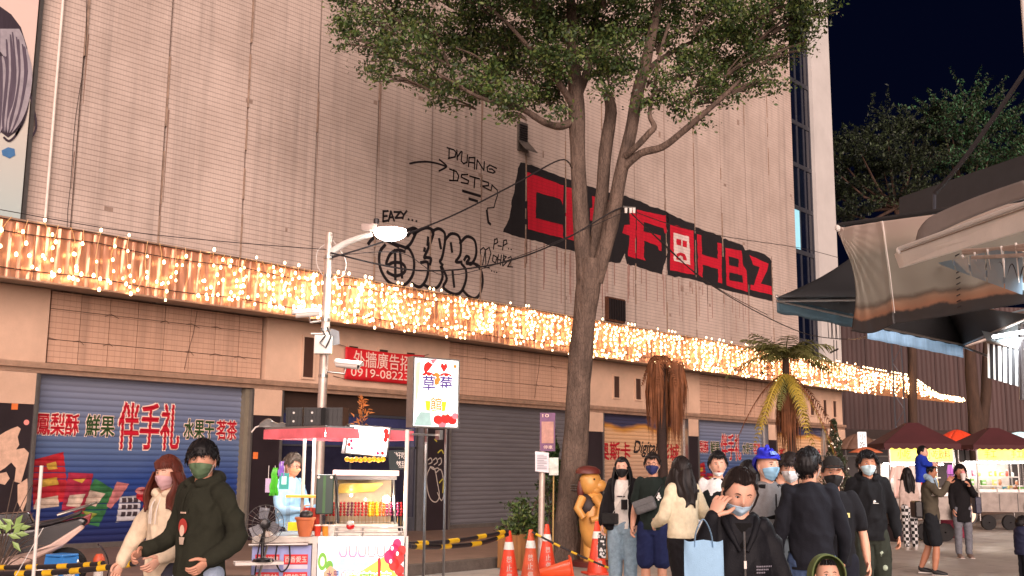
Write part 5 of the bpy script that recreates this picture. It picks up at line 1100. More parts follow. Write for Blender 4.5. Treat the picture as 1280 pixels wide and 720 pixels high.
# front right print panel (backlit)
def panel(x0, x1, z0, z1, y, name, mt, t=.008): return MB().box(x0, x1, y, y+t, z0, z1).build(name, mt, CA)
FP = MB().box(.01, .81, -.006, .004, .10, .93).build('front_panel', mat('panel_face_backlit', (1, .96, .95), .35, var=.03, emit=.42, ecol=(1, .93, .94)), CA)
def pp_(pts, mt, name, lay, par=FP): mb = MB(); mb.poly([(x, -.0065-.0012*lay, z) for x, z in pts], (0, -.001, 0)); return mb.build(name, mt, par)
lb_ = lit('lit_sky_blue', (170, 200, 250), 1.0); lgn = lit('lit_green_print', (110, 170, 60), .8); ldg = lit('lit_dark_green', (40, 90, 40), .5); lcy = lit('lit_yellow_green', (210, 230, 90), .9); lbr = mat('print_brown', srgb(90, 40, 34), .4, var=.2, emit=.12)
pp_([(.16, .78), (.34, .80), (.52, .72), (.60, .60), (.40, .50), (.10, .56)], lb_, 'printed_sky', 0)
pp_([(.40, .60), (.62, .74), (.80, .50), (.79, .12), (.10, .12), (.14, .42)], lcy, 'printed_meadow', 1)
def el_(cx, cz, rx, rz, n=18, a0=0, a1=2*math.pi): return [(cx+rx*math.cos(t), cz+rz*math.sin(t)) for t in np.linspace(a0, a1, n, endpoint=False)]
pp_(el_(.055, .70, .042, .082), lgn, 'printed_kiwi', 2); pp_(el_(.055, .70, .022, .045), lit('lit_kiwi_core', (230, 235, 200), .9), 'printed_kiwi', 3); pp_(el_(.12, .66, .035, .05), lgn, 'printed_kiwi', 1)
pp_([(.07, .60), (.13, .66), (.19, .62), (.205, .40), (.20, .12), (.06, .12)], mat('print_peach', srgb(220, 150, 120), .4, var=.1, emit=.5), 'printed_pear', 3)
pp_([(.01, .56), (.05, .50), (.06, .30), (.01, .2)], lbr, 'printed_plum', 3)
for cx, cz, r_ in ((.72, .80, .05), (.68, .74, .055), (.76, .73, .055), (.72, .67, .05), (.77, .62, .045), (.745, .86, .04), (.79, .80, .04), (.785, .56, .03)): pp_(el_(cx, cz, r_, r_*1.2, 14), lr if (cx+cz) % .1 > .04 else lit('lit_magenta', (230, 30, 90), 1.1), 'printed_berry', 3)
for cx, cz in ((.70, .82), (.75, .77), (.69, .70)): pp_(el_(cx, cz, .012, .02, 8), m_litwhite, 'printed_glint', 4)
for i in range(5):   # the row of five outlined cups
    cx = .245+i*.088; mb = MB(); stroke(mb, [(cx-.032, -.012, .84), (cx-.032, -.012, .77), (cx-.018, -.012, .745), (cx+.018, -.012, .745), (cx+.032, -.012, .77), (cx+.032, -.012, .84)], .009, (0, -1, 0), t=.0008); mb.build('printed_cup', lp, FP)
mb = MB(); put_text(mb, '水果', .115, .085, (.155, -.0125, .575), (1, 0, 0), (0, 0, 1), offset=.012); put_text(mb, '糖漬', .115, .085, (.155, -.0125, .465), (1, 0, 0), (0, 0, 1), offset=.012); mb.build('lettering', mat('navy_print', srgb(26, 40, 110), .4), FP)
for i, ch in enumerate('糖葫蘆'):
    cx = .315+i*.155
    for off, mt_, y in ((.075, lo_, -.012), (.045, m_litwhite, -.0135), (.0, lcy if i != 1 else lgn, -.015)):
        mb = MB(); put_text(mb, ch, .135+off*.25, .20+off*.35, (cx, y, .50), (1, 0, 0), (0, 0, 1), offset=off); mb.build('lettering', mt_, FP)
pp_([(.565, .72), (.59, .74), (.60, .68), (.59, .42), (.575, .42), (.57, .68)], lr, 'printed_stick', 8)
# left print panel with red name plates
LP = MB().box(-.59, -.05, -.006, .004, .10, .845).build('side_panel', mat('panel_lilac', srgb(150, 160, 214), .4, var=.15, vscale=3), CA)
m_pl = mat('red_name_plate', srgb(214, 40, 48), .4)
for cx in (-.45, -.19):
    for i, (z, t_) in enumerate(((.72, ('金桔檸檬', '百香愛玉')[cx > -.3]), (.56, ('葡萄柚', '楊桃湯')[cx > -.3]), (.40, ('冬瓜茶', '洛神花')[cx > -.3]))):
        MB().box(cx-.11, cx+.11, -.012, -.0065, z-.045, z+.045).build('name_plate', m_pl, LP)
        mb = MB(); put_text(mb, t_, .20, .055, (cx, -.0125, z), (1, 0, 0), (0, 0, 1), offset=.015); mb.build('lettering', m_white, LP)
        MB().box(cx-.11, cx+.11, -.010, -.0065, z-.085, z-.05).build('price_strip', mat('pale_strip', srgb(220, 210, 224), .5), LP)
for wx in (-.4, .62): MB().lathe([(.10, -.03), (.14, -.03), (.14, .03), (.10, .03), (.03, .035), (.03, -.035)], 20, Matrix.Translation((wx, .35, .14)) @ Matrix.Rotation(R(90), 4, 'X'), cap=False).build('wheel', m_tyre, CA, smooth=50)
# hoses hanging before the left panel
mb = MB(); mb.tube(smooth_path([(-.36, -.07, .85), (-.37, -.075, .72), (-.32, -.08, .62), (-.27, -.08, .64), (-.24, -.075, .72), (-.25, -.07, .85)], 5), .008, 6); mb.build('hose', m_bar, CA, smooth=50)
mb = MB(); mb.tube(smooth_path([(-.50, -.07, .95), (-.53, -.075, .8), (-.55, -.08, .6), (-.6, -.05, .3)], 5), .007, 6); mb.build('hose', m_bar, CA, smooth=50)
mb = MB(); mb.tube([(-.45, -.07, .85), (-.62, -.16, .1)], .012, 6); mb.build('strut', m_steel, CA, smooth=50)
# glass case
GX0, GX1, GY0, GY1, GZ0, GZ1 = .17, .72, .02, .50, 1.045, 1.455
m_glass = mat('case_glass', (.9, .95, .95), .03, var=0, trans=1.0, spec=.5)
N, L, b = nodes(m_glass); b.inputs['IOR'].default_value = 1.02; b.inputs['Alpha'].default_value = .35
MB().box(GX0-.02, GX1+.03, GY0, GY1, .935, 1.04).build('case_base', m_alu, CA)
fr = MB()
for x, lean in ((GX0, .0), (GX1, -.0)): fr.tube([(x, GY0, GZ0), (x-.02, GY0+.10, GZ1)], .012, 6)
fr.build('case_frame', m_steel, CA)
MB().box(GX0-.03, GX1+.01, GY0+.08, GY1, GZ1-.002, GZ1+.035).build('case_top', mat('grey_lid', srgb(90, 92, 98), .4), CA)
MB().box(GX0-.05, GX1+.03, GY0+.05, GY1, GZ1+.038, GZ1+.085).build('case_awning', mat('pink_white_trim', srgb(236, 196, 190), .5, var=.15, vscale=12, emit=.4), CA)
mb = MB(); mb.slab([(GX0, GY0, GZ0), (GX1, GY0, GZ0), (GX1-.02, GY0+.10, GZ1), (GX0-.02, GY0+.10, GZ1)], (0, .004, 0)); mb.build('pane', m_glass, CA)
mb = MB(); mb.slab([(GX0-.12, GY1-.1, GZ0), (GX0-.01, GY0+.01, GZ0), (GX0-.03, GY0+.1, GZ1), (GX0-.12, GY1-.1, GZ1)], (.004, 0, 0)); mb.build('pane', m_glass, CA)
mb = MB(); mb.box(GX0-.10, GX1-.03, GY1-.1, GY1-.09, GZ0, GZ1); mb.build('case_back', mat('case_back_panel', srgb(206, 190, 170), .5, var=.15), CA)
mb = MB(); mb.slab([(GX0+.02, GY0+.13, GZ1-.05), (GX1-.12, GY0+.13, GZ1-.04), (GX1-.2, GY0+.30, GZ1-.12), (GX0-.02, GY0+.30, GZ1-.14)], (0, 0, .01)); mb.build('yellow_tray', mat('cream_yellow_tray', srgb(240, 205, 110), .4), CA)
o = MB().box(-.03, .135, .03, .05, 1.13, 1.50).build('green_side_board', mat('bottle_green_board', srgb(20, 52, 44), .3), CA); bevel(o, .02)
MB().box(.035, .06, .024, .029, 1.14, 1.49).build('board_stripe', mat('green_stripe', srgb(50, 100, 50), .4), CA)
for x in (-.01, .11): MB().lathe([(.014, 0), (.014, .008)], 12, Matrix.Translation((x, .03, 1.475)) @ Matrix.Rotation(R(90), 4, 'X')).build('bolt', m_white, CA)
m_blkf = mat('black_frame', srgb(22, 20, 22), .3)
mb = MB(); mb.tube([(.14, .01, 1.50), (.165, .0, 1.40), (.19, -.01, 1.05)], .013, 8); mb.build('case_pillar', m_blkf, CA, smooth=50)
for z in (.975, 1.015): MB().tube([(.16, -.05, z), (.80, -.05, z)], .008, 8).build('guard_rail', m_steel, CA, smooth=50)
for x in (.18, .42, .78): MB().tube([(x, -.05, .93), (x, -.05, 1.02)], .008, 8).build('guard_post', m_steel, CA, smooth=50)
def up_light(name, energy, loc, col, par, r=.04, kind='POINT'):
    l = bpy.data.lights.new(name, kind); l.energy = energy; l.color = col; l.shadow_soft_size = r; o = bpy.data.objects.new(name, l); COL.objects.link(o); o.parent = par; o.location = loc; return o
m_hot = mat('hot_bulb', (1, .85, .6), .5, var=0, emit=60, ecol=(1, .80, .52))
MB().ball((.635, .10, 1.27), .035, 12).build('case_bulb', m_hot, CA, smooth=True); up_light('case_bulb_light', 14, (.63, .04, 1.27), (1, .8, .55), CA)
MB().ball((.30, .28, 1.30), .012, 8).build('case_bulb', m_hot, CA, smooth=True); MB().ball((.44, .3, 1.26), .010, 8).build('case_bulb', m_hot, CA, smooth=True)
# skewers of candied fruit
m_cr = mat('candied_red', srgb(200, 20, 30), .12, var=.15, spec=.8); m_cp = mat('candied_purple', srgb(120, 20, 70), .12, spec=.8, var=.2); m_cy = mat('pineapple_yellow', srgb(245, 180, 20), .3, var=.25, vscale=40); m_co = mat('candied_orange', srgb(230, 90, 20), .2)
rk = random.Random(2)
for i in range(22):
    x = GX0-.10+i*.034; mt_ = m_cr if i < 6 else m_cp if i < 8 else m_cr if i < 12 else m_cy if i < 15 else m_co if i < 17 else rk.choice((m_cp, m_cr))
    T = thing('fruit_skewer', '%s glazed fruit skewer, %s from the left in the glass case' % ('yellow' if mt_ is m_cy else 'dark red' if mt_ is m_cp else 'orange' if mt_ is m_co else 'bright red', ('first', 'second', 'third', 'fourth', 'fifth', 'sixth', 'seventh', 'eighth', 'ninth', 'tenth', 'eleventh', 'twelfth', 'thirteenth', 'fourteenth', 'fifteenth', 'sixteenth', 'seventeenth', 'eighteenth', 'nineteenth', 'twentieth', 'twenty-first', 'twenty-second')[i]), 'skewer', cw(x, .16+.03*(i % 2), GZ0+.0), CA.rotation_euler.z, group='%s fruit skewers in the glass case' % ('yellow' if mt_ is m_cy else 'dark red' if mt_ is m_cp else 'orange' if mt_ is m_co else 'bright red'))
    MB().tube([(0, 0, -.05), (0, 0, .20)], .0025, 4).build('stick', mat('bamboo'), T)
    for k in range(5): MB().ball((rk.uniform(-.003, .003), 0, .075+k*.027), .0145 if mt_ is not m_cy else .019, 8).build('fruit', mt_, T, smooth=True)
# lit menu box above the case
q = [at(436, 530, 10.35), at(489, 534, 10.6), at(484, 572, 10.6), at(430, 567, 10.35)]
nn = (q[1]-q[0]).cross(q[3]-q[0]).normalized(); nn = nn if nn.dot(_h) < 0 else -nn
MN_ = MB().slab(q, -nn*.06).build('menu_lightbox', m_steel, CA, world=True)
ins = [q[0].lerp(q[2], .04), q[1].lerp(q[3], .04), q[2].lerp(q[0], .04), q[3].lerp(q[1], .04)]
MB().slab([p+nn*.004 for p in ins], -nn*.003).build('lit_face', mat('menu_white', (1, .98, .96), .4, var=0, emit=2.2, ecol=(1, .96, .94)), MN_, world=True)
def mq(u_, v_, k=.006): return ins[0].lerp(ins[1], u_).lerp(ins[3].lerp(ins[2], u_), v_)+nn*k
for u_, v_, s_ in ((.06, .15, .02), (.10, .28, .018), (.05, .42, .02), (.08, .56, .018), (.04, .70, .02), (.12, .82, .015), (.92, .12, .03), (.95, .28, .03), (.93, .42, .025), (.90, .9, .02), (.78, .92, .018)):
    mb = MB(); c_ = mq(u_, v_); mb.poly([c_+(ins[1]-ins[0]).normalized()*s_*math.cos(t)+Vector((0, 0, 1))*s_*math.sin(t) for t in np.linspace(0, 6.28, 9)[:-1]], nn*.001); mb.build('printed_berry', lr if s_ > .018 else lit('lit_magenta', (230, 30, 90), 1.1), MN_, world=True)
mb = MB(); put_text(mb, '水果糖', .14, .035, mq(.5, .14, .007), (q[1]-q[0]).normalized(), Vector((0, 0, 1)), offset=.01); mb.build('lettering', lbr, MN_, world=True)
for i in range(9): c_ = at(434+i*5.6, 574+(i % 2), 10.45); MB().ball(c_, .026, 8).build('yellow_fruit', m_cy, CA, smooth=True, world=True)
# chalk board
q2 = [at(485, 563, 10.5), at(510, 562, 10.55), at(511, 586, 10.55), at(487, 588, 10.5)]
CBD = MB().slab(q2, _h*.01).build('chalk_board', mat('chalk_black', srgb(30, 44, 46), .7), CA, world=True)
for s, v_ in (('超好吃', .28), ('自然甜', .74)):
    mb = MB(); put_text(mb, s, .155, .07, q2[0].lerp(q2[3], v_).lerp(q2[1].lerp(q2[2], v_), .5)-_h*.004, RT, UP, offset=.012); mb.build('lettering', m_white, CBD, world=True)
# roof
A_, B_, C_ = at(331, 540, 10.9), at(407, 535, 10.1), at(516, 543, 11.0); zt = 1.935
for p in (A_, B_, C_): p.z = zt
D_ = A_+C_-B_; th = .095
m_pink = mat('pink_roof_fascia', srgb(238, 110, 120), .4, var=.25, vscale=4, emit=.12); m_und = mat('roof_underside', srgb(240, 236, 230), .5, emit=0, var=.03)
RF = MB().slab([A_, B_, C_, D_], (0, 0, .02)).build('roof', m_steel, CA, world=True)
for p, q_ in ((A_, B_), (B_, C_), (C_, D_), (D_, A_)):
    n_ = (q_-p).cross(Vector((0, 0, 1))).normalized()*.012; MB().slab([p+n_, q_+n_, q_+n_-Vector((0, 0, th)), p+n_-Vector((0, 0, th))], -n_*.8).build('roof_fascia', m_pink, CA, world=True)
MB().slab([p-Vector((0, 0, .012)) for p in (A_, B_, C_, D_)], (0, 0, .01)).build('roof_lining', m_und, RF, world=True)
cen = (A_+C_)/2
for s_ in (-.22, .22):
    a = cen+RT*.25+Vector((0, 0, -.05))+_h*s_; b2 = cen-RT*.30+Vector((0, 0, -.05))+_h*s_; a.z = b2.z = zt-.04
    MB().tube([a, b2], .016, 8).build('fluorescent_tube', mat('tube_white', (1, 1, .98), .5, var=0, emit=26, ecol=(1, .96, .92)), CA, world=True)
al = up_light('roof_light', 15, root_inv(CA) @ (cen+Vector((0, 0, -.10))), (1, .93, .88), CA, .2, 'AREA'); al.data.shape = 'RECTANGLE'; al.data.size = .9; al.data.size_y = .9
# posts
for px, d in ((381, 10.5), (393, 10.9), (509, 10.5)):
    p1 = at(px, 548, d); 
    MB().tube([(p1.x, p1.y, zt), (p1.x, p1.y, .9 if px < 500 else .0)], .016 if px < 500 else .02, 8).build('post', m_white, CA, world=True, smooth=50)
# things that stand on or hang from the cart
def wbox(name, label, cat, px0, py0, px1, py1, D, dep, mt, parts=None, group=None):
    a = at(px0, py1, D); b_ = at(px1, py1, D); t_ = at(px0, py0, D); w = (b_-a).length; h = t_.z-a.z
    c = (a+b_)/2+_h*dep/2; T = thing(name, label, cat, (c.x, c.y, a.z), PSI-math.pi/2, group); o = MB().box(-w/2, w/2, -dep/2, dep/2, 0, h).build('body', mt, T); bevel(o, .006); return T, w, h
for i, (x0, x1, lab) in enumerate(((361, 382, 'left black plastic crate on the fruit cart roof, two white spots on its side'), (383.5, 405, 'middle black plastic crate on the fruit cart roof'), (406, 432, 'right black plastic crate on the fruit cart roof, just below the lamp post'))):
    dd = (10.75, 10.55, 10.7)[i]; c = (at(x0, 535, dd)+at(x1, 535, dd))/2; w = (x1-x0)*dd/F*.98; h = (at(x0, 510, dd).z-(zt+.022))
    T = thing('crate', lab, 'crate', (c.x, c.y, zt+.022), PSI-math.pi/2+R(-6), 'black crates on the cart roof')
    mb = MB(); t_ = .006
    mb.box(-w/2, w/2, -.12, .12, 0, .008).box(-w/2, w/2, -.12, -.12+t_, .01, h).box(-w/2, w/2, .12-t_, .12, .01, h).box(-w/2, -w/2+t_, -.114, .114, .01, h).box(w/2-t_, w/2, -.114, .114, .01, h); mb.build('shell', m_blkf, T)
    for z in (.02, h*.5, h-.012): MB().box(-w/2-.004, w/2+.004, -.126, -.121, z-.006, z+.006).build('rib', m_blkf, T)
    for k in range(5): x = -w/2+.012+k*(w-.024)/4; MB().box(x-.005, x+.005, -.126, -.121, .008, h-.02).build('rib', m_blkf, T)
    if i < 2:
        for z in (h*.28, h*.72): MB().lathe([(.011, 0), (.011, .004)], 12, Matrix.Translation((0, -.128, z)) @ Matrix.Rotation(R(90), 4, 'X')).build('white_spot', m_white, T)
c = at(345, 535, 10.9); T = thing('plastic_bundle', 'grey plastic sheet bundled at the left end of the cart roof', 'bundle', (c.x, c.y, zt+.022), PSI-math.pi/2)
mb = MB(); mb.grid(lambda u_, v_: Vector((-.15+.30*u_, .1*math.cos(math.pi*v_), .075*math.sin(math.pi*v_)*(1+.3*math.sin(u_*9))*(.4+.6*math.sin(math.pi*min(1, u_+.15)))))
, 16, 8); mb.build('sheet', mat('grey_plastic_sheet', srgb(120, 118, 116), .25, var=.3, vscale=12), T, smooth=True)
MB().tube([(-.15, 0, .02), (-.2, -.03, .0), (-.24, -.02, -.05)], .008, 6).build('cord', m_white, T)
c = at(452, 534, 10.9); T = thing('dried_branch', 'dried twig with curled orange leaves standing on the cart roof', 'plant', (c.x, c.y, zt+.02), PSI-math.pi/2)
MB().tube([(0, 0, 0), (.01, 0, .12), (-.01, 0, .28)], [.008, .006, .003], 6).build('stem', m_bark, T)
m_ol = mat('orange_dry_leaf', srgb(206, 130, 70), .6, var=.35, vscale=20)
lv = MB(); lv.add([(0, 0, 0), (.022, .012, .018), (.065, 0, .012), (.022, -.012, .018), (.03, 0, .006)], [(0, 1, 4), (1, 2, 4), (2, 3, 4), (3, 0, 4)]); lme = lv.mesh('leaf', m_ol)
for i in range(52):
    zz_ = rk.uniform(.02, .30); a = rk.uniform(0, 6.28); r_ = .13*math.sin(math.pi*min(1, zz_/.26+.1))+.0; rr_ = rk.uniform(.0, max(.02, r_))
    link('leaf', lme, T, loc=(rr_*math.cos(a), rr_*math.sin(a), zz_), rot=(rk.uniform(-1, 1), rk.uniform(-1.2, .4), a))
T, w, h = wbox('acrylic_box', 'clear plastic box with an orange lid holding red goods on the left of the cart', 'box', 356, 622, 400, 664, 10.35, .22, m_glass)
MB().box(-w/2-.005, w/2+.005, -.115, .115, h, h+.022).build('lid', mat('orange_lid', srgb(240, 170, 60), .4, emit=.2), T)
for i in range(5): MB().box(-.01+i*.032, .014+i*.032, -.06, .0, .0, h*.7).build('red_bag', mat('red_pack', srgb(226, 70, 50), .4, var=.3, vscale=20), T)
MB().box(-w/2+.01, -.03, -.03, .05, 0, h*.25).build('yellow_pack', ly, T)
c = at(381, 667, 10.18); T = thing('terracotta_bowl', 'terracotta coloured bucket with a black bag inside standing on the cart counter', 'bucket', (c.x, c.y, .935), 0)
m_ter = mat('terracotta', srgb(200, 112, 70), .55, var=.15)
MB().lathe([(.055, 0), (.085, .15), (.098, .155), (.098, .175), (.08, .175), (.05, .03)], 20).build('pot', m_ter, T, smooth=40)
MB().ball((.0, 0, .19), (.06, .05, .05), 10).ball((.03, 0, .2), (.05, .04, .035), 10).build('black_bag', m_bar, T, smooth=True)
for i, (px, py, lab, cc) in enumerate(((397, 664, 'red and white paper cup beside the terracotta bucket', (220, 70, 50)), (407, 664, 'orange juice cup right of the red cup on the cart', (240, 160, 60)), (414, 662, 'white paper cup nearest the glass case on the cart', (232, 226, 220)))):
    c = at(px, py, 10.25); T = thing('paper_cup', lab, 'cup', (c.x, c.y, .935)); MB().lathe([(.026, 0), (.036, .09), (.038, .092)], 14).build('cup', mat('cup_%s' % lab.split()[0], srgb(*cc), .45, var=.25, vscale=30), T, smooth=40); MB().lathe([(.038, .093), (.034, .105), (.01, .107)], 14).build('lid', m_white, T, smooth=40)
c = at(438, 658, 10.1); T = thing('toy_figure', 'small red and white toy clipped on the guard rail of the fruit cart', 'toy', tuple(c)); MB().ball((0, 0, 0), (.045, .03, .032), 10).build('body', m_cr, T, smooth=True); MB().ball((-.01, -.01, .03), (.04, .03, .025), 10).build('cap', m_white, T, smooth=True)
# bags hanging from the left post
hx = at(352, 582, 10.3)
for lab, dx, dz, w, h, cc, nm in (('bright green plastic bag hanging from the left end of the cart roof', -.06, -.28, .07, .26, (90, 190, 60), 'plastic_bag'), ('teal price card hanging before the green bag', .03, -.22, .09, .15, (40, 170, 160), 'price_card'), ('purple plastic bag hanging beside the teal card', .0, -.10, .06, .14, (150, 110, 200), 'plastic_bag'), ('pale lilac sheet hanging behind the green bag', -.12, -.25, .05, .13, (190, 170, 205), 'paper_sheet')):
    T = thing(nm, lab, 'bag' if 'bag' in nm else 'card', hx+RT*dx+Vector((0, 0, dz))); Mx = Matrix.Rotation(PSI-math.pi/2+rk.uniform(-.4, .4), 4, 'Z')
    if 'bag' in nm: mb = MB(); mb.grid(lambda u_, v_: Mx @ Vector((w*(u_-.5)*(1.1-.5*v_)+.006*math.sin(v_*14), .02*math.sin(u_*12)*(1-v_), h*v_)), 8, 8); o = mb.build('bag', mat('bag_%d' % cc[0], srgb(*cc), .35, var=.2, vscale=20, emit=.12), T, smooth=True); o.modifiers.new('t', 'SOLIDIFY').thickness = .01
    else:
        MB().box(-w/2, w/2, -.004, .004, 0, h, Mx).build('card', mat('card_%d' % cc[0], srgb(*cc), .4, var=.1), T)
        if cc[0] == 40: MB().box(-w*.25, w*.25, -.008, -.005, h*.3, h*.8, Mx).build('print', lit('lit_mint', (200, 250, 240), .6), T)
    MB().tube([(0, 0, h), (.0, 0, -dz-.0)], .003, 4).build('string', m_white, T)
# fan
c = at(331, 655, 10.0)
FN = thing('electric_fan', 'black desk fan with a wire guard at the left end of the fruit cart', 'fan', tuple(c), PSI-math.pi/2+R(20))
mb = MB(); mb.lathe([(.05, 0), (.045, .05), (.02, .06)], 16, Matrix.Rotation(R(90), 4, 'X')); mb.build('hub', m_blkf, FN, smooth=50)
for k in range(24): a = k*math.pi/12; MB().tube([(.05*math.cos(a), -.02, .05*math.sin(a)), (.12*math.cos(a), -.05, .12*math.sin(a)), (.17*math.cos(a), .0, .17*math.sin(a))], .0018, 4).build('guard_wire', m_steel, FN)
for r_, y in ((.17, 0), (.12, -.05)): MB().tube([(r_*math.cos(a), y, r_*math.sin(a)) for a in np.linspace(0, 2*math.pi, 29)], .003, 5).build('guard_ring', m_blkf, FN)
for k in range(3): a = k*2.09; Mr = Matrix.Rotation(a, 4, 'Y'); mb = MB(); mb.add([(.02, .0, .03), (.04, .02, .14), (-.05, .0, .15), (-.06, -.015, .05)], [(0, 1, 2, 3)], Mr); mb.build('blade', mat('smoky_blade', srgb(120, 122, 130), .3), FN).modifiers.new('t', 'SOLIDIFY').thickness = .003
MB().tube([(0, .06, 0), (0, .08, -.25), (0, .06, -.32)], [.02, .015, .015], 8).build('neck', m_blkf, FN, smooth=50)
MB().lathe([(.10, -.33), (.09, -.31), (.02, -.30)], 18).build('base', m_blkf, FN, smooth=50)
MB().box(-.25, .18, -.05, .15, -.36, -.335).build('shelf', m_white, FN)
# ================================================================== STALLS AT THE FAR RIGHT
def sign_text(s, w, h, par, y, z, mt, x=0): mb = MB(); put_text(mb, s, w, h, (x, y, z), (1, 0, 0), (0, 0, 1), offset=.015); mb.build('lettering', mt, par)
m_maroon = mat('maroon_canvas', srgb(70, 28, 32), .8, var=.15, vscale=2); m_orange = mat('orange_canvas', srgb(226, 70, 34), .7, var=.1); m_brownc = mat('brown_canvas', srgb(110, 84, 70), .8, var=.15)
def hiproof(T, w, d, z0, z1, mt, name='roof'):
    mb = MB(); P = [(-w/2, -d/2, z0), (w/2, -d/2, z0), (w/2, d/2, z0), (-w/2, d/2, z0)]; k = .12
    mb.add(P+[(-k, -k, z1), (k, -k, z1), (k, k, z1), (-k, k, z1)], [(0, 1, 5, 4), (1, 2, 6, 5), (2, 3, 7, 6), (3, 0, 4, 7), (4, 5, 6, 7)]); o = mb.build(name, mt, T); o.modifiers.new('t', 'SOLIDIFY').thickness = .02
    for i in range(4):
        a = Vector(P[i]); b_ = Vector(P[(i+1) % 4]); n_ = max(4, int((b_-a).length/.16)); mb = MB()
        vs = []; 
        for k_ in range(n_*3+1): t = k_/(n_*3); q = a.lerp(b_, t); vs += [q, q-Vector((0, 0, .10+.035*abs(math.sin(math.pi*t*n_))))]
        mb.add(vs, [(2*j, 2*j+1, 2*j+3, 2*j+2) for j in range(n_*3)]); mb.build('valance', mt, T)
rs = random.Random(12)
def stall(label, px, D, w, d, sign, seed, z_e=2.2, z_t=2.72, yaw=0.0, clothes=False):
    r_ = random.Random(seed); o_ = xy(px, D); T = thing('market_stall', label, 'market stall', o_, PSI-math.pi/2+yaw)
    hiproof(T, w+.28, d+.3, z_e, z_t, m_maroon)
    for sx in (-1, 1):
        for sy in (-1, 1): MB().tube([(sx*w/2, sy*d/2, .25), (sx*w/2, sy*d/2, z_e)], .022, 8).build('post', m_steel, T, smooth=50)
    S = MB().box(-w/2, w/2, -d/2-.05, -d/2+.02, z_e-.42, z_e-.06).build('sign_box', m_steel, T)
    MB().box(-w/2+.02, w/2-.02, -d/2-.06, -d/2-.052, z_e-.40, z_e-.08).build('lit_face', mat('stall_sign_yellow%d' % seed, srgb(255, 214, 90), .4, var=.35, vscale=1.6, emit=1.3), S)
    sign_text(sign, w*.36, .20, S, -d/2-.063, z_e-.24, mat('sign_brown', srgb(150, 60, 20), .5), w*.26)
    sign_text(sign[:2], w*.2, .20, S, -d/2-.063, z_e-.24, mat('sign_orange', srgb(236, 130, 30), .5, emit=.5), -w*.28)
    MB().box(-w/2, w/2, -d/2, d/2, .48, .98).build('counter', mat('stall_steel', srgb(120, 112, 106), .35, metal=.6, var=.25, vscale=5), T)
    for k in range(4): x = -w/2+.05+k*(w-.1)/3; MB().box(x-.008, x+.008, -d/2-.006, -d/2-.001, .5, .96).build('panel_seam', m_blkf, T)
    MB().box(-w/2, w/2, -d/2+.02, -d/2+.05, 1.0, 1.08).build('shelf_edge', m_steel, T)
    for wx in (-w*.33, 0.05, w*.33): MB().lathe([(.1, -.05), (.2, -.05), (.2, .05), (.1, .05), (.02, .06), (.02, -.06)], 18, Matrix.Translation((wx, -d/2+.12, .2)) @ Matrix.Rotation(R(90), 4, 'X'), cap=False).build('wheel', m_tyre, T, smooth=50)
    MB().box(-w/2+.1, w/2-.1, d/2-.05, d/2-.02, .98, z_e-.45).build('back_board', mat('stall_back', srgb(200, 190, 180), .6, var=.25, vscale=3), T)
    for sy in (-.2, .25): MB().tube([(-w/2+.1, sy, z_e-.46), (w/2-.1, sy, z_e-.46)], .02, 8).build('fluorescent_tube', mat('tube_white'), T)
    l = up_light('stall_light', 13, (0, -.1, z_e-.5), (1, .93, .86), T, .2, 'AREA'); l.data.shape = 'RECTANGLE'; l.data.size = w*.8; l.data.size_y = .6
    cols = [(226, 60, 40), (240, 170, 60), (240, 236, 226), (90, 170, 190), (230, 120, 150), (120, 190, 80), (250, 210, 120), (180, 120, 90)]
    def goods(nm, lab, cat, x, y, z, h, wd, c, shape):
        G = thing(nm, lab, cat, T.matrix_basis @ Vector((x, y, z)), PSI-math.pi/2+yaw, group='goods on the lit stall shelves')
        mt_ = mat('goods_%d_%d' % (c[0], c[1]), srgb(*c), .4, var=.2, vscale=12)
        if shape: MB().lathe([(wd*.8, 0), (wd, h*.3), (wd*.95, h*.8), (wd*.5, h*.95), (wd*.5, h)], 12).build('jar', mt_, G, smooth=40); MB().lathe([(wd*.55, h), (wd*.55, h*1.12)], 12).build('lid', m_white, G, smooth=40)
        else: o = MB().box(-wd, wd, -wd, wd, 0, h).build('box', mt_, G); MB().box(-wd*.8, wd*.8, -wd-.004, -wd-.001, h*.3, h*.7).build('label', m_white, G)
    s_ = ('nearer', 'farther', 'rightmost')[seed-1]
    for row, (y, z) in enumerate(((-d/2+.12, 1.0), (.0, 1.18), (.2, 1.42))):
        if row: MB().box(-w/2+.08, w/2-.08, y-.1, y+.1, z-.03, z-.004).build('shelf', m_steel, T)
        n = int(w/.17)
        for k in range(n):
            if r_.random() < .85:
                cn = r_.randrange(8)
                x = -w/2+.12+k*(w-.2)/n+.03
                if clothes and x < .0: continue
                sh = r_.random() < .6; goods('goods_jar' if sh else 'goods_box', '%s %s, %s from left on the %s shelf, %s stall' % (('red', 'amber', 'cream', 'teal', 'pink', 'green', 'yellow', 'brown')[cn], 'jar with white lid' if sh else 'box', ('first', 'second', 'third', 'fourth', 'fifth', 'sixth', 'seventh', 'eighth', 'ninth', 'tenth', 'eleventh', 'twelfth', 'thirteenth', 'fourteenth')[k], ('bottom', 'middle', 'top')[row], s_), 'jar' if sh else 'box', x, y, z, r_.uniform(.1, .19), r_.uniform(.035, .06), cols[cn], sh)
    mb = MB(); mb.box(-w/2+.03, w/2-.03, -d/2-.005, -d/2+.0, 1.08, z_e-.45)
    if not clothes: mb.build('glass_pane', m_glass, T)
    for x in (-w*.17, w*.2): MB().box(x-.012, x+.012, -d/2-.012, -d/2-.006, 1.0, z_e-.42).build('glazing_bar', m_steel, T)
    return T
ST1 = stall('lit market stall with maroon roof and hanging aprons behind the child on shoulders', 1142, 25.2, 1.42, 1.2, '小吃飲料', 1, 2.17, 2.66, R(-4), True)
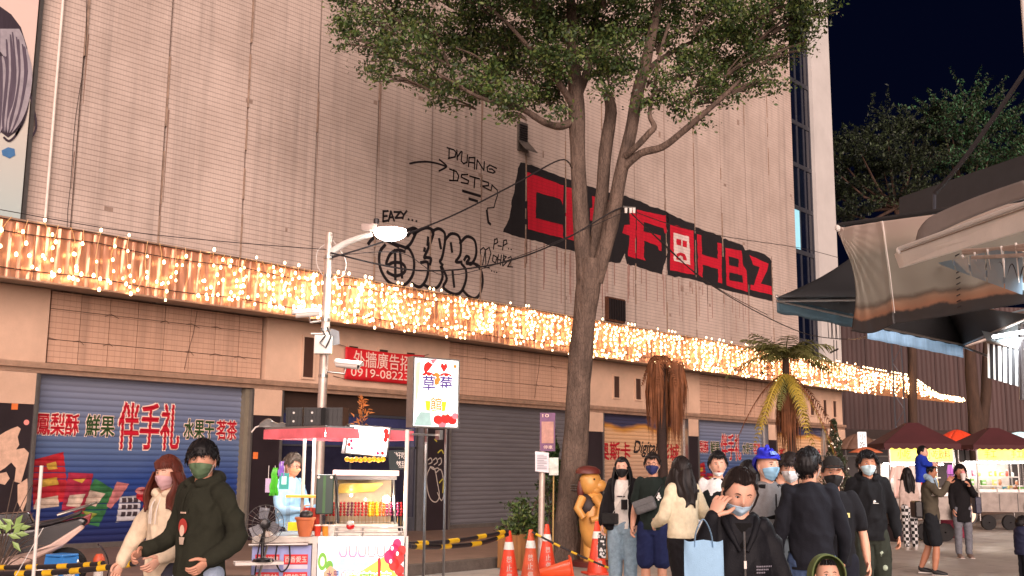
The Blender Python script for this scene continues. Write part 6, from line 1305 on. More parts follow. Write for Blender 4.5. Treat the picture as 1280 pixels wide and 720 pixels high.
ST2 = stall('glass fronted lit market stall with maroon hipped roof behind the woman in the black coat', 1243, 30, 1.62, 1.3, '手工甜點', 2, 2.26, 2.74, R(3))
ST3 = stall('lit market stall with maroon roof cut by the right edge of the photo', 1338, 31, 1.8, 1.3, '現烤香腸', 3, 2.26, 2.74, R(3))
M1 = root_mat(ST1)
for i, (x, c, lab) in enumerate(((-.5, (226, 190, 180), 'pale pink apron hanging on the left of the nearer stall'), (-.2, (214, 204, 200), 'off white shirt with black trim hanging in the nearer stall'), (.60, (190, 120, 210), 'lilac garment hanging at the right post of the nearer stall'))):
    T = thing('hanging_garment', lab, 'garment', M1 @ Vector((x, -.68, .95 if i < 2 else 1.2)), ST1.rotation_euler.z)
    mb = MB(); H_g = .72 if i < 2 else .5; W_g = .15 if i < 2 else .07
    mb.grid(lambda u_, v_: Vector((W_g*(2*u_-1)*(1-.35*max(0, v_-.75)/.25), .02*math.sin(u_*14+i)*(1-v_*.6), H_g*v_)), 14, 8); o = mb.build('cloth', mat('garment_%d' % c[0], srgb(*c), .8, var=.1), T, smooth=True); o.modifiers.new('t', 'SOLIDIFY').thickness = .008
    MB().box(-.07, .07, -.03, -.02, H_g*.55, H_g*.58).build('print', m_bar, T)
    if i < 2:
        for s_ in (-1, 1): MB().tube([(s_*W_g, 0, H_g*.95), (s_*(W_g+.07), .0, H_g*.6)], [.045, .035], 8).build('sleeve', mat('garment_%d' % c[0]), T, smooth=True)
# round signboards/wheels on the stall ends
for T_, x in ((ST1, .84), (ST2, .72)):
    q = root_mat(T_) @ Vector((x, -.75, .62)); T = thing('round_sign', 'round backlit sign leaning at the right end of the %s stall' % ('nearer' if T_ is ST1 else 'farther'), 'sign', q, T_.rotation_euler.z)
    Mx = Matrix.Rotation(R(90), 4, 'X'); MB().lathe([(.27, -.03), (.27, .03)], 26, Mx).build('rim', m_blkf, T, smooth=40); MB().lathe([(.23, .031), (.23, .036)], 26, Mx).build('face', lit('lit_round', (240, 200, 170), 1.0), T); MB().lathe([(.12, .037), (.12, .040)], 20, Mx).build('picture', lo_ if T_ is ST2 else lgn, T); MB().tube([(0, 0, -.6), (0, 0, -.25)], .02, 6).build('stand', m_steel, T)
# umbrellas
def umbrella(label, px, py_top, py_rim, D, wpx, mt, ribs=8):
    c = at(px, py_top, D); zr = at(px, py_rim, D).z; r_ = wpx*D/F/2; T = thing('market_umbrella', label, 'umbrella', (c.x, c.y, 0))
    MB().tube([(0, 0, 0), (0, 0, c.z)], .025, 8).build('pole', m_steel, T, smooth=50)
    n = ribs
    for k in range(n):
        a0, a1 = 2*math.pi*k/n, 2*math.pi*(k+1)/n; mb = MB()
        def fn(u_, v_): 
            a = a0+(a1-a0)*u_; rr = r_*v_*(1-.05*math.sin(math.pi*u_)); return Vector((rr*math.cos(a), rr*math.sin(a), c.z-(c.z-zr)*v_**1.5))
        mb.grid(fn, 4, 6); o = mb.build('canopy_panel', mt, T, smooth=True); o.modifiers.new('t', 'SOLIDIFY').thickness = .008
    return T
umbrella('bright orange red market umbrella between the two maroon stalls', 1196, 537, 556, 33, 66, m_orange)
umbrella('brown striped market umbrella left of the nearer stall', 1072, 542, 562, 29, 68, m_brownc)
umbrella('small orange umbrella right behind the man in the black hoodie', 1082, 559, 566, 24, 42, mat('pale_orange_canvas', srgb(214, 120, 80), .7))
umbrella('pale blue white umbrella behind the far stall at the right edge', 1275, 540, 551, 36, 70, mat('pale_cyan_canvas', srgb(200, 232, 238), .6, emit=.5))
c = xy(1079, 26.5); T = thing('vertical_sign', 'small white vertical signboard with black characters above the small orange umbrella', 'sign', c, PSI-math.pi/2)
zt_, zb_ = at(1079, 540, 26.5).z, at(1079, 562, 26.5).z
MB().tube([(0, 0.03, 0), (0, .03, zb_)], .025, 8).build('pole', m_steel, T); MB().box(-.10, .10, -.03, .03, zb_, zt_).build('board', mat('lit_white_board', srgb(235, 235, 235), .4, emit=.5), T)
for i, ch in enumerate('小吃'): mb = MB(); put_text(mb, ch, .14, .16, (0, -.032, zt_-.11-i*.2), (1, 0, 0), (0, 0, 1), offset=.02); mb.build('lettering', m_black, T)
# fence rail, parked scooters/boxes silhouettes between the stalls
c = xy(1064, 27); T = thing('metal_railing', 'grey metal railing beside the christmas tree under the brown umbrella', 'railing', c, PSI-math.pi/2)
for z in (1.9, 1.15, .5): MB().tube([(-.9, 0, z), (1.1, 0, z)], .022, 6).build('rail', m_steel, T)
for x in (-.9, -.1, .65, 1.1): MB().tube([(x, 0, 0), (x, 0, 1.92 if x < 1 else 2.3)], .022, 6).build('post', m_steel, T)
for i, (px, D, w, h, cc, lab) in enumerate(((1108, 25.5, .5, .55, (70, 56, 60), 'dark box low at the left foot of the nearer stall'), (1100, 26.2, .4, .8, (110, 90, 84), 'grey brown box standing left of the nearer stall'), (1118, 24.6, .45, .35, (50, 40, 46), 'black crate in front of the nearer stall'), (1186, 26, .4, .5, (120, 40, 60), 'dark red box at the right foot of the nearer stall'), (1172, 25.5, .3, .3, (60, 70, 90), 'blue grey crate under the nearer stall sign'))):
    c = xy(px, D); T = thing('storage_box', lab, 'box', c, PSI-math.pi/2+.2*i); o = MB().box(-w/2, w/2, -w/2, w/2, 0, h).build('body', mat('storage_%d' % i, srgb(*cc), .6, var=.3), T); bevel(o, .02); MB().box(-w/2-.01, w/2+.01, -w/2-.01, w/2+.01, h, h+.04).build('lid', m_blkf, T)
# lattice tower
T = thing('lattice_mast', 'slim grey steel lattice mast left of the first tree trunk', 'mast', xy(1128, 40), PSI-math.pi/2)
for x in (-.18, .18): MB().tube([(x, 0, 0), (x, 0, 9)], .03, 6).build('chord', m_mull, T)
for k in range(15): z = .3+k*.58; s_ = 1 if k % 2 else -1; MB().tube([(-.18*s_, 0, z), (.18*s_, 0, z+.58)], .016, 5).build('brace', m_mull, T)
# ================================================================== dark warehouse behind
WH = thing('warehouse', 'dark corrugated metal warehouse with a lean-to roof closing the far end of the street', 'building', xy(1165, 52))
o_ = xy(1165, 52); T_ = Matrix.Translation(o_) @ Matrix.Rotation(PSI-math.pi/2+R(4), 4, 'Z')
m_cor = mat('dark_corrugated_steel', srgb(66, 46, 44), .6, metal=.2, var=.25, vscale=1, stretch=(2, 2, .3))
for k in range(22):
    x0 = -6.5+k*1.15; mb = MB(); n = 10; vs = []
    for i in range(n+1):
        x = x0+.01+1.13*i/n; y = -.012 if (i % 2 == 0) else .012; vs += [T_ @ Vector((x, y, 3.3)), T_ @ Vector((x, y, 9.5))]
    mb.add(vs, [(2*i, 2*i+2, 2*i+3, 2*i+1) for i in range(n)]); mb.build('corrugated_sheet', m_cor, WH, world=True)
MB().box(-6.5, 19, .1, 6, 0, 9.45, T_).build('core', m_black, WH, world=True)
mb = MB(); mb.slab([T_ @ Vector(v) for v in ((-6.5, .0, 3.4), (19, .0, 3.4), (19, -2.5, 2.85), (-6.5, -2.5, 2.85))], (0, 0, .05)); mb.build('lean_to_roof', mat('lean_to_sheet', srgb(84, 74, 70), .6, var=.3), WH, world=True)
mb = MB(); mb.box(-6.5, 19, -2.56, -2.5, 2.75, 2.92, T_); mb.build('gutter', mat('pale_gutter', srgb(130, 118, 108), .6), WH, world=True)
for k in range(16): x = -6.3+k*1.6; MB().box(x, x+1.4, .02, .06, .1, 2.7, T_).build('door_panel', mat('dark_shop_door', srgb(44, 36, 36), .5, var=.3), WH, world=True)
# ================================================================== AWNINGS AT THE UPPER RIGHT
def sheet(pts, mt, name, par, t=.006):
    mb = MB(); mb.slab(pts, _h*t); return mb.build(name, mt, par, world=True)
m_ablk = mat('black_canvas', srgb(34, 34, 36), .7, var=.2, vscale=2); m_teal = mat('dark_teal_valance', srgb(44, 66, 76), .6, var=.2, vscale=3); m_blue = mat('pale_blue_valance', srgb(150, 190, 225), .5, var=.15, vscale=4, stretch=(6, 6, 1), emit=.12)
P0 = at(971, 372, 10.6); P1 = at(1080, 396, 12.0); AP = at(1100, 292, 12.6); P3 = at(1082, 371, 11.4)
TN = thing('black_tent', 'black pop up tent with dark teal valance jutting out behind the hanging tarpaulin', 'tent', (P1.x, P1.y, 0))
for a, c in ((P0, P1), (P3, P0)):
    mb = MB(); mb.grid(lambda u_, v_: (a.lerp(c, u_)).lerp(AP, v_)-Vector((0, 0, .08*math.sin(math.pi*v_)*(1-.5*math.sin(math.pi*u_)))), 8, 8); o = mb.build('roof_panel', m_ablk, TN, world=True, smooth=True); o.modifiers.new('t', 'SOLIDIFY').thickness = .004
    MB().tube([a-Vector((0, 0, .035)), c-Vector((0, 0, .035))], .013, 6).build('frame_bar', m_steel, TN, world=True)
mb = MB(); mb.grid(lambda u_, v_: P0.lerp(P1, u_)+Vector((0, 0, -.15*(1-v_)*(1+.05*math.sin(u_*20))))+(_h*.012*math.sin(u_*26)), 24, 3); o = mb.build('valance', m_teal, TN, world=True, smooth=True); o.modifiers.new('t', 'SOLIDIFY').thickness = .004
MB().tube([P1, AP], .02, 6).build('frame_bar', m_steel, TN, world=True)
MB().ball(P0+Vector((0, 0, .01)), .02, 8).build('corner_cap', m_steel, TN, world=True)
# the hanging tarpaulin
TL, TR_, BL, BR = at(1048, 285, 10.4), at(1300, 250, 8.7), at(1066, 414, 10.4), at(1300, 377, 8.7)
m_tarp = mat('grey_tan_tarpaulin', srgb(150, 140, 122), .55, var=0)
N, L, b = nodes(m_tarp)
tc = N.new('ShaderNodeTexCoord'); sp = N.new('ShaderNodeSeparateXYZ'); L.new(tc.outputs['UV'], sp.inputs[0]); nz = N.new('ShaderNodeTexNoise'); nz.inputs['Scale'].default_value = 5; nz.inputs['Detail'].default_value = 7; L.new(tc.outputs['Object'], nz.inputs['Vector'])
ma = N.new('ShaderNodeMath'); ma.operation = 'MULTIPLY_ADD'; ma.inputs[1].default_value = .12; L.new(nz.outputs['Fac'], ma.inputs[0]); L.new(sp.outputs[1], ma.inputs[2]); cr = N.new('ShaderNodeValToRGB'); L.new(ma.outputs[0], cr.inputs[0])
el = cr.color_ramp.elements; el[0].position = .0; el[0].color = srgb(46, 44, 46)+(1,); el[1].position = 1; el[1].color = srgb(176, 160, 150)+(1,)
for p_, c_ in ((.17, (50, 48, 48)), (.195, (150, 108, 84)), (.26, (152, 122, 100)), (.30, (100, 90, 80)), (.35, (140, 138, 128)), (.75, (138, 136, 126)), (.9, (172, 160, 148))): e = el.new(p_); e.color = srgb(*c_)+(1,)
L.new(cr.outputs[0], b.inputs['Base Color'])
TP = thing('hanging_tarpaulin', 'stained grey tan tarpaulin hanging under the awning, rust band and torn black hem', 'tarpaulin', (BL.x, BL.y, 2))
def tarp(u_, v_):
    a = BL.lerp(BR, u_); c = TL.lerp(TR_, u_); edge = .10*(1-u_)**6; p = a.lerp(c, v_)+RT*(edge*math.sin(math.pi*v_)*1.0-.02)
    w = .018*math.sin(u_*30+v_*3)*(1-v_)+.03*math.exp(-((u_-.245)/.012)**2)+.010*math.sin(u_*70-v_*18)*math.exp(-((u_-.1)/.14)**2)*v_+.006*math.sin(v_*40+u_*8)*(1-v_)**3+.012*math.sin(u_*9+v_*5)
    rad = math.atan2(1-v_+.02, u_*2.2+.01); w += .012*math.sin(rad*34)*math.exp(-u_*7)
    sag = -.05*math.sin(math.pi*min(1, u_*4))*(1-v_)
    return p-_h*w+Vector((0, 0, sag*(1-v_)))
mb = MB(); NU, NV = 150, 60; mb.grid(tarp, NU, NV); me = mb.mesh('sheet', m_tarp, True)
uv = me.uv_layers.new(name='UVMap'); 
for l in me.loops: vi = l.vertex_index; uv.data[l.index].uv = ((vi//(NV+1))/NU, (vi % (NV+1))/NV)
me.transform(root_inv(TP)); link('sheet', me, TP).modifiers.new('t', 'SOLIDIFY').thickness = .003
MB().tube([TL+Vector((0, 0, .03)), TR_+Vector((0, 0, .03))], .022, 8).build('top_rail', m_ablk, TP, world=True)
MB().tube([tarp(.245, .99)-_h*.04, tarp(.245, .5)-_h*.05, tarp(.25, .1)-_h*.05], .0035, 5).build('rope', m_white, TP, world=True)
for k in range(16): p = tarp(.62, .06+k*.055); MB().tube([p-_h*.02-RT*.02, p-_h*.025+RT*.02+Vector((0, 0, .02))], .005, 4).build('lacing', m_black, TP, world=True)
o = MB().ball(TL+Vector((0, 0, .0)), (.035, .035, .04), 10).build('end_cap', m_white, TP, world=True)
mb = MB()
for u0, v0 in ((.42, .10), (.45, .105), (.48, .095), (.5, .11)): p = tarp(u0, v0)-_h*.008; mb.slab([p, p+RT*.06, p+RT*.05+Vector((0, 0, .012)), p+RT*.01+Vector((0, 0, .016))], -_h*.002)
mb.build('tear', m_black, TP, world=True, kind='stuff')
# dark roof slab, curved cloth, white cassette beam
T = thing('dark_roof', 'dark grey flat roof edge rising at the upper right behind the awnings', 'roof', xy(1200, 12.5))
MB().slab([at(1124, 276, 13), at(1124, 247, 13), at(1320, 180, 10.5), at(1320, 225, 10.5)], _h*2.2+RT*1.0).build('roof_slab', mat('dark_grey_sheet', srgb(52, 54, 58), .7, var=.12), T, world=True)
MB().tube([at(1168, 243, 11.9), at(1168, 276, 11.9)], .02, 6).build('seam', m_mull, T, world=True)
T = thing('rolled_awning_cloth', 'grey awning cloth curving up to the right above the white beam', 'awning', xy(1200, 8.2))
def cloth(u_, v_):
    px = 1152+140*u_; yt = 286-62*u_**.75-6; yb = 300-56*u_ - 4*math.sin(math.pi*u_)
    if u_ < .12: yt = 300-(300-(286-62*.12**.75-6))*math.sqrt(u_/.12)
    return at(px, yb+(yt-yb)*v_, 8.6-1.3*u_)+_h*(.16*v_)
mb = MB(); mb.grid(cloth, 30, 6); o = mb.build('cloth', mat('grey_awning_cloth', srgb(132, 124, 120), .7, var=.08), T, world=True, smooth=True); o.modifiers.new('t', 'SOLIDIFY').thickness = .01
T = thing('awning_beam', 'long off white awning cassette beam sloping across the upper right corner', 'awning', xy(1200, 7.4))
a, b_, c, d = at(1124, 313, 8.2), at(1300, 250, 6.5), at(1300, 282, 6.5), at(1131, 333, 8.2)
o = MB().slab([a, b_, c, d], _h*.12).build('beam', mat('off_white_pvc', srgb(232, 226, 218), .5, var=.08, vscale=3, bump=.1), T, world=True); bevel(o, .012)
MB().tube([a+Vector((0, 0, .012))-_h*.005, b_+Vector((0, 0, .012))-_h*.005], .018, 8).build('top_tube', m_white, T, world=True)
MB().tube([a.lerp(d, .12)-_h*.008, b_.lerp(c, .12)-_h*.008], .005, 5).build('groove_line', mat('tan_line', srgb(150, 130, 115), .6), T, world=True)
MB().ball(a, (.025, .025, .03), 8).build('end_cap', m_white, T, world=True)
# lit arcade roof behind the beam
T = thing('arcade_roof', 'steel framed translucent roof lit bluish white, seen under the white beam', 'roof', xy(1240, 9.5))
pc = mat('polycarbonate_panel', srgb(120, 150, 170), .3, var=.15, vscale=1.5)
q0, q1, q2, q3 = at(1186, 322, 9.2), at(1300, 296, 7.6), at(1300, 362, 7.6), at(1192, 325, 9.2)
for k in range(5):
    t0, t1 = k/5+.01, (k+1)/5-.01
    sheet([q3.lerp(q2, t0)+_h*.25, q3.lerp(q2, t1)+_h*.25, q0.lerp(q1, t1)+_h*.25, q0.lerp(q1, t0)+_h*.25], pc, 'roof_panel', T)
MB().slab([q3-_h*.02, q2-_h*.02, q2-_h*.02+Vector((0, 0, -.045)), q3-_h*.02+Vector((0, 0, -.045))], _h*.03).build('edge_rail', mat('pale_blue_steel', srgb(170, 190, 205), .4), T, world=True)
for k in range(6): t_ = .2+k*.15; MB().tube([q3.lerp(q2, t_), q0.lerp(q1, t_)+_h*.05], .009, 6).build('hanger', m_white, T, world=True)
for k in range(6):
    t_ = .28+k*.13; s_ = q3.lerp(q2, t_); e_ = q3.lerp(q2, t_+.12); mb = MB(); mb.tube([s_.lerp(e_, i/8)+Vector((0, 0, .17*math.sin(math.pi*i/8)*(.35+t_*.6))) for i in range(9)], .005, 5); mb.build('arch_rib', m_blkf, T, world=True)
for yo in (8, 22): MB().tube([at(1205, 318-yo*.2, 9)+Vector((0, 0, .0)), at(1300, 302+yo*.4, 7.6)], .02, 8).build('purlin', mat('peach_steel', srgb(190, 170, 158), .4), T, world=True)
MB().tube([at(1216, 322, 8.6), at(1300, 318, 7.6)], .016, 8).build('purlin', m_lampsteel, T, world=True)
MB().tube([at(1286, 330, 7.9), at(1350, 322, 7.2)], .014, 8).build('fluorescent_tube', mat('tube_white'), T, world=True)  # unseen tube, added as the source for the second tube light
# lower tent with blue valance
TB = thing('black_tent', 'lower black tent with a pale blue valance hanging below the tarpaulin', 'tent', xy(1150, 13))
V0, V1 = at(1084, 408, 12.0), at(1204, 433, 13.2); AP2 = at(1160, 392, 15); V2 = at(1300, 395, 9.5)
mb = MB(); mb.grid(lambda u_, v_: V0.lerp(V1, u_)+Vector((0, 0, -.14*(1-v_)))+_h*.014*math.sin(u_*40), 40, 3); o = mb.build('valance', m_blue, TB, world=True, smooth=True); o.modifiers.new('t', 'SOLIDIFY').thickness = .004
for tri in ((V0, V1, at(1180, 380, 13.5)), (V1, V2, at(1180, 380, 13.5)), (V0, at(1180, 380, 13.5), at(1062, 400, 15))):
    mb = MB(); mb.add(list(tri), [(0, 1, 2)]); o = mb.build('roof_panel', m_ablk, TB, world=True); o.modifiers.new('t', 'SOLIDIFY').thickness = .006
for a, c in ((V0, V1), (V1, at(1240, 400, 12)), (V1, V2)): MB().tube([a+Vector((0, 0, .02)), c+Vector((0, 0, .02))], .015, 6).build('frame_bar', m_steel, TB, world=True)
MB().tube([at(1204, 433, 13.2), at(1236, 446, 12.5)], .015, 6).build('frame_bar', m_steel, TB, world=True)
# striped tent with tube
TS = thing('striped_awning', 'awning with a black and white striped valance over a bright tube lamp', 'awning', xy(1265, 11))
s0, s1 = at(1234, 427, 11.2), at(1330, 446, 10.0); s0b, s1b = at(1235, 472, 11.2), at(1330, 500, 10.0)
n = 26
for k in range(n):
    t0, t1 = k/n, (k+1)/n; mb = MB(); w_ = lambda t: _h*.012*math.sin(t*60)
    mb.slab([s0.lerp(s1, t0)+w_(t0), s0.lerp(s1, t1)+w_(t1), s0b.lerp(s1b, t1)+w_(t1), s0b.lerp(s1b, t0)+w_(t0)], _h*.004); mb.build('valance_stripe', m_white if k % 2 == 0 else m_ablk, TS, world=True)
r0, r1 = at(1222, 402, 12.6), at(1330, 372, 11)
sheet([s0, s1, r1, r0], mat('tent_lining_blue', srgb(170, 190, 200), .6, var=.1), 'roof_panel', TS)
MB().tube([s0, s1], .016, 6).build('frame_bar', m_steel, TS, world=True)
for k in range(5): MB().tube([s0.lerp(s1, .05+k*.07), r0.lerp(r1, .05+k*.07)-_h*.1-Vector((0, 0, .02))], .012, 6).build('rafter', m_mull, TS, world=True)
ta, tb_ = at(1242, 421, 11.0), at(1290, 413, 10.4)
MB().tube([ta, tb_], .017, 8).build('fluorescent_tube', mat('tube_white'), TS, world=True)
MB().tube([at(1279, 500, 10.6), at(1277, 405, 10.6)], .035, 8).build('post', m_blkf, TS, world=True)
# the lit market row the frame shows only the edge of: a seen tube and an added unseen one light ground and people
tubes = [(ta.lerp(tb_, .5)-Vector((0, 0, .05)), 60), (at(1300, 334, 7.6), 60)]
for i, (p, e) in enumerate(tubes):
    l = up_light('tube_light', e, root_inv(TS if i == 0 else T) @ p, (.93, .97, 1.0), TS if i == 0 else T, .3, 'AREA'); l.data.shape = 'RECTANGLE'; l.data.size = 1.2; l.data.size_y = .3
# steel frame of the market row just right of the frame, carrying roof, beam and awnings
AF = thing('steel_scaffold', 'grey steel scaffold of posts and rails just right of the awnings, carrying them', 'scaffold', xy(1310, 9))
for px_, D_p, top_ in ((1312, 12.9, (1312, 215)), (1330, 10.2, (1330, 210)), (1345, 8.6, (1345, 250)), (1372, 6.9, (1372, 240))):
    tp = at(top_[0], top_[1], D_p); MB().tube([(tp.x, tp.y, 0), tp], .035, 8).build('post', m_lampsteel, AF, world=True, smooth=50)
for a_, b2 in (((1312, 380, 12.9), (1372, 350, 6.9)), ((1312, 240, 12.9), (1372, 245, 6.9)), ((1204, 433, 13.2), (1312, 400, 12.9)), ((1300, 268, 6.6), (1372, 250, 6.9)), ((1300, 252, 8.7), (1345, 252, 8.6)), ((1240, 400, 12.4), (1330, 380, 10.2)), ((1100, 293, 12.6), (1312, 240, 12.9))):
    MB().tube([at(*a_), at(*b2)], .022, 8).build('rail', m_lampsteel, AF, world=True, smooth=50)
# concealed corner of the next awning: white wall with painted arches on the building's corner
mb = MB()
for k in range(3): x0 = 38.0+k*.36; stroke(mb, [(x0+.30*math.cos(t)*.5+.15, WY-.024, 6.9+.75*math.sin(t)) for t in np.linspace(-.6, math.pi+.6, 12)], .05, WN)
stroke(mb, [(38.1, WY-.024, 5.9), (38.8, WY-.024, 6.1)], .06, WN); stroke(mb, [(38.45, WY-.024, 6.4), (38.4, WY-.024, 5.5)], .06, WN); stroke(mb, [(38.7, WY-.024, 6.4), (38.65, WY-.024, 5.6)], .06, WN)
bl(mb, 'graffiti_arches', m_spray)
# ================================================================== PEOPLE
from mathutils import noise as MN3
SKIN = {k: mat('skin_'+k, srgb(*c), .5, var=.06, vscale=14, bump=.05, bscale=120, sss=.12) for k, c in dict(fair=(222, 172, 148), mid=(204, 150, 124), tan=(184, 128, 100)).items()}
HAIR = {k: mat('hair_'+k, srgb(*c), .55, spec=.3, var=.35, vscale=30, stretch=(4, 4, .6)) for k, c in dict(black=(18, 16, 18), dark=(30, 23, 22), brown=(92, 44, 34), grey=(84, 74, 66)).items()}
def cloth_mat(name, rgb, rough=.8, var=.12, sheen=.0): return mat('cloth_'+name, srgb(*[c*.78 if max(rgb) < 60 else c for c in rgb]), rough+.08, spec=.25, var=var, vscale=22, bump=.18, bscale=160, sheen=sheen)
m_eye = mat('eye_white', srgb(205, 196, 190), .2, var=0); m_iris = mat('eye_dark', srgb(22, 14, 12), .08, var=0, spec=.8); m_lip = mat('lips', srgb(170, 84, 78), .4, var=.05)
def rings(mb, R_, n=20):
    """R_: list of (centre, rx, ry, side axis, front axis)"""
    vs = []; k = len(R_)
    for c, rx, ry, ax, ay in R_:
        for j in range(n): w = 2*math.pi*j/n; vs.append(c+ax*(rx*math.cos(w))+ay*(ry*math.sin(w)))
    mb.add(vs, [(i*n+j, i*n+(j+1) % n, (i+1)*n+(j+1) % n, (i+1)*n+j) for i in range(k-1) for j in range(n)]+[tuple(range(n))[::-1], tuple(range((k-1)*n, k*n))])
def limbm(mb, P, Rr, n=12):
    """tapered limb through points with round ends"""
    S = smooth_path(P, 4); k = len(S); W_ = []
    for i in range(k):
        t = i/(k-1)*(len(Rr)-1); a = int(min(t, len(Rr)-2)); W_.append(Rr[a]*(1-(t-a))+Rr[a+1]*(t-a))
    d0 = (S[0]-S[1]).normalized(); d1 = (S[-1]-S[-2]).normalized()
    S2 = [S[0]+d0*W_[0]*.8, S[0]+d0*W_[0]*.45]+S+[S[-1]+d1*W_[-1]*.45, S[-1]+d1*W_[-1]*.8]; W2 = [W_[0]*.45, W_[0]*.85]+W_+[W_[-1]*.85, W_[-1]*.45]
    mb.tube(S2, W2, n)
def gauss(x, s): return math.exp(-(x/s)**2)
def headpt(th, ph, off=0.0, child=0.0):
    """th: 0 = straight ahead, positive toward +x; ph: elevation. Unit: metres for a 0.235 m head"""
    cx, cy, cz = .076, .094, .116
    x = math.sin(th)*math.cos(ph)*cx; y = math.cos(th)*math.cos(ph)*cy; z = math.sin(ph)*cz
    if z < 0:
        t = -z/cz; x *= 1-(.34-.16*child)*t**1.4; y = y*(1-.10*t) if y > 0 else y*(1-.30*t)
        y += .012*t
    if y > 0: y *= .93+.03*math.cos(ph*2)
    f = 0.0; a = abs(th)
    f += .021*gauss(th, .13)*gauss(ph+.13, .13)*(1-.35*child)          # nose
    f += .008*gauss(th, .10)*gauss(ph-.05, .16)
    f += .004*gauss(a-.32, .25)*gauss(ph-.26, .10)                      # brow
    f -= .0085*gauss(a-.36, .17)*gauss(ph-.09, .11)                     # eye socket
    f += .004*gauss(a-.62, .25)*gauss(ph+.20, .20)                      # cheek
    f += .006*gauss(th, .20)*gauss(ph+.47, .07)+.005*gauss(th, .17)*gauss(ph+.60, .06)
    f -= .003*gauss(th, .25)*gauss(ph+.535, .03)
    f += .007*gauss(th, .28)*gauss(ph+.98, .18)                         # chin
    p = Vector((x, y+f, z)); d = Vector((x/cx**2, y/cy**2, z/cz**2)).normalized()
    return p+d*off
def head_geo(mb, M, child=0, nu=44, nv=34):
    vs = []; 
    for i in range(nv+1):
        ph = -math.pi/2+math.pi*i/nv
        for j in range(nu): vs.append(M @ headpt(2*math.pi*j/nu, ph, 0, child))
    mb.add(vs, [(i*nu+j, i*nu+(j+1) % nu, (i+1)*nu+(j+1) % nu, (i+1)*nu+j) for i in range(nv) for j in range(nu)])
def hand_geo(mb, fing, wrist, d, nrm, thumb_side, curl=.35, s=1.0, spread=.08):
    """palm goes to mb (remeshed with the body); fingers go to fing"""
    d = Vector(d).normalized(); nrm = Vector(nrm); nrm = (nrm-d*nrm.dot(d)).normalized(); sd = d.cross(nrm).normalized()
    if sd.dot(Vector(thumb_side)) < 0: sd = -sd
    pc = wrist+d*.045*s; rings(mb, [(wrist, .027*s, .02*s, sd, nrm), (wrist+d*.02*s, .034*s, .017*s, sd, nrm), (wrist+d*.06*s, .041*s, .015*s, sd, nrm), (wrist+d*.088*s, .039*s, .012*s, sd, nrm)], 12)
    for i, (o, L_) in enumerate(((.029, .068), (.010, .077), (-.010, .071), (-.029, .055))):
        b0 = wrist+d*.078*s+sd*o*s; ang = 0; p = b0; P = [p-d*.012*s, p]; c_ = curl*(1+.12*i)
        for k, f_ in enumerate((.45, .32, .23)):
            ang += c_*(.9 if k == 0 else 1.1); v = (d*math.cos(ang)+nrm*math.sin(ang)+sd*spread*(1.5-i)*.35).normalized(); p = p+v*L_*f_*s; P.append(p)
        fing.tube(smooth_path(P, 2), [r_*s for r_ in (.0088, .009, .009, .0086, .0084, .0078, .0074, .0062, .004)], 8)
    t0 = wrist+d*.022*s+sd*.030*s; t1 = t0+(d*.6+sd*.7+nrm*.35).normalized()*.036*s; t2 = t1+(d*.85+sd*.25+nrm*(.3+curl*.5)).normalized()*.030*s; t3 = t2+(d*.9+nrm*(.3+curl)).normalized()*.024*s
    fing.tube(smooth_path([t0-d*.012*s-sd*.008*s, t0, t1, t2, t3], 2), [r_*s for r_ in (.012, .013, .0125, .0115, .0105, .010, .009, .0075, .0045)], 8)
VOX = {}
def remeshed(mb, vox, mt, name, smooth=4, folds=None, extra=None, decimate=None):
    me = mb.mesh('t', mt); o = bpy.data.objects.new('t', me); COL.objects.link(o)
    md = o.modifiers.new('r', 'REMESH'); md.mode = 'VOXEL'; md.voxel_size = vox
    sm = o.modifiers.new('s', 'SMOOTH'); sm.iterations = smooth; sm.factor = .5
    dg = bpy.context.evaluated_depsgraph_get(); dg.update(); out = bpy.data.meshes.new_from_object(o.evaluated_get(dg)); bpy.data.objects.remove(o); bpy.data.meshes.remove(me)
    out.name = name
    if folds:
        n = len(out.vertices); co = np.empty(n*3); out.vertices.foreach_get('co', co); co = co.reshape(-1, 3); no = np.empty(n*3); out.vertices.foreach_get('normal', no); no = no.reshape(-1, 3)
        amp, sx, sz, seed = folds; d = np.empty(n)
        for i in range(n):
            x, y, z = co[i]; q = MN3.noise(Vector((x*sx+seed, y*sx, z*sz+.6*x*sx))); q2 = MN3.noise(Vector((x*sx*2.2, y*sx*2.2+seed, (z+x*.5)*sz*2.6)))
            d[i] = max(-.25, (1-abs(q)*2.6)*.9+q2*.5)
        co += no*(d*amp)[:, None]; out.vertices.foreach_set('co', co.ravel())
    if extra is not None and extra.v:
        bm = bmesh.new(); bm.from_mesh(out); e = extra.mesh('e', mt, True); bm.from_mesh(e); bm.to_mesh(out); bm.free(); bpy.data.meshes.remove(e)
    if not out.materials: out.materials.append(mt)
    out.polygons.foreach_set('use_smooth', [True]*len(out.polygons)); out.update()
    return out
def facing(fa): return (-_h*math.cos(R(fa)) + Vector((-RT.x, -RT.y, 0)).normalized()*math.sin(R(fa))).normalized()
V = Vector
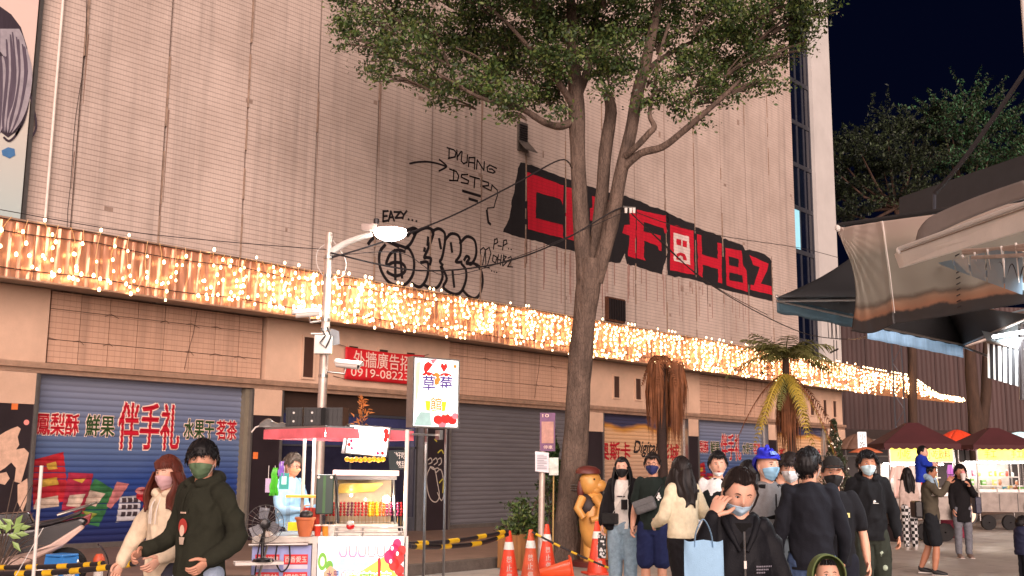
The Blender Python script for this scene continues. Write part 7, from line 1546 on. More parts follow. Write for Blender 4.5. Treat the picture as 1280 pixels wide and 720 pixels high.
def person(label, px, D, H, fa, skin='fair', hair=('short', 'black'), mask=None, top=None, bottom=None, arms=None, legs=None, headturn=0, nod=0, female=False, vox=.011, tilt=0, shoes=(30, 30, 32), base_z=0.0, child=0.0, group=None, hands=(.35, .35), lean=0.0, loc=None, eyes=True, detail=1.0, feet_visible=True, noshirt=False):
    s = H/1.70; hs = 1.04*(H/1.70)**.5 if not child else .88
    o_ = loc if loc is not None else xy(px, D, base_z); f = facing(fa); T = thing('person', label, 'person', o_, math.atan2(f.y, f.x)-math.pi/2, group)
    sw = (.138 if female else .160)*s; hw = .082*s
    if child: sw = .13*s
    A = arms or {}; Lg = legs or {}
    if mask and len(mask) < 2: mask = (mask[0], '')
    hip = {1: V((hw, 0, .90*s)), -1: V((-hw, 0, .90*s))}; sh = {1: V((sw, lean, 1.40*s)), -1: V((-sw, lean, 1.40*s))}
    neck = V((0, .008+lean, 1.43*s)); hc = V((0, .022+lean*1.1, (1.70*s-.118*hs)))
    MH = Matrix.Translation(hc) @ Matrix.Rotation(R(headturn), 4, 'Z') @ Matrix.Rotation(R(-nod), 4, 'X') @ Matrix.Rotation(R(tilt), 4, 'Y') @ Matrix.Scale(hs, 4)
    X, Y, Z = V((1, 0, 0)), V((0, 1, 0)), V((0, 0, 1))
    # --- joints
    J = {}
    for sg in (1, -1):
        dflt = (V((sg*.03, -.02, -.28)), V((sg*.0, .06, -.24)))
        e, w = A.get(sg, dflt); e = V(e)*s; w = V(w)*s; J['e', sg] = sh[sg]+e; J['w', sg] = J['e', sg]+w; J['hd', sg] = w.normalized()
        k, a = Lg.get(sg, (V((sg*.01, .015, -.42)), V((0, -.02, -.40)))); J['k', sg] = hip[sg]+V(k)*s; J['a', sg] = J['k', sg]+V(a)*s
    # --- body: one surface
    mb = MB(); fi = MB(); head_geo(mb, MH, child)
    for sg in (1, -1): mb.ball(MH @ V((sg*.077, -.012, -.006)), .001, 4)
    tw = 1.0 if not child else 1.05
    rings(mb, [(V((0, lean*t_, z*s)), rx*s*tw, ry*s*tw, X, Y) for z, rx, ry, t_ in ((.83, .12, .09, 0), (.92, .145, .10, .1), (1.03, .12, .085, .3), (1.18, .13, .092, .6), (1.30, .11 if female else .125, .085, .9), (1.375, .085, .06, 1))])
    rings(mb, [(neck+V((0, -.008, -.06*s)), .062*s**.5, .055, X, Y), (neck, .052*hs, .052*hs, X, Y), (hc+V((0, -.02, -.08*hs)), .048*hs, .052*hs, X, Y), (hc+V((0, -.02, -.03)), .05*hs, .05*hs, X, Y)], 14)
    for sg in (1, -1):
        limbm(mb, [sh[sg]+V((-sg*.02, 0, -.03)), J['e', sg], J['w', sg]], [.030*s, .038*s, .035*s, .036*s, .025*s]); limbm(mb, [hip[sg], J['k', sg], J['a', sg]], [.082*s, .07*s, .052*s, .056*s, .036*s])
        nr = A.get(('n', sg), V((-sg*1, .15, 0))); dh = A.get(('d', sg), J['hd', sg]); ts = A.get(('t', sg), V((0, 1, 0)))
        hand_geo(mb, fi, J['w', sg]-V(dh).normalized()*.005, dh, nr, ts, hands[0 if sg == 1 else 1], s**.5 if not child else .68)
        for k in range(0): pass
        ec = MH @ V((sg*.076, -.010, -.010)); fi.ball(V((0, 0, 0)), 1, 10, Matrix.Translation(ec) @ MH.to_3x3().normalized().to_4x4() @ Matrix.Rotation(R(-sg*24), 4, 'Z') @ Matrix.Diagonal((.007*hs, .017*hs, .030*hs, 1)))
    body = remeshed(mb, min(vox, .009) if detail > .9 else vox, SKIN[skin], 'body', 2, extra=fi); BO = link('body', body, T)
    # --- face
    if eyes:
        for sg in (1, -1):
            p = headpt(sg*.36, .085, -.0015, child); M_ = MH @ Matrix.Translation(p)
            E = MB().ball((0, 0, 0), (.0125, .006, .0055), 12, M_).build('eye', m_eye, T, smooth=True); MB().ball((0, .0045, 0), (.0058, .0032, .0052), 10, M_).build('iris', m_iris, E, smooth=True)
            mb = MB(); pts_ = [MH @ headpt(sg*(.18+.40*t), .235+.05*math.sin(math.pi*t)-.03*t, .0022, child) for t in np.linspace(0, 1, 7)]; mb.tube(pts_, [.001, .0018, .0022, .0022, .002, .0015, .0008], 5); mb.build('eyebrow', HAIR[hair[1]], T, smooth=True)
            mb = MB(); pts_ = [MH @ headpt(sg*(.24+.25*t), .115+.025*math.sin(math.pi*t), .0035, child) for t in np.linspace(0, 1, 6)]; mb.tube(pts_, .0013, 4); mb.build('eyelashes', HAIR['black'], T, smooth=True)
        if not mask or mask[1] == 'chin':
            mb = MB(); mb.grid(lambda u_, v_: MH @ headpt((u_-.5)*.46, -.47-.13*v_, .0012+.002*math.sin(math.pi*v_)*math.sin(math.pi*u_), child), 8, 6); mb.build('lips', m_lip, T, smooth=True)
    # --- mask
    if mask:
        low = mask[1] if len(mask) > 1 else ''
        top0 = -.02 if low != 'nose' else -.24
        if low == 'chin': top0 = -.62
        def mk(u_, v_):
            th = (u_-.5)*2*1.22; tp = top0-(.10 if low != 'chin' else .02)*abs(th)**1.5; bt = -1.12+.22*abs(th)**1.3; ph = bt+(tp-bt)*v_
            bul = .005+.007*gauss(th, .6)*math.sin(math.pi*v_)+.0012*math.sin(v_*19)
            if low != 'chin': bul += .006*gauss(th, .28)*gauss(v_-.75, .3)
            return MH @ headpt(th, ph, bul, child)
        mb = MB(); mb.grid(mk, 30, 14); MK = mb.build('face_mask', mat('mask_%d_%d_%d' % mask[0], srgb(*mask[0]), .75, var=.05, vscale=30), T, smooth=True); md = MK.modifiers.new('t', 'SOLIDIFY'); md.thickness = .002; md.offset = 1
        for sg in (1, -1):
            ec = MH @ V((sg*.079, -.02, .012))
            for v_ in (.08, .92): MB().tube(smooth_path([mk(.5+sg*.5, v_), MH @ headpt(sg*1.42, -.18 if v_ > .5 else -.35, .006), ec], 3), .0012, 4).build('ear_loop', m_white, MK)
    # --- hair
    st, hk = hair; hm = HAIR[hk]; rn_ = random.Random(int(px*7)+3)
    if st in ('short', 'curly', 'buzz', 'mop', 'tied', 'long', 'cap', 'straight'):
        thick = dict(short=.020, curly=.030, buzz=.009, mop=.024, tied=.012, long=.018, cap=.012, straight=.018)[st]
        front = dict(short=.56, curly=.50, buzz=.68, mop=.30, tied=.62, long=.50, cap=.56, straight=.60)[st]
        def hline(th):
            a = abs(((th+math.pi) % (2*math.pi))-math.pi)
            if a < .75: return front+.10*(a/.75)*(1 if st not in ('mop',) else .3)
            if a < 1.25: return (front+.10)+(.02-(front+.10))*((a-.75)/.5)
            if a < 1.75: return .02+(.14 if st != 'long' else -.6)*math.sin((a-1.25)/.5*math.pi)
            return .02-(.62 if st != 'tied' else .5)*min(1, (a-1.75)/.6)
        def hp(u_, v_):
            th = (u_*2-1)*math.pi; l0 = hline(th); ph = l0+(math.pi/2-l0)*v_; sd = MN3.noise(V((math.sin(th)*5+px, math.cos(th)*5, ph*1.2)))*.5+MN3.noise(V((math.sin(th)*16, math.cos(th)*16+px, ph*3)))*.35
            t_ = thick*(min(1, .25+v_*5))*(1+sd*.6)
            if st == 'curly': t_ += .010*MN3.noise(V((math.sin(th)*9, math.cos(th)*9+px, ph*8)))
            if st == 'mop' and math.cos(th) > .2: t_ = thick*.75*(1+sd*.5)*min(1, .5+v_*4)
            if st in ('short', 'mop') and ph > .6: t_ += .008*math.cos(th)
            if st == 'tied': ph = ph
            q = headpt(th, ph, t_+.001, child); 
            return MH @ q
        mb = MB(); mb.grid(hp, 72, 26); HO = mb.build('hair', hm, T, smooth=80)
        if st in ('short', 'mop', 'curly'):      # loose locks break the outline and the fringe
            lk = MB(); nL = int(260*detail)
            for i in range(nL):
                th = rn_.uniform(-math.pi, math.pi); l0 = hline(th); ph = rn_.choice((l0+rn_.uniform(0, .15), rn_.uniform(l0+.1, 1.35))); b0 = headpt(th, ph, thick*.6, child); dn = .03 if st != 'curly' else .02
                tgt = headpt(th+rn_.uniform(-.15, .15), ph-rn_.uniform(.12, .30), thick*(.9 if st != 'curly' else 1.25)+rn_.uniform(0, .006), child); md_ = (b0+tgt)/2+(b0.normalized()*.008)
                lk.tube([MH @ b0, MH @ md_, MH @ tgt], [.0028, .0034, .0005], 4)
            lk.build('hair_locks', hm, T, smooth=True, kind='stuff')
        if st in ('long', 'straight'):
            Ln = (.27 if hk == 'brown' else .36 if st == 'long' else .40)*s
            def curt(u_, v_):
                th = (.30+u_*1.40)*math.pi; c0 = MH @ headpt(th, .15, thick*.9, child); dr = V((math.sin(th), math.cos(th), 0)); dr = MH.to_3x3().normalized() @ dr
                flare = .025*math.sin(math.pi*min(1, v_*1.1))+.02*v_; rip = .007*math.sin(u_*46+v_*3+px)+.006*math.sin(u_*17-v_*6)
                front_pull = V((0, 0, 0))
                if u_ < .12 or u_ > .88: front_pull = MH.to_3x3().normalized() @ V((0, .05*v_, 0))
                z = c0.z-Ln*v_*(1+.06*math.sin(u_*23))
                q = c0+dr*(flare+rip)+front_pull; 
                wv = .012*math.sin(v_*9+u_*8) if hk == 'brown' or st == 'long' else 0
                return V((q.x+wv*dr.y, q.y-wv*dr.x-(.03*s*v_ if math.cos(th) < 0 else 0), z))
            mb = MB(); mb.grid(curt, 90, 22); o = mb.build('long_hair', hm, T, smooth=80); md = o.modifiers.new('t', 'SOLIDIFY'); md.thickness = .014; md.offset = -1
        if st == 'tied':
            MB().ball(MH @ V((0, -.115, -.01)), (.04, .035, .04), 12).build('hair_bun', hm, T, smooth=True)
            lk = MB()
            for sg in (1, -1): lk.tube([MH @ headpt(sg*.95, .45, .008), MH @ headpt(sg*1.2, .1, .014), MH @ headpt(sg*1.22, -.35, .014), MH @ headpt(sg*1.2, -.75, .02)], [.004, .006, .005, .001], 6)
            for i in range(26): th = rn_.uniform(-1.2, 1.2); lk.tube([MH @ headpt(th, .66, .008), MH @ headpt(th*1.2, .95, .018), MH @ headpt(th*1.8, 1.3, .016)], [.003, .005, .003], 5)
            lk.build('hair_locks', hm, T, smooth=True, kind='stuff')
    if st == 'beanie':
        def bp_(u_, v_):
            th = (u_*2-1)*math.pi; l0 = .40 if math.cos(th) > 0 else .40-.7*(-math.cos(th)); ph = l0+(math.pi/2-l0)*v_
            return MH @ headpt(th, ph, .018+.010*math.sin(v_*14+2*math.sin(th*2))+(.012 if v_ < .14 else 0)+.02*v_*(math.cos(th) < 0))
        MB().grid(bp_, 48, 22).build('turban_cap', mat('royal_blue_knit', srgb(34, 40, 190), .7, var=.2, vscale=30, bump=.4), T, smooth=True)
        mb = MB(); mb.grid(lambda u_, v_: MH @ headpt((u_-.5)*.6+.1, .62+.22*v_, .036+.004*math.sin(u_*20)), 8, 3); mb.build('cap_print', mat('pale_blue_print2', srgb(120, 150, 220), .6, var=.4, vscale=60), T, smooth=True)
    if st == 'cap':
        mcap = cloth_mat('cap', (44, 40, 38)); MB().grid(lambda u_, v_: MH @ headpt((u_*2-1)*math.pi, .50+(math.pi/2-.50)*v_, .022+.006*v_), 40, 12).build('cap', mcap, T, smooth=True)
        mb = MB(); mb.grid(lambda u_, v_: MH @ (headpt((u_-.5)*1.9, .46, .024)+V((0, .065*v_*math.cos((u_-.5)*2.4), -.012*v_))), 14, 5); o = mb.build('cap_brim', mcap, T, smooth=True); o.modifiers.new('t', 'SOLIDIFY').thickness = .004
    if st == 'hoodup':
        mh = cloth_mat('kid_hood', (98, 114, 72))
        def hd(u_, v_):
            th = (.17+u_*1.66)*math.pi; th2 = th if th < math.pi else th-2*math.pi; ph = -1.2+(2.75)*v_
            return None
        mb = MB()
        def hood(u_, v_):
            a = math.pi*(u_-.0); # sweep from left jaw over the top to right jaw
            r_ = .112+.012*math.sin(v_*3); ang = -.35*math.pi+u_*1.7*math.pi; y = .050-.18*v_; rr = (r_ if v_ < .6 else r_*math.sqrt(max(0.02, 1-((v_-.6)/.42)**2)))
            return MH @ V((-rr*math.cos(ang)*.93, y+.012*math.sin(ang*3), rr*math.sin(ang)*1.12+.006+(.0 if v_ > .08 else .004)))
        mb.grid(hood, 40, 16); o = mb.build('hood', mh, T, smooth=True); md = o.modifiers.new('t', 'SOLIDIFY'); md.thickness = .008
        MB().grid(lambda u_, v_: MH @ headpt((u_-.5)*2.0, .66+.5*v_, .008+.003*math.sin(u_*40)), 30, 8).build('hair', HAIR['black'], T, smooth=True)
    # --- trousers / shorts
    if bottom:
        kind, rgb = bottom[0], bottom[1]; bm_ = cloth_mat('b_%d_%d_%d' % rgb, rgb, .85, var=.22 if 'jean' in kind else .12); mb = MB()
        rings(mb, [(V((0, 0, z*s)), rx*s, ry*s, X, Y) for z, rx, ry in ((.80, .13, .10), (.88, .160, .118), (.94, .148, .108), (.99, .120, .088))])
        w1 = 1.18 if 'wide' in kind else 1.0
        for sg in (1, -1):
            if kind == 'shorts': limbm(mb, [hip[sg], hip[sg].lerp(J['k', sg], .5), hip[sg].lerp(J['k', sg], .93)], [.10*s, .108*s, .105*s, .102*s])
            else: limbm(mb, [hip[sg], J['k', sg], J['a', sg]+V((0, 0, .02))], [.098*s, .088*s*w1, .072*s*w1, .066*s*w1, .060*s*w1*w1])
        me = remeshed(mb, vox, bm_, 'trousers', 4, (.007, 9, 9, px)); BT_ = link('shorts' if kind == 'shorts' else 'trousers', me, T)
        if kind == 'checked':
            N, L, b = nodes(bm_); ck = N.new('ShaderNodeTexChecker'); ck.inputs['Scale'].default_value = 16; ck.inputs[1].default_value = (.75, .75, .75, 1); ck.inputs[2].default_value = (.02, .02, .02, 1); tc = N.new('ShaderNodeTexCoord'); L.new(tc.outputs['Object'], ck.inputs[0]); L.new(ck.outputs[0], b.inputs['Base Color'])
    # --- top
    if top and not noshirt:
        kind, rgb = top[0], top[1]; tm = cloth_mat('t_%d_%d_%d' % rgb, rgb, top[2] if len(top) > 2 else .82); loose = dict(tee=.008, hoodie=.020, jacket=.015, coat=.026, crop=.024, puffer=.04, shirt=.010).get(kind, .02)*s**.5
        hem = dict(tee=.86, hoodie=.84, jacket=.84, coat=.66, crop=.94, puffer=.72, shirt=.86).get(kind, .86); mb = MB(); q = 1 if not female else .93
        if child: q = 1.12
        rings(mb, [(V((0, lean*t_, z*s)), rx*s*q+loose, ry*s*q+loose*.9, X, Y) for z, rx, ry, t_ in ((hem, .145, .110, 0), (hem+.04, .150, .115, .05), (1.03 if hem < .98 else 1.06, .142, .105, .3), (1.16, .146, .108, .6), (1.28, .150, .110, .85), (1.355, .148, .098, 1), (1.41, .105, .078, 1), (1.44, .070, .066, 1))], 24)
        for sg in (1, -1):
            r0 = .046*s+loose*.6
            if kind == 'tee': limbm(mb, [sh[sg]+V((-sg*.02, 0, 0)), sh[sg].lerp(J['e', sg], .5), sh[sg].lerp(J['e', sg], .84)], [.052*s, .058*s, .058*s, .058*s])
            else: limbm(mb, [sh[sg]+V((-sg*.02, 0, -.005)), J['e', sg], J['e', sg].lerp(J['w', sg], .96)], [r0*1.12, r0*1.06, r0*.98, r0*.86, r0*.66])
        if kind in ('hoodie', 'coat') and st != 'hoodup':   # hood lying on the shoulders, opening at the throat
            pts_ = [neck+V((.095*math.sin(a)*s, -.035+.092*math.cos(a)*-1*s+.03, .005+.040*(1+math.cos(a))/2)) for a in np.linspace(-2.75, 2.75, 17)]; mb.tube(pts_, [.018+.022*(1+math.cos(a))/2 for a in np.linspace(-2.75, 2.75, 17)], 10); mb.ball(neck+V((0, -.115*s, -.05)), (.10*s, .05, .09*s), 12)
        elif kind in ('jacket', 'shirt', 'puffer'): mb.tube([neck+V((.066*math.sin(a)*s, .060*math.cos(a)*s-.004, -.002+.018*(math.cos(a) < .8))) for a in np.linspace(.35, 2*math.pi-.35, 17)], .014 if kind != 'shirt' else .009, 8)
        ex = MB()
        me = remeshed(mb, vox if kind != 'puffer' else vox*.9, tm, 'top', 4, (dict(tee=.009, hoodie=.015, jacket=.013, coat=.012, crop=.009, puffer=.008, shirt=.010)[kind], 7.5, 5.5 if kind != 'puffer' else 14, px*.37)); TP_ = link({'tee': 't_shirt', 'crop': 'jacket', 'puffer': 'jacket', 'shirt': 'shirt'}.get(kind, kind), me, T)
        MB().lathe([(.155*s*q+loose, 0), (.158*s*q+loose, .02)], 24, Matrix.Translation((0, 0, hem*s)) @ Matrix.Diagonal((1, .76, 1, 1)), cap=False).build('hem', tm, TP_, smooth=True)
    # --- shoes
    if feet_visible:
        shm = mat('shoe_%d_%d_%d' % shoes, srgb(*shoes), .5)
        for sg in (1, -1):
            a = J['a', sg]; mb = MB(); c = V((a.x, a.y+.055*s, a.z-.045*s)); rings(mb, [(c+V((0, -.10*s, .03)), .028, .03, X, Z), (c+V((0, -.07*s, .015)), .038*s, .045*s, X, Z), (c+V((0, 0, .0)), .042*s, .042*s, X, Z), (c+V((0, .08*s, -.012)), .046*s, .03*s, X, Z), (c+V((0, .13*s, -.018)), .03*s, .018*s, X, Z)], 14); mb.build('shoe', shm, T, smooth=True)
            MB().box(c.x-.044*s, c.x+.044*s, c.y-.10*s, c.y+.135*s, c.z-.047*s, c.z-.03*s).build('sole', m_white, T)
    T['_'] = 0; del T['_']
    return dict(T=T, s=s, J=J, sh=sh, MH=MH, neck=neck, hip=hip, sw=sw)
def chest_pt(P, x, z, off=.0, rx=.16, ry=.115, lean=0):
    """a point on the front of the torso, x across (person's right +), z height"""
    s = P['s']; t = max(-1, min(1, x/((rx)*s))); return V((x, ry*s*math.sqrt(max(.02, 1-t*t*.85))+off, z))
def chest_print(P, poly, mt, name='print', off=.028, par=None, z0=1.2):
    mb = MB(); a = [chest_pt(P, x, z, off) for x, z in poly]; n = len(a); fs = tess([V((p.x, 0, p.z)) for p in a]); mb.add(a, fs); return mb.build(name, mt, par or P['T'])
def strap(P, pts, w, mt, name='strap'): mb = MB(); S = smooth_path(pts, 4); mb.tube(S, w, 8, flat=.35); return mb.build(name, mt, P['T'], smooth=50)
def bag(name, label, P, c, dim, mt, rz=0, cat='bag', rnd=.02):
    T = thing(name, label, cat, root_mat(P['T']) @ V(c), P['T'].rotation_euler.z+rz); o = MB().box(-dim[0]/2, dim[0]/2, -dim[1]/2, dim[1]/2, -dim[2]/2, dim[2]/2).build('bag_body', mt, T); bevel(o, rnd, 4)
    o = MB().box(-dim[0]/2*.96, dim[0]/2*.96, dim[1]/2+.001, dim[1]/2+.008, dim[2]*.05, dim[2]/2*.94).build('flap', mt, T); bevel(o, .003); return T
DOWN = lambda sg, f_=.06, o=.03: (V((sg*o, -.02, -.28)), V((-sg*.0, f_, -.24)))
# --- the couple at the left
P = person('man in a dark green hoodie and green mask beside the woman in cream, walking left', 256, 7.0, 1.735, 33, 'mid', ('mop', 'black'), ((92, 116, 86),), ('hoodie', (52, 54, 42)), ('jean', (150, 166, 188)),
    arms={-1: (V((-.09, -.07, -.27)), V((.05, .19, -.15))), 1: (V((.07, .02, -.27)), V((.03, .20, -.10))), ('n', -1): V((.9, .2, .2)), ('n', 1): V((-.8, 0, -.5))}, headturn=32, nod=4, vox=.0085, legs={1: (V((0, .12, -.41)), V((0, -.05, -.41))), -1: (V((0, -.06, -.42)), V((0, -.14, -.38)))}, hands=(.7, .45))
m_pr = mat('print_red_hair', srgb(176, 60, 52), .7, var=.15); m_pf_ = mat('print_face', srgb(222, 190, 170), .7)
chest_print(P, [(.0+.040*math.cos(t), 1.205+.050*math.sin(t)) for t in np.linspace(0, 6.28, 17)[:-1]], m_pr, off=.036)
chest_print(P, [(.0+.022*math.cos(t), 1.180+.036*math.sin(t)) for t in np.linspace(0, 6.28, 15)[:-1]], m_pf_, off=.039)
chest_print(P, [(-.025, 1.14), (.025, 1.14), (.017, 1.095), (-.017, 1.095)], mat('print_cream', srgb(200, 180, 140), .7), off=.038)
mb = MB(); put_text(mb, 'hmm', .05, .012, V((.045, .168, 1.285)), V((-1, -.3, 0)).normalized(), V((0, 0, 1))) if False else None
for i in range(5): chest_print(P, [(-.027+i*.011, 1.285), (-.019+i*.011, 1.285), (-.019+i*.011, 1.295), (-.027+i*.011, 1.295)], m_pf_, 'small_print', off=.038)
mb = MB()
for sg in (-1, 1): mb = MB(); mb.tube(smooth_path([P['neck']+V((sg*.022, .088, -.02)), P['neck']+V((sg*.030, .125, -.10)), P['neck']+V((sg*.028, .135, -.17))], 3), .0035, 5); mb.build('drawstring', cloth_mat('t_52_54_42', (52, 54, 42)), P['T'])
P = person('woman in a cream hoodie and pink mask with reddish hair beside the green hoodie', 214, 7.7, 1.64, 32, 'fair', ('long', 'brown'), ((206, 168, 172),), ('hoodie', (222, 204, 178)), ('jean', (60, 60, 72)),
    arms={1: (V((.14, .03, -.25)), V((.04, .10, -.22))), -1: (V((-.06, .02, -.27)), V((.04, .17, -.14)))}, headturn=12, nod=3, female=True, vox=.009)
mb = MB()
for th in np.linspace(-.85, .85, 15): mb.tube([P['MH'] @ headpt(th, .85, .018), P['MH'] @ headpt(th*1.02, .6, .024), P['MH'] @ headpt(th*1.05, .30+.06*abs(th), .012)], [.010, .011, .003], 6)
mb.build('fringe', HAIR['brown'], P['T'], smooth=True, kind='stuff')
for sg in (-1, 1): mb = MB(); mb.tube(smooth_path([P['neck']+V((sg*.022, .085, -.02)), P['neck']+V((sg*.035, .125, -.10)), P['neck']+V((sg*.03, .13, -.20))], 3), .0035, 5); mb.build('drawstring', m_white, P['T'])
strap(P, [P['neck']+V((0, .12, -.04)), V((0, .150, 1.30)), V((0, .150, 1.18))], .006, m_white, 'placket')
# --- vendor behind the cart
P = person('street vendor in a light blue shirt and peach mask with glasses, behind the fruit cart', 363, 11.6, 1.70, -62, 'mid', ('short', 'grey'), ((232, 150, 110),), ('shirt', (150, 190, 220)), ('jean', (40, 44, 60)), arms={-1: (V((-.06, .06, -.26)), V((.05, .24, .0))), 1: (V((.06, .06, -.26)), V((-.05, .24, -.02)))}, nod=14)
def glasses(P):
    MH = P['MH']; T = thing('eyeglasses', 'thin dark eyeglasses worn by the %s' % P['who'], 'glasses', root_mat(P['T']) @ MH.translation, P['T'].rotation_euler.z); Mi = Matrix.Translation(-MH.translation) @ MH
    for sg in (1, -1):
        MB().tube([Mi @ V((sg*.031+.021*math.cos(a), .098, .010+.016*math.sin(a))) for a in np.linspace(0, 6.28, 17)], .0016, 5).build('rim', m_blkf, T); MB().tube([Mi @ V((sg*.052, .096, .014)), Mi @ V((sg*.08, .0, .010))], .0014, 4).build('temple', m_blkf, T)
    MB().tube([Mi @ V((-.010, .100, .014)), Mi @ V((.010, .100, .014))], .0014, 4).build('bridge', m_blkf, T)
P['who'] = 'street vendor'; glasses(P)
# --- pair by the dog figure
P = person('woman with long straight black hair, black mask, white top and pale wide jeans', 778, 13.3, 1.70, 14, 'fair', ('straight', 'black'), ((26, 24, 26),), ('tee', (232, 226, 218)), ('widejean', (138, 162, 178)), female=True,
    arms={1: (V((.06, .02, -.26)), V((.03, .06, -.24))), -1: (V((-.08, .0, -.27)), V((.04, .08, -.23)))}, shoes=(220, 216, 210))
s = P['s']; cm_ = cloth_mat('cardigan', (30, 26, 30)); mb = MB()
for sg in (1, -1):
    limbm(mb, [P['sh'][sg]+V((-sg*.02, 0, 0)), P['J']['e', sg], P['J']['e', sg].lerp(P['J']['w', sg], .93)], [.072, .075, .07, .066, .055])
    rings(mb, [(V((sg*(.125-.0*k), -.01, z)), .055+.01*k, .115, V((1, 0, 0)), V((0, 1, 0))) for k, z in enumerate((1.40, 1.30, 1.15, 1.0, .84))], 16)
rings(mb, [(V((0, -.06, z)), .15, .065, V((1, 0, 0)), V((0, 1, 0))) for z in (1.42, 1.3, 1.1, .84)], 18)
link('cardigan', remeshed(mb, .011, cm_, 'cardigan', 4, (.008, 7, 4, 3)), P['T'])
chest_print(P, [(-.05, 1.235), (.05, 1.235), (.05, 1.25), (-.05, 1.25)], m_bar, off=.03)
bag('crossbody_bag', 'small black leather bag on the hip of the woman in pale jeans', P, (.13, .16, .98), (.20, .07, .13), mat('black_leather', srgb(24, 22, 24), .35), -.2)
strap(P, [V((.10, .15, 1.04)), V((.0, .16, 1.2)), V((-.10, .09, 1.38)), V((-.11, -.02, 1.42))], .008, m_white)
T = thing('mobile_phone', 'black phone held at the chest of the woman with long straight hair', 'phone', root_mat(P['T']) @ V((-.05, .22, 1.15)), P['T'].rotation_euler.z+.4); bevel(MB().box(-.04, .04, -.006, .006, -.06, .06).build('case', m_blkf, T), .006)
T = thing('patterned_pouch', 'black and white patterned pouch hanging beside the pale jeans of the long haired woman', 'bag', root_mat(P['T']) @ V((.25, .04, .66)), P['T'].rotation_euler.z)
pm = mat('bw_pattern', srgb(40, 38, 40), .6, var=0); N, L, b = nodes(pm); vo = N.new('ShaderNodeTexVoronoi'); vo.inputs['Scale'].default_value = 30; cr = N.new('ShaderNodeValToRGB'); cr.color_ramp.interpolation = 'CONSTANT'; cr.color_ramp.elements[1].position = .42; cr.color_ramp.elements[0].color = (.7, .7, .7, 1); cr.color_ramp.elements[1].color = (.02, .02, .02, 1); tc = N.new('ShaderNodeTexCoord'); L.new(tc.outputs['Object'], vo.inputs['Vector']); L.new(vo.outputs[0], cr.inputs[0]); L.new(cr.outputs[0], b.inputs['Base Color'])
bevel(MB().box(-.05, .05, -.03, .03, -.16, .14).build('pouch', pm, T), .02, 3); MB().tube([(0, 0, .14), (0, 0, .26)], .006, 5).build('strap', m_bar, T)
P = person('man in a dark green t-shirt, navy shorts, navy mask and eyeglasses', 816, 12.75, 1.745, 16, 'mid', ('short', 'dark'), ((38, 44, 96),), ('tee', (34, 46, 42)), ('shorts', (30, 38, 76)), arms={1: (V((.05, -.02, -.27)), V((.02, .08, -.24))), -1: (V((-.05, -.02, -.27)), V((-.02, .06, -.24)))}, shoes=(40, 38, 40))
P['who'] = 'man in the green t-shirt'; glasses(P)
bag('sling_bag', 'grey sling bag worn slantwise on the chest of the man in the green t-shirt', P, (.07, .19, 1.16), (.26, .09, .16), mat('grey_nylon', srgb(92, 92, 94), .5, var=.1, bump=.2), 0, rnd=.035).rotation_euler.y = .35
strap(P, [V((.15, .08, 1.06)), V((.12, .13, 1.12))], .012, m_bar); strap(P, [V((-.02, .17, 1.22)), V((-.10, .12, 1.36)), V((-.13, .0, 1.42)), V((-.1, -.1, 1.36))], .012, m_bar)
mb = MB()
for cx, cz, r_ in ((0, 0, .018), (.016, -.02, .014), (-.014, -.022, .013), (0, .026, .010), (.004, -.045, .011)): mb = MB(); a = [chest_pt(P, -.085+cx+r_*math.cos(t), 1.27+cz+r_*math.sin(t), .026) for t in np.linspace(0, 6.28, 9)[:-1]]; mb.add(a, [tuple(range(8))]); mb.build('chest_logo', m_white, P['T'])
# --- woman in the cream jacket seen from behind
P = person('woman with long dark brown hair in a cropped cream jacket and black trousers, back turned', 853, 10.5, 1.69, 152, 'fair', ('long', 'dark'), None, ('crop', (226, 214, 184)), ('plain', (30, 28, 32)), female=True, eyes=False,
    arms={1: (V((.13, .02, -.24)), V((-.02, .19, .02))), -1: (V((-.07, .04, -.26)), V((.05, .20, -.08)))}, legs={1: (V((.0, .14, -.40)), V((0, .02, -.41))), -1: (V((-.02, -.10, -.40)), V((-.03, -.20, -.36)))}, headturn=-8)
MB().grid(lambda u_, v_: V((.12*(u_-.5)*2*.5+.05, -.115-.012*math.sin(math.pi*u_), 1.36+.03*v_)), 6, 2).build('collar_trim', m_bar, P['T'])
# --- man with the mask under his chin
P = person('young man in a black vest over white sleeves, white mask pulled under his chin', 897, 11.2, 1.75, 4, 'fair', ('short', 'black'), ((232, 232, 232), 'chin'), ('shirt', (226, 226, 226)), ('plain', (34, 34, 40)), nod=4)
mb = MB(); rings(mb, [(V((0, 0, z)), rx+.022, ry+.026, V((1, 0, 0)), V((0, 1, 0))) for z, rx, ry in ((.84, .16, .12), (1.0, .15, .11), (1.2, .155, .11), (1.34, .16, .10), (1.41, .11, .07))], 22); mb.tube([P['neck']+V((.07*math.sin(a), .065*math.cos(a), .0)) for a in np.linspace(.3, 5.98, 14)], .018, 8)
link('vest', remeshed(mb, .012, cloth_mat('vest', (26, 34, 38)), 'vest', 3, (.007, 7, 9, 2)), P['T']); chest_print(P, [(-.09, 1.24), (-.04, 1.24), (-.05, 1.29), (-.085, 1.29)], m_white, 'chest_logo', off=.062)
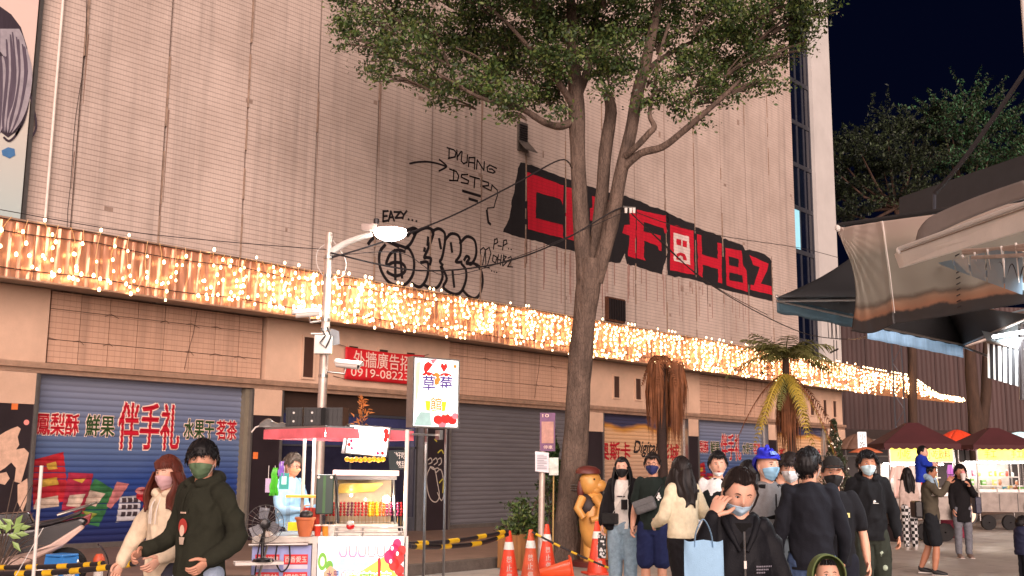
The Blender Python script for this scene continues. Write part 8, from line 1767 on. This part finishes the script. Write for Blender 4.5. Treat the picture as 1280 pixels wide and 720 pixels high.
# --- heads in the crowd
person('woman with dark hair turned away between the blue capped man and the woman in front', 937, 10.0, 1.655, 165, 'fair', ('straight', 'black'), None, ('jacket', (30, 28, 32)), ('plain', (30, 30, 34)), female=True, eyes=False, vox=.013, detail=.6)
person('person with brown hair and pale mask in profile just behind the blue cap', 973, 9.9, 1.70, -80, 'mid', ('short', 'dark'), ((226, 226, 226),), ('jacket', (38, 32, 34)), ('plain', (30, 30, 34)), vox=.013, detail=.6)
person('youth with shaggy fringe and white mask left of the man in navy', 989, 9.3, 1.715, 22, 'fair', ('mop', 'dark'), ((232, 234, 236),), ('jacket', (34, 32, 36)), ('plain', (30, 30, 34)), vox=.013, nod=8, detail=.8)
P = person('man in a bright blue knitted cap, pale blue mask and grey jacket', 958, 8.6, 1.735, -10, 'fair', ('beanie', 'black'), ((150, 200, 232),), ('jacket', (120, 120, 122)), ('plain', (30, 30, 34)), headturn=14, arms={-1: DOWN(-1), 1: DOWN(1)}, vox=.010)
s = P['s']; mk_ = cloth_mat('black_panel', (24, 24, 28))
chest_print(P, [(-.19, 1.06), (.19, 1.06), (.19, 1.19), (.02, 1.24), (-.02, 1.24), (-.19, 1.17)], mk_, 'chest_panel', off=.044)
for i in range(3): chest_print(P, [(-.15, 1.09+i*.035), (-.06, 1.10+i*.035), (-.06, 1.108+i*.035), (-.15, 1.098+i*.035)], m_white, 'reflective_line', off=.047)
chest_print(P, [(-.006, .90), (.006, .90), (.006, 1.40), (-.006, 1.40)], m_blkf, 'zip', off=.049)
mb = MB(); put_text(mb, 'a', .05, .05, chest_pt(P, .10, 1.12, .050), V((-1, 0, 0)), V((0, 0, 1)), offset=.02); mb.build('chest_lettering', m_white, P['T'])
for sg in (1, -1): MB().tube([P['J']['e', sg]*1+V((0, 0, .08)), P['J']['e', sg]], [.082, .080], 14).build('sleeve_band', mk_, P['T'], smooth=50)
mb = MB(); mb.tube([P['neck']+V((.085*math.sin(a), .075*math.cos(a), -.01)) for a in np.linspace(0.5, 5.78, 14)], .024, 8); mb.build('collar', mk_, P['T'], smooth=True)
# --- man in navy, back turned
P = person('man in a plain navy jacket and jeans seen from behind, head turned right', 1011, 8.2, 1.74, 188, 'mid', ('short', 'black'), ((222, 226, 230),), ('jacket', (28, 30, 40)), ('jean', (62, 80, 112)), headturn=-34, arms={-1: (V((-.06, -.02, -.27)), V((-.03, .05, -.24))), 1: (V((.06, -.02, -.27)), V((.01, .10, -.23)))}, vox=.009, eyes=False)
mb = MB(); mb.box(-.085, -.035, -.175, -.170, .82, .92); 
# --- capped man
P = person('man in a dark cap, black mask and black t-shirt standing behind the man in navy', 1040, 8.7, 1.675, 8, 'mid', ('cap', 'dark'), ((24, 22, 24),), ('tee', (26, 26, 32)), ('plain', (30, 32, 44)), arms={-1: (V((-.06, -.02, -.27)), V((-.02, .06, -.24))), 1: DOWN(1)})
chest_print(P, [(-.105, 1.22), (-.065, 1.22), (-.065, 1.255), (-.105, 1.255)], mat('yellow_logo', srgb(200, 190, 120), .6), 'chest_logo', off=.022)
# --- tall man in black
P = person('tall man in a black sweatshirt and pale mask with patterned olive trousers, walking forward', 1084, 11.4, 1.765, 10, 'tan', ('curly', 'black'), ((190, 216, 224),), ('hoodie', (22, 22, 26)), ('wide', (54, 58, 48)), arms={-1: (V((-.07, -.02, -.27)), V((-.03, .04, -.25))), 1: (V((.06, -.03, -.27)), V((-.0, .08, -.24)))}, legs={1: (V((.0, .08, -.41)), V((0, -.08, -.40))), -1: (V((-.02, .0, -.42)), V((-.01, .0, -.41)))}, headturn=6, vox=.010)
chest_print(P, [(-.05, 1.26), (-.02, 1.255), (-.025, 1.275), (-.04, 1.282)], m_white, 'chest_logo', off=.046); chest_print(P, [(-.075, 1.245), (-.02, 1.245), (-.02, 1.250), (-.075, 1.250)], m_white, 'chest_logo', off=.046)
for x, z in ((-.09, .74), (-.12, .60), (.09, .55), (-.08, .48), (.10, .72)): o = MB().ball((x, .098, z), (.026, .012, .03), 8).build('trouser_patch', mat('pale_patch', srgb(150, 160, 140), .8, var=.3, vscale=30), P['T'], smooth=True)
# --- woman in front, hand to her forehead
P = person('woman in front in a black zip jacket, one hand at her forehead, eyes lowered', 922, 5.35, 1.60, 3, 'fair', ('tied', 'dark'), ((176, 206, 228), 'nose'), ('jacket', (24, 26, 34), .6), ('plain', (30, 30, 36)), female=True, vox=.0075, nod=25, headturn=5, tilt=-5,
    arms={1: (V((.085, .13, -.17)), V((-.065, .085, .235))), ('d', 1): V((-.42, -.22, .80)), ('n', 1): V((-.5, -.8, -.2)), ('t', 1): V((-.5, -.3, .5)), -1: (V((-.07, -.01, -.26)), V((.03, .10, -.22)))}, hands=(.42, .35))
s = P['s']
MB().tube(smooth_path([V((0, .150, z)) for z in (1.30, 1.2, 1.05, .9, .82)], 3), .005, 6).build('zip', m_steel, P['T'], smooth=50); MB().box(-.006, .006, .152, .160, 1.13, 1.165).build('zip_pull', m_white, P['T'])
mb = MB(); mb.grid(lambda u_, v_: P['neck']+V(((u_-.5)*.10*(.35+.65*v_), .078-.02*abs(u_-.5)-.0*v_+.035*(1-v_), -.125+.115*v_)), 8, 8); mb.build('inner_shirt', cloth_mat('inner_black', (18, 18, 20)), P['T'], smooth=True)
for sg in (1, -1): mb = MB(); mb.tube(smooth_path([P['neck']+V((sg*.070, -.03, .022)), P['neck']+V((sg*.078, .035, .0)), P['neck']+V((sg*.055, .085, -.06)), P['neck']+V((sg*.015, .112, -.14))], 4), [.020]*6+[.017]*4+[.012]*3, 8); mb.build('collar', cloth_mat('t_24_26_34', (24, 26, 34)), P['T'], smooth=True)
for i in range(3):
    mb = MB(); put_text(mb, ('PROTECTION', 'EQUIPMENT', 'TRAINING')[i], .085, .008, chest_pt(P, -.095, 1.135-i*.016, .036), V((-1, -.35, 0)).normalized(), V((0, 0, 1)), offset=.01) if False else [mb.add([chest_pt(P, -.055-.009*k, 1.135-i*.014, .0385), chest_pt(P, -.061-.009*k, 1.135-i*.014, .0385), chest_pt(P, -.061-.009*k, 1.142-i*.014, .0385), chest_pt(P, -.055-.009*k, 1.142-i*.014, .0385)], [(0, 1, 2, 3)]) for k in range(9-i*2)]
    mb.build('chest_lettering', mat('grey_ink', srgb(120, 118, 130)), P['T'], kind='stuff')
# tote bag hanging from her forearm
w = root_mat(P['T']) @ (P['J']['e', 1]+V((.0, .17, .02))); T = thing('tote_bag', 'pale blue fabric tote bag hanging from the arm of the woman in front', 'bag', w+Vector((0, 0, .02)), P['T'].rotation_euler.z)
T.scale = (.60, .7, .8)
m_tote = cloth_mat('tote_blue', (150, 190, 222), .8, .05)
mb = MB(); NUt = 24
vs_ = []
def tote(u_, v_):
    a = 2*math.pi*u_; return V((.155*math.copysign(abs(math.cos(a))**.5, math.cos(a))*(1-.05*v_), .030*math.sin(a)*(1-.75*v_)+.006*math.sin(a*3+v_*5), -.21+.30*v_-.012*math.sin(math.pi*abs(math.cos(a)))*v_))
mb.grid(tote, 40, 14); mb.build('bag_body', m_tote, T, smooth=True)
for y in (-.012, .012): mb = MB(); mb.tube(smooth_path([(-.07, y, .05), (-.06, y, .12), (-.03, y*.6, .18), (.0, y*.4, .205), (.03, y*.6, .18), (.06, y, .12), (.07, y, .05)], 4), .013, 8, flat=.3); mb.build('handle', m_tote, T, smooth=50)
# --- child in the green hood
P = person('small child in a green hood at the bottom edge, looking up', 1028, 6.5, 1.075, 2, 'fair', ('hoodup', 'black'), None, ('hoodie', (98, 114, 72)), ('plain', (60, 60, 70)), child=1, vox=.009, nod=-6)
# --- man carrying a child
P = person('man in an olive jacket and dark shorts with a child on his shoulders', 1160, 17.0, 1.68, -68, 'tan', ('short', 'black'), None, ('jacket', (84, 78, 66)), ('shorts', (40, 44, 50)), arms={1: (V((.06, .16, -.16)), V((-.06, .12, .18))), -1: (V((-.06, .16, -.16)), V((.04, .12, .18)))}, legs={1: (V((0, .06, -.42)), V((0, -.04, -.40))), -1: (V((0, -.04, -.42)), V((0, -.14, -.38)))}, vox=.013, shoes=(30, 28, 30))
bag('shoulder_bag', 'black shoulder bag at the back of the man carrying the child', P, (.06, -.2, .98), (.3, .12, .26), mat('black_leather'), .3, rnd=.03)
o = root_mat(P['T']) @ V((0, -.09, .98)); Pc = person('small boy in a royal blue jacket riding on a man\'s shoulders', 0, 17, .98, -55, 'fair', ('buzz', 'black'), None, ('puffer', (30, 56, 168)), ('plain', (150, 176, 196)), child=1, vox=.013, loc=o, arms={1: (V((.06, .12, -.18)), V((-.02, .18, -.02))), -1: (V((-.06, .12, -.18)), V((.02, .18, -.02)))}, legs={1: (V((.10, .26, -.10)), V((.0, .02, -.34))), -1: (V((-.10, .26, -.10)), V((0, .02, -.34)))}, shoes=(210, 200, 190))
# --- woman in the black coat
P = person('woman in a long black padded coat and grey jeans holding a snack to her mouth', 1199, 20.2, 1.67, 4, 'mid', ('curly', 'black'), None, ('coat', (30, 28, 32), .5), ('jean', (110, 112, 120)), female=True, vox=.014, arms={-1: (V((-.08, .06, -.24)), V((.12, .14, .17))), 1: DOWN(1)}, shoes=(120, 100, 90))
T = thing('paper_snack', 'white paper wrapped snack held at the mouth of the woman in the black coat', 'food', root_mat(P['T']) @ V((0, .18, 1.47)), 0); MB().lathe([(.03, -.07), (.055, .05), (.04, .06)], 12).build('wrapper', m_white, T, smooth=40); MB().ball((0, 0, .07), .04, 8).build('filling', mat('pink_food', srgb(224, 150, 150), .5), T, smooth=True)
bag('handbag', 'dark blue handbag at the side of the woman in the black coat', P, (-.27, .0, .95), (.1, .22, .3), mat('navy_leather', srgb(30, 34, 60), .4), 0)
# --- crouching-height child in navy
P = person('small child in a navy padded jacket at the right edge, turned away to the right', 1271, 15.9, .93, -105, 'fair', ('short', 'black'), None, ('puffer', (34, 38, 62), .5), ('plain', (40, 42, 52)), child=1, vox=.011, detail=.6)
# --- browser at the stall
person('person in black and white checked trousers and a pale top standing at the nearer stall', 1134, 22.0, 1.62, 175, 'fair', ('straight', 'black'), None, ('shirt', (200, 180, 170)), ('checked', (60, 60, 60)), female=True, vox=.014, eyes=False, detail=.5, shoes=(220, 215, 210))

# ---- pockets, cuffs and seams that show on the near figures
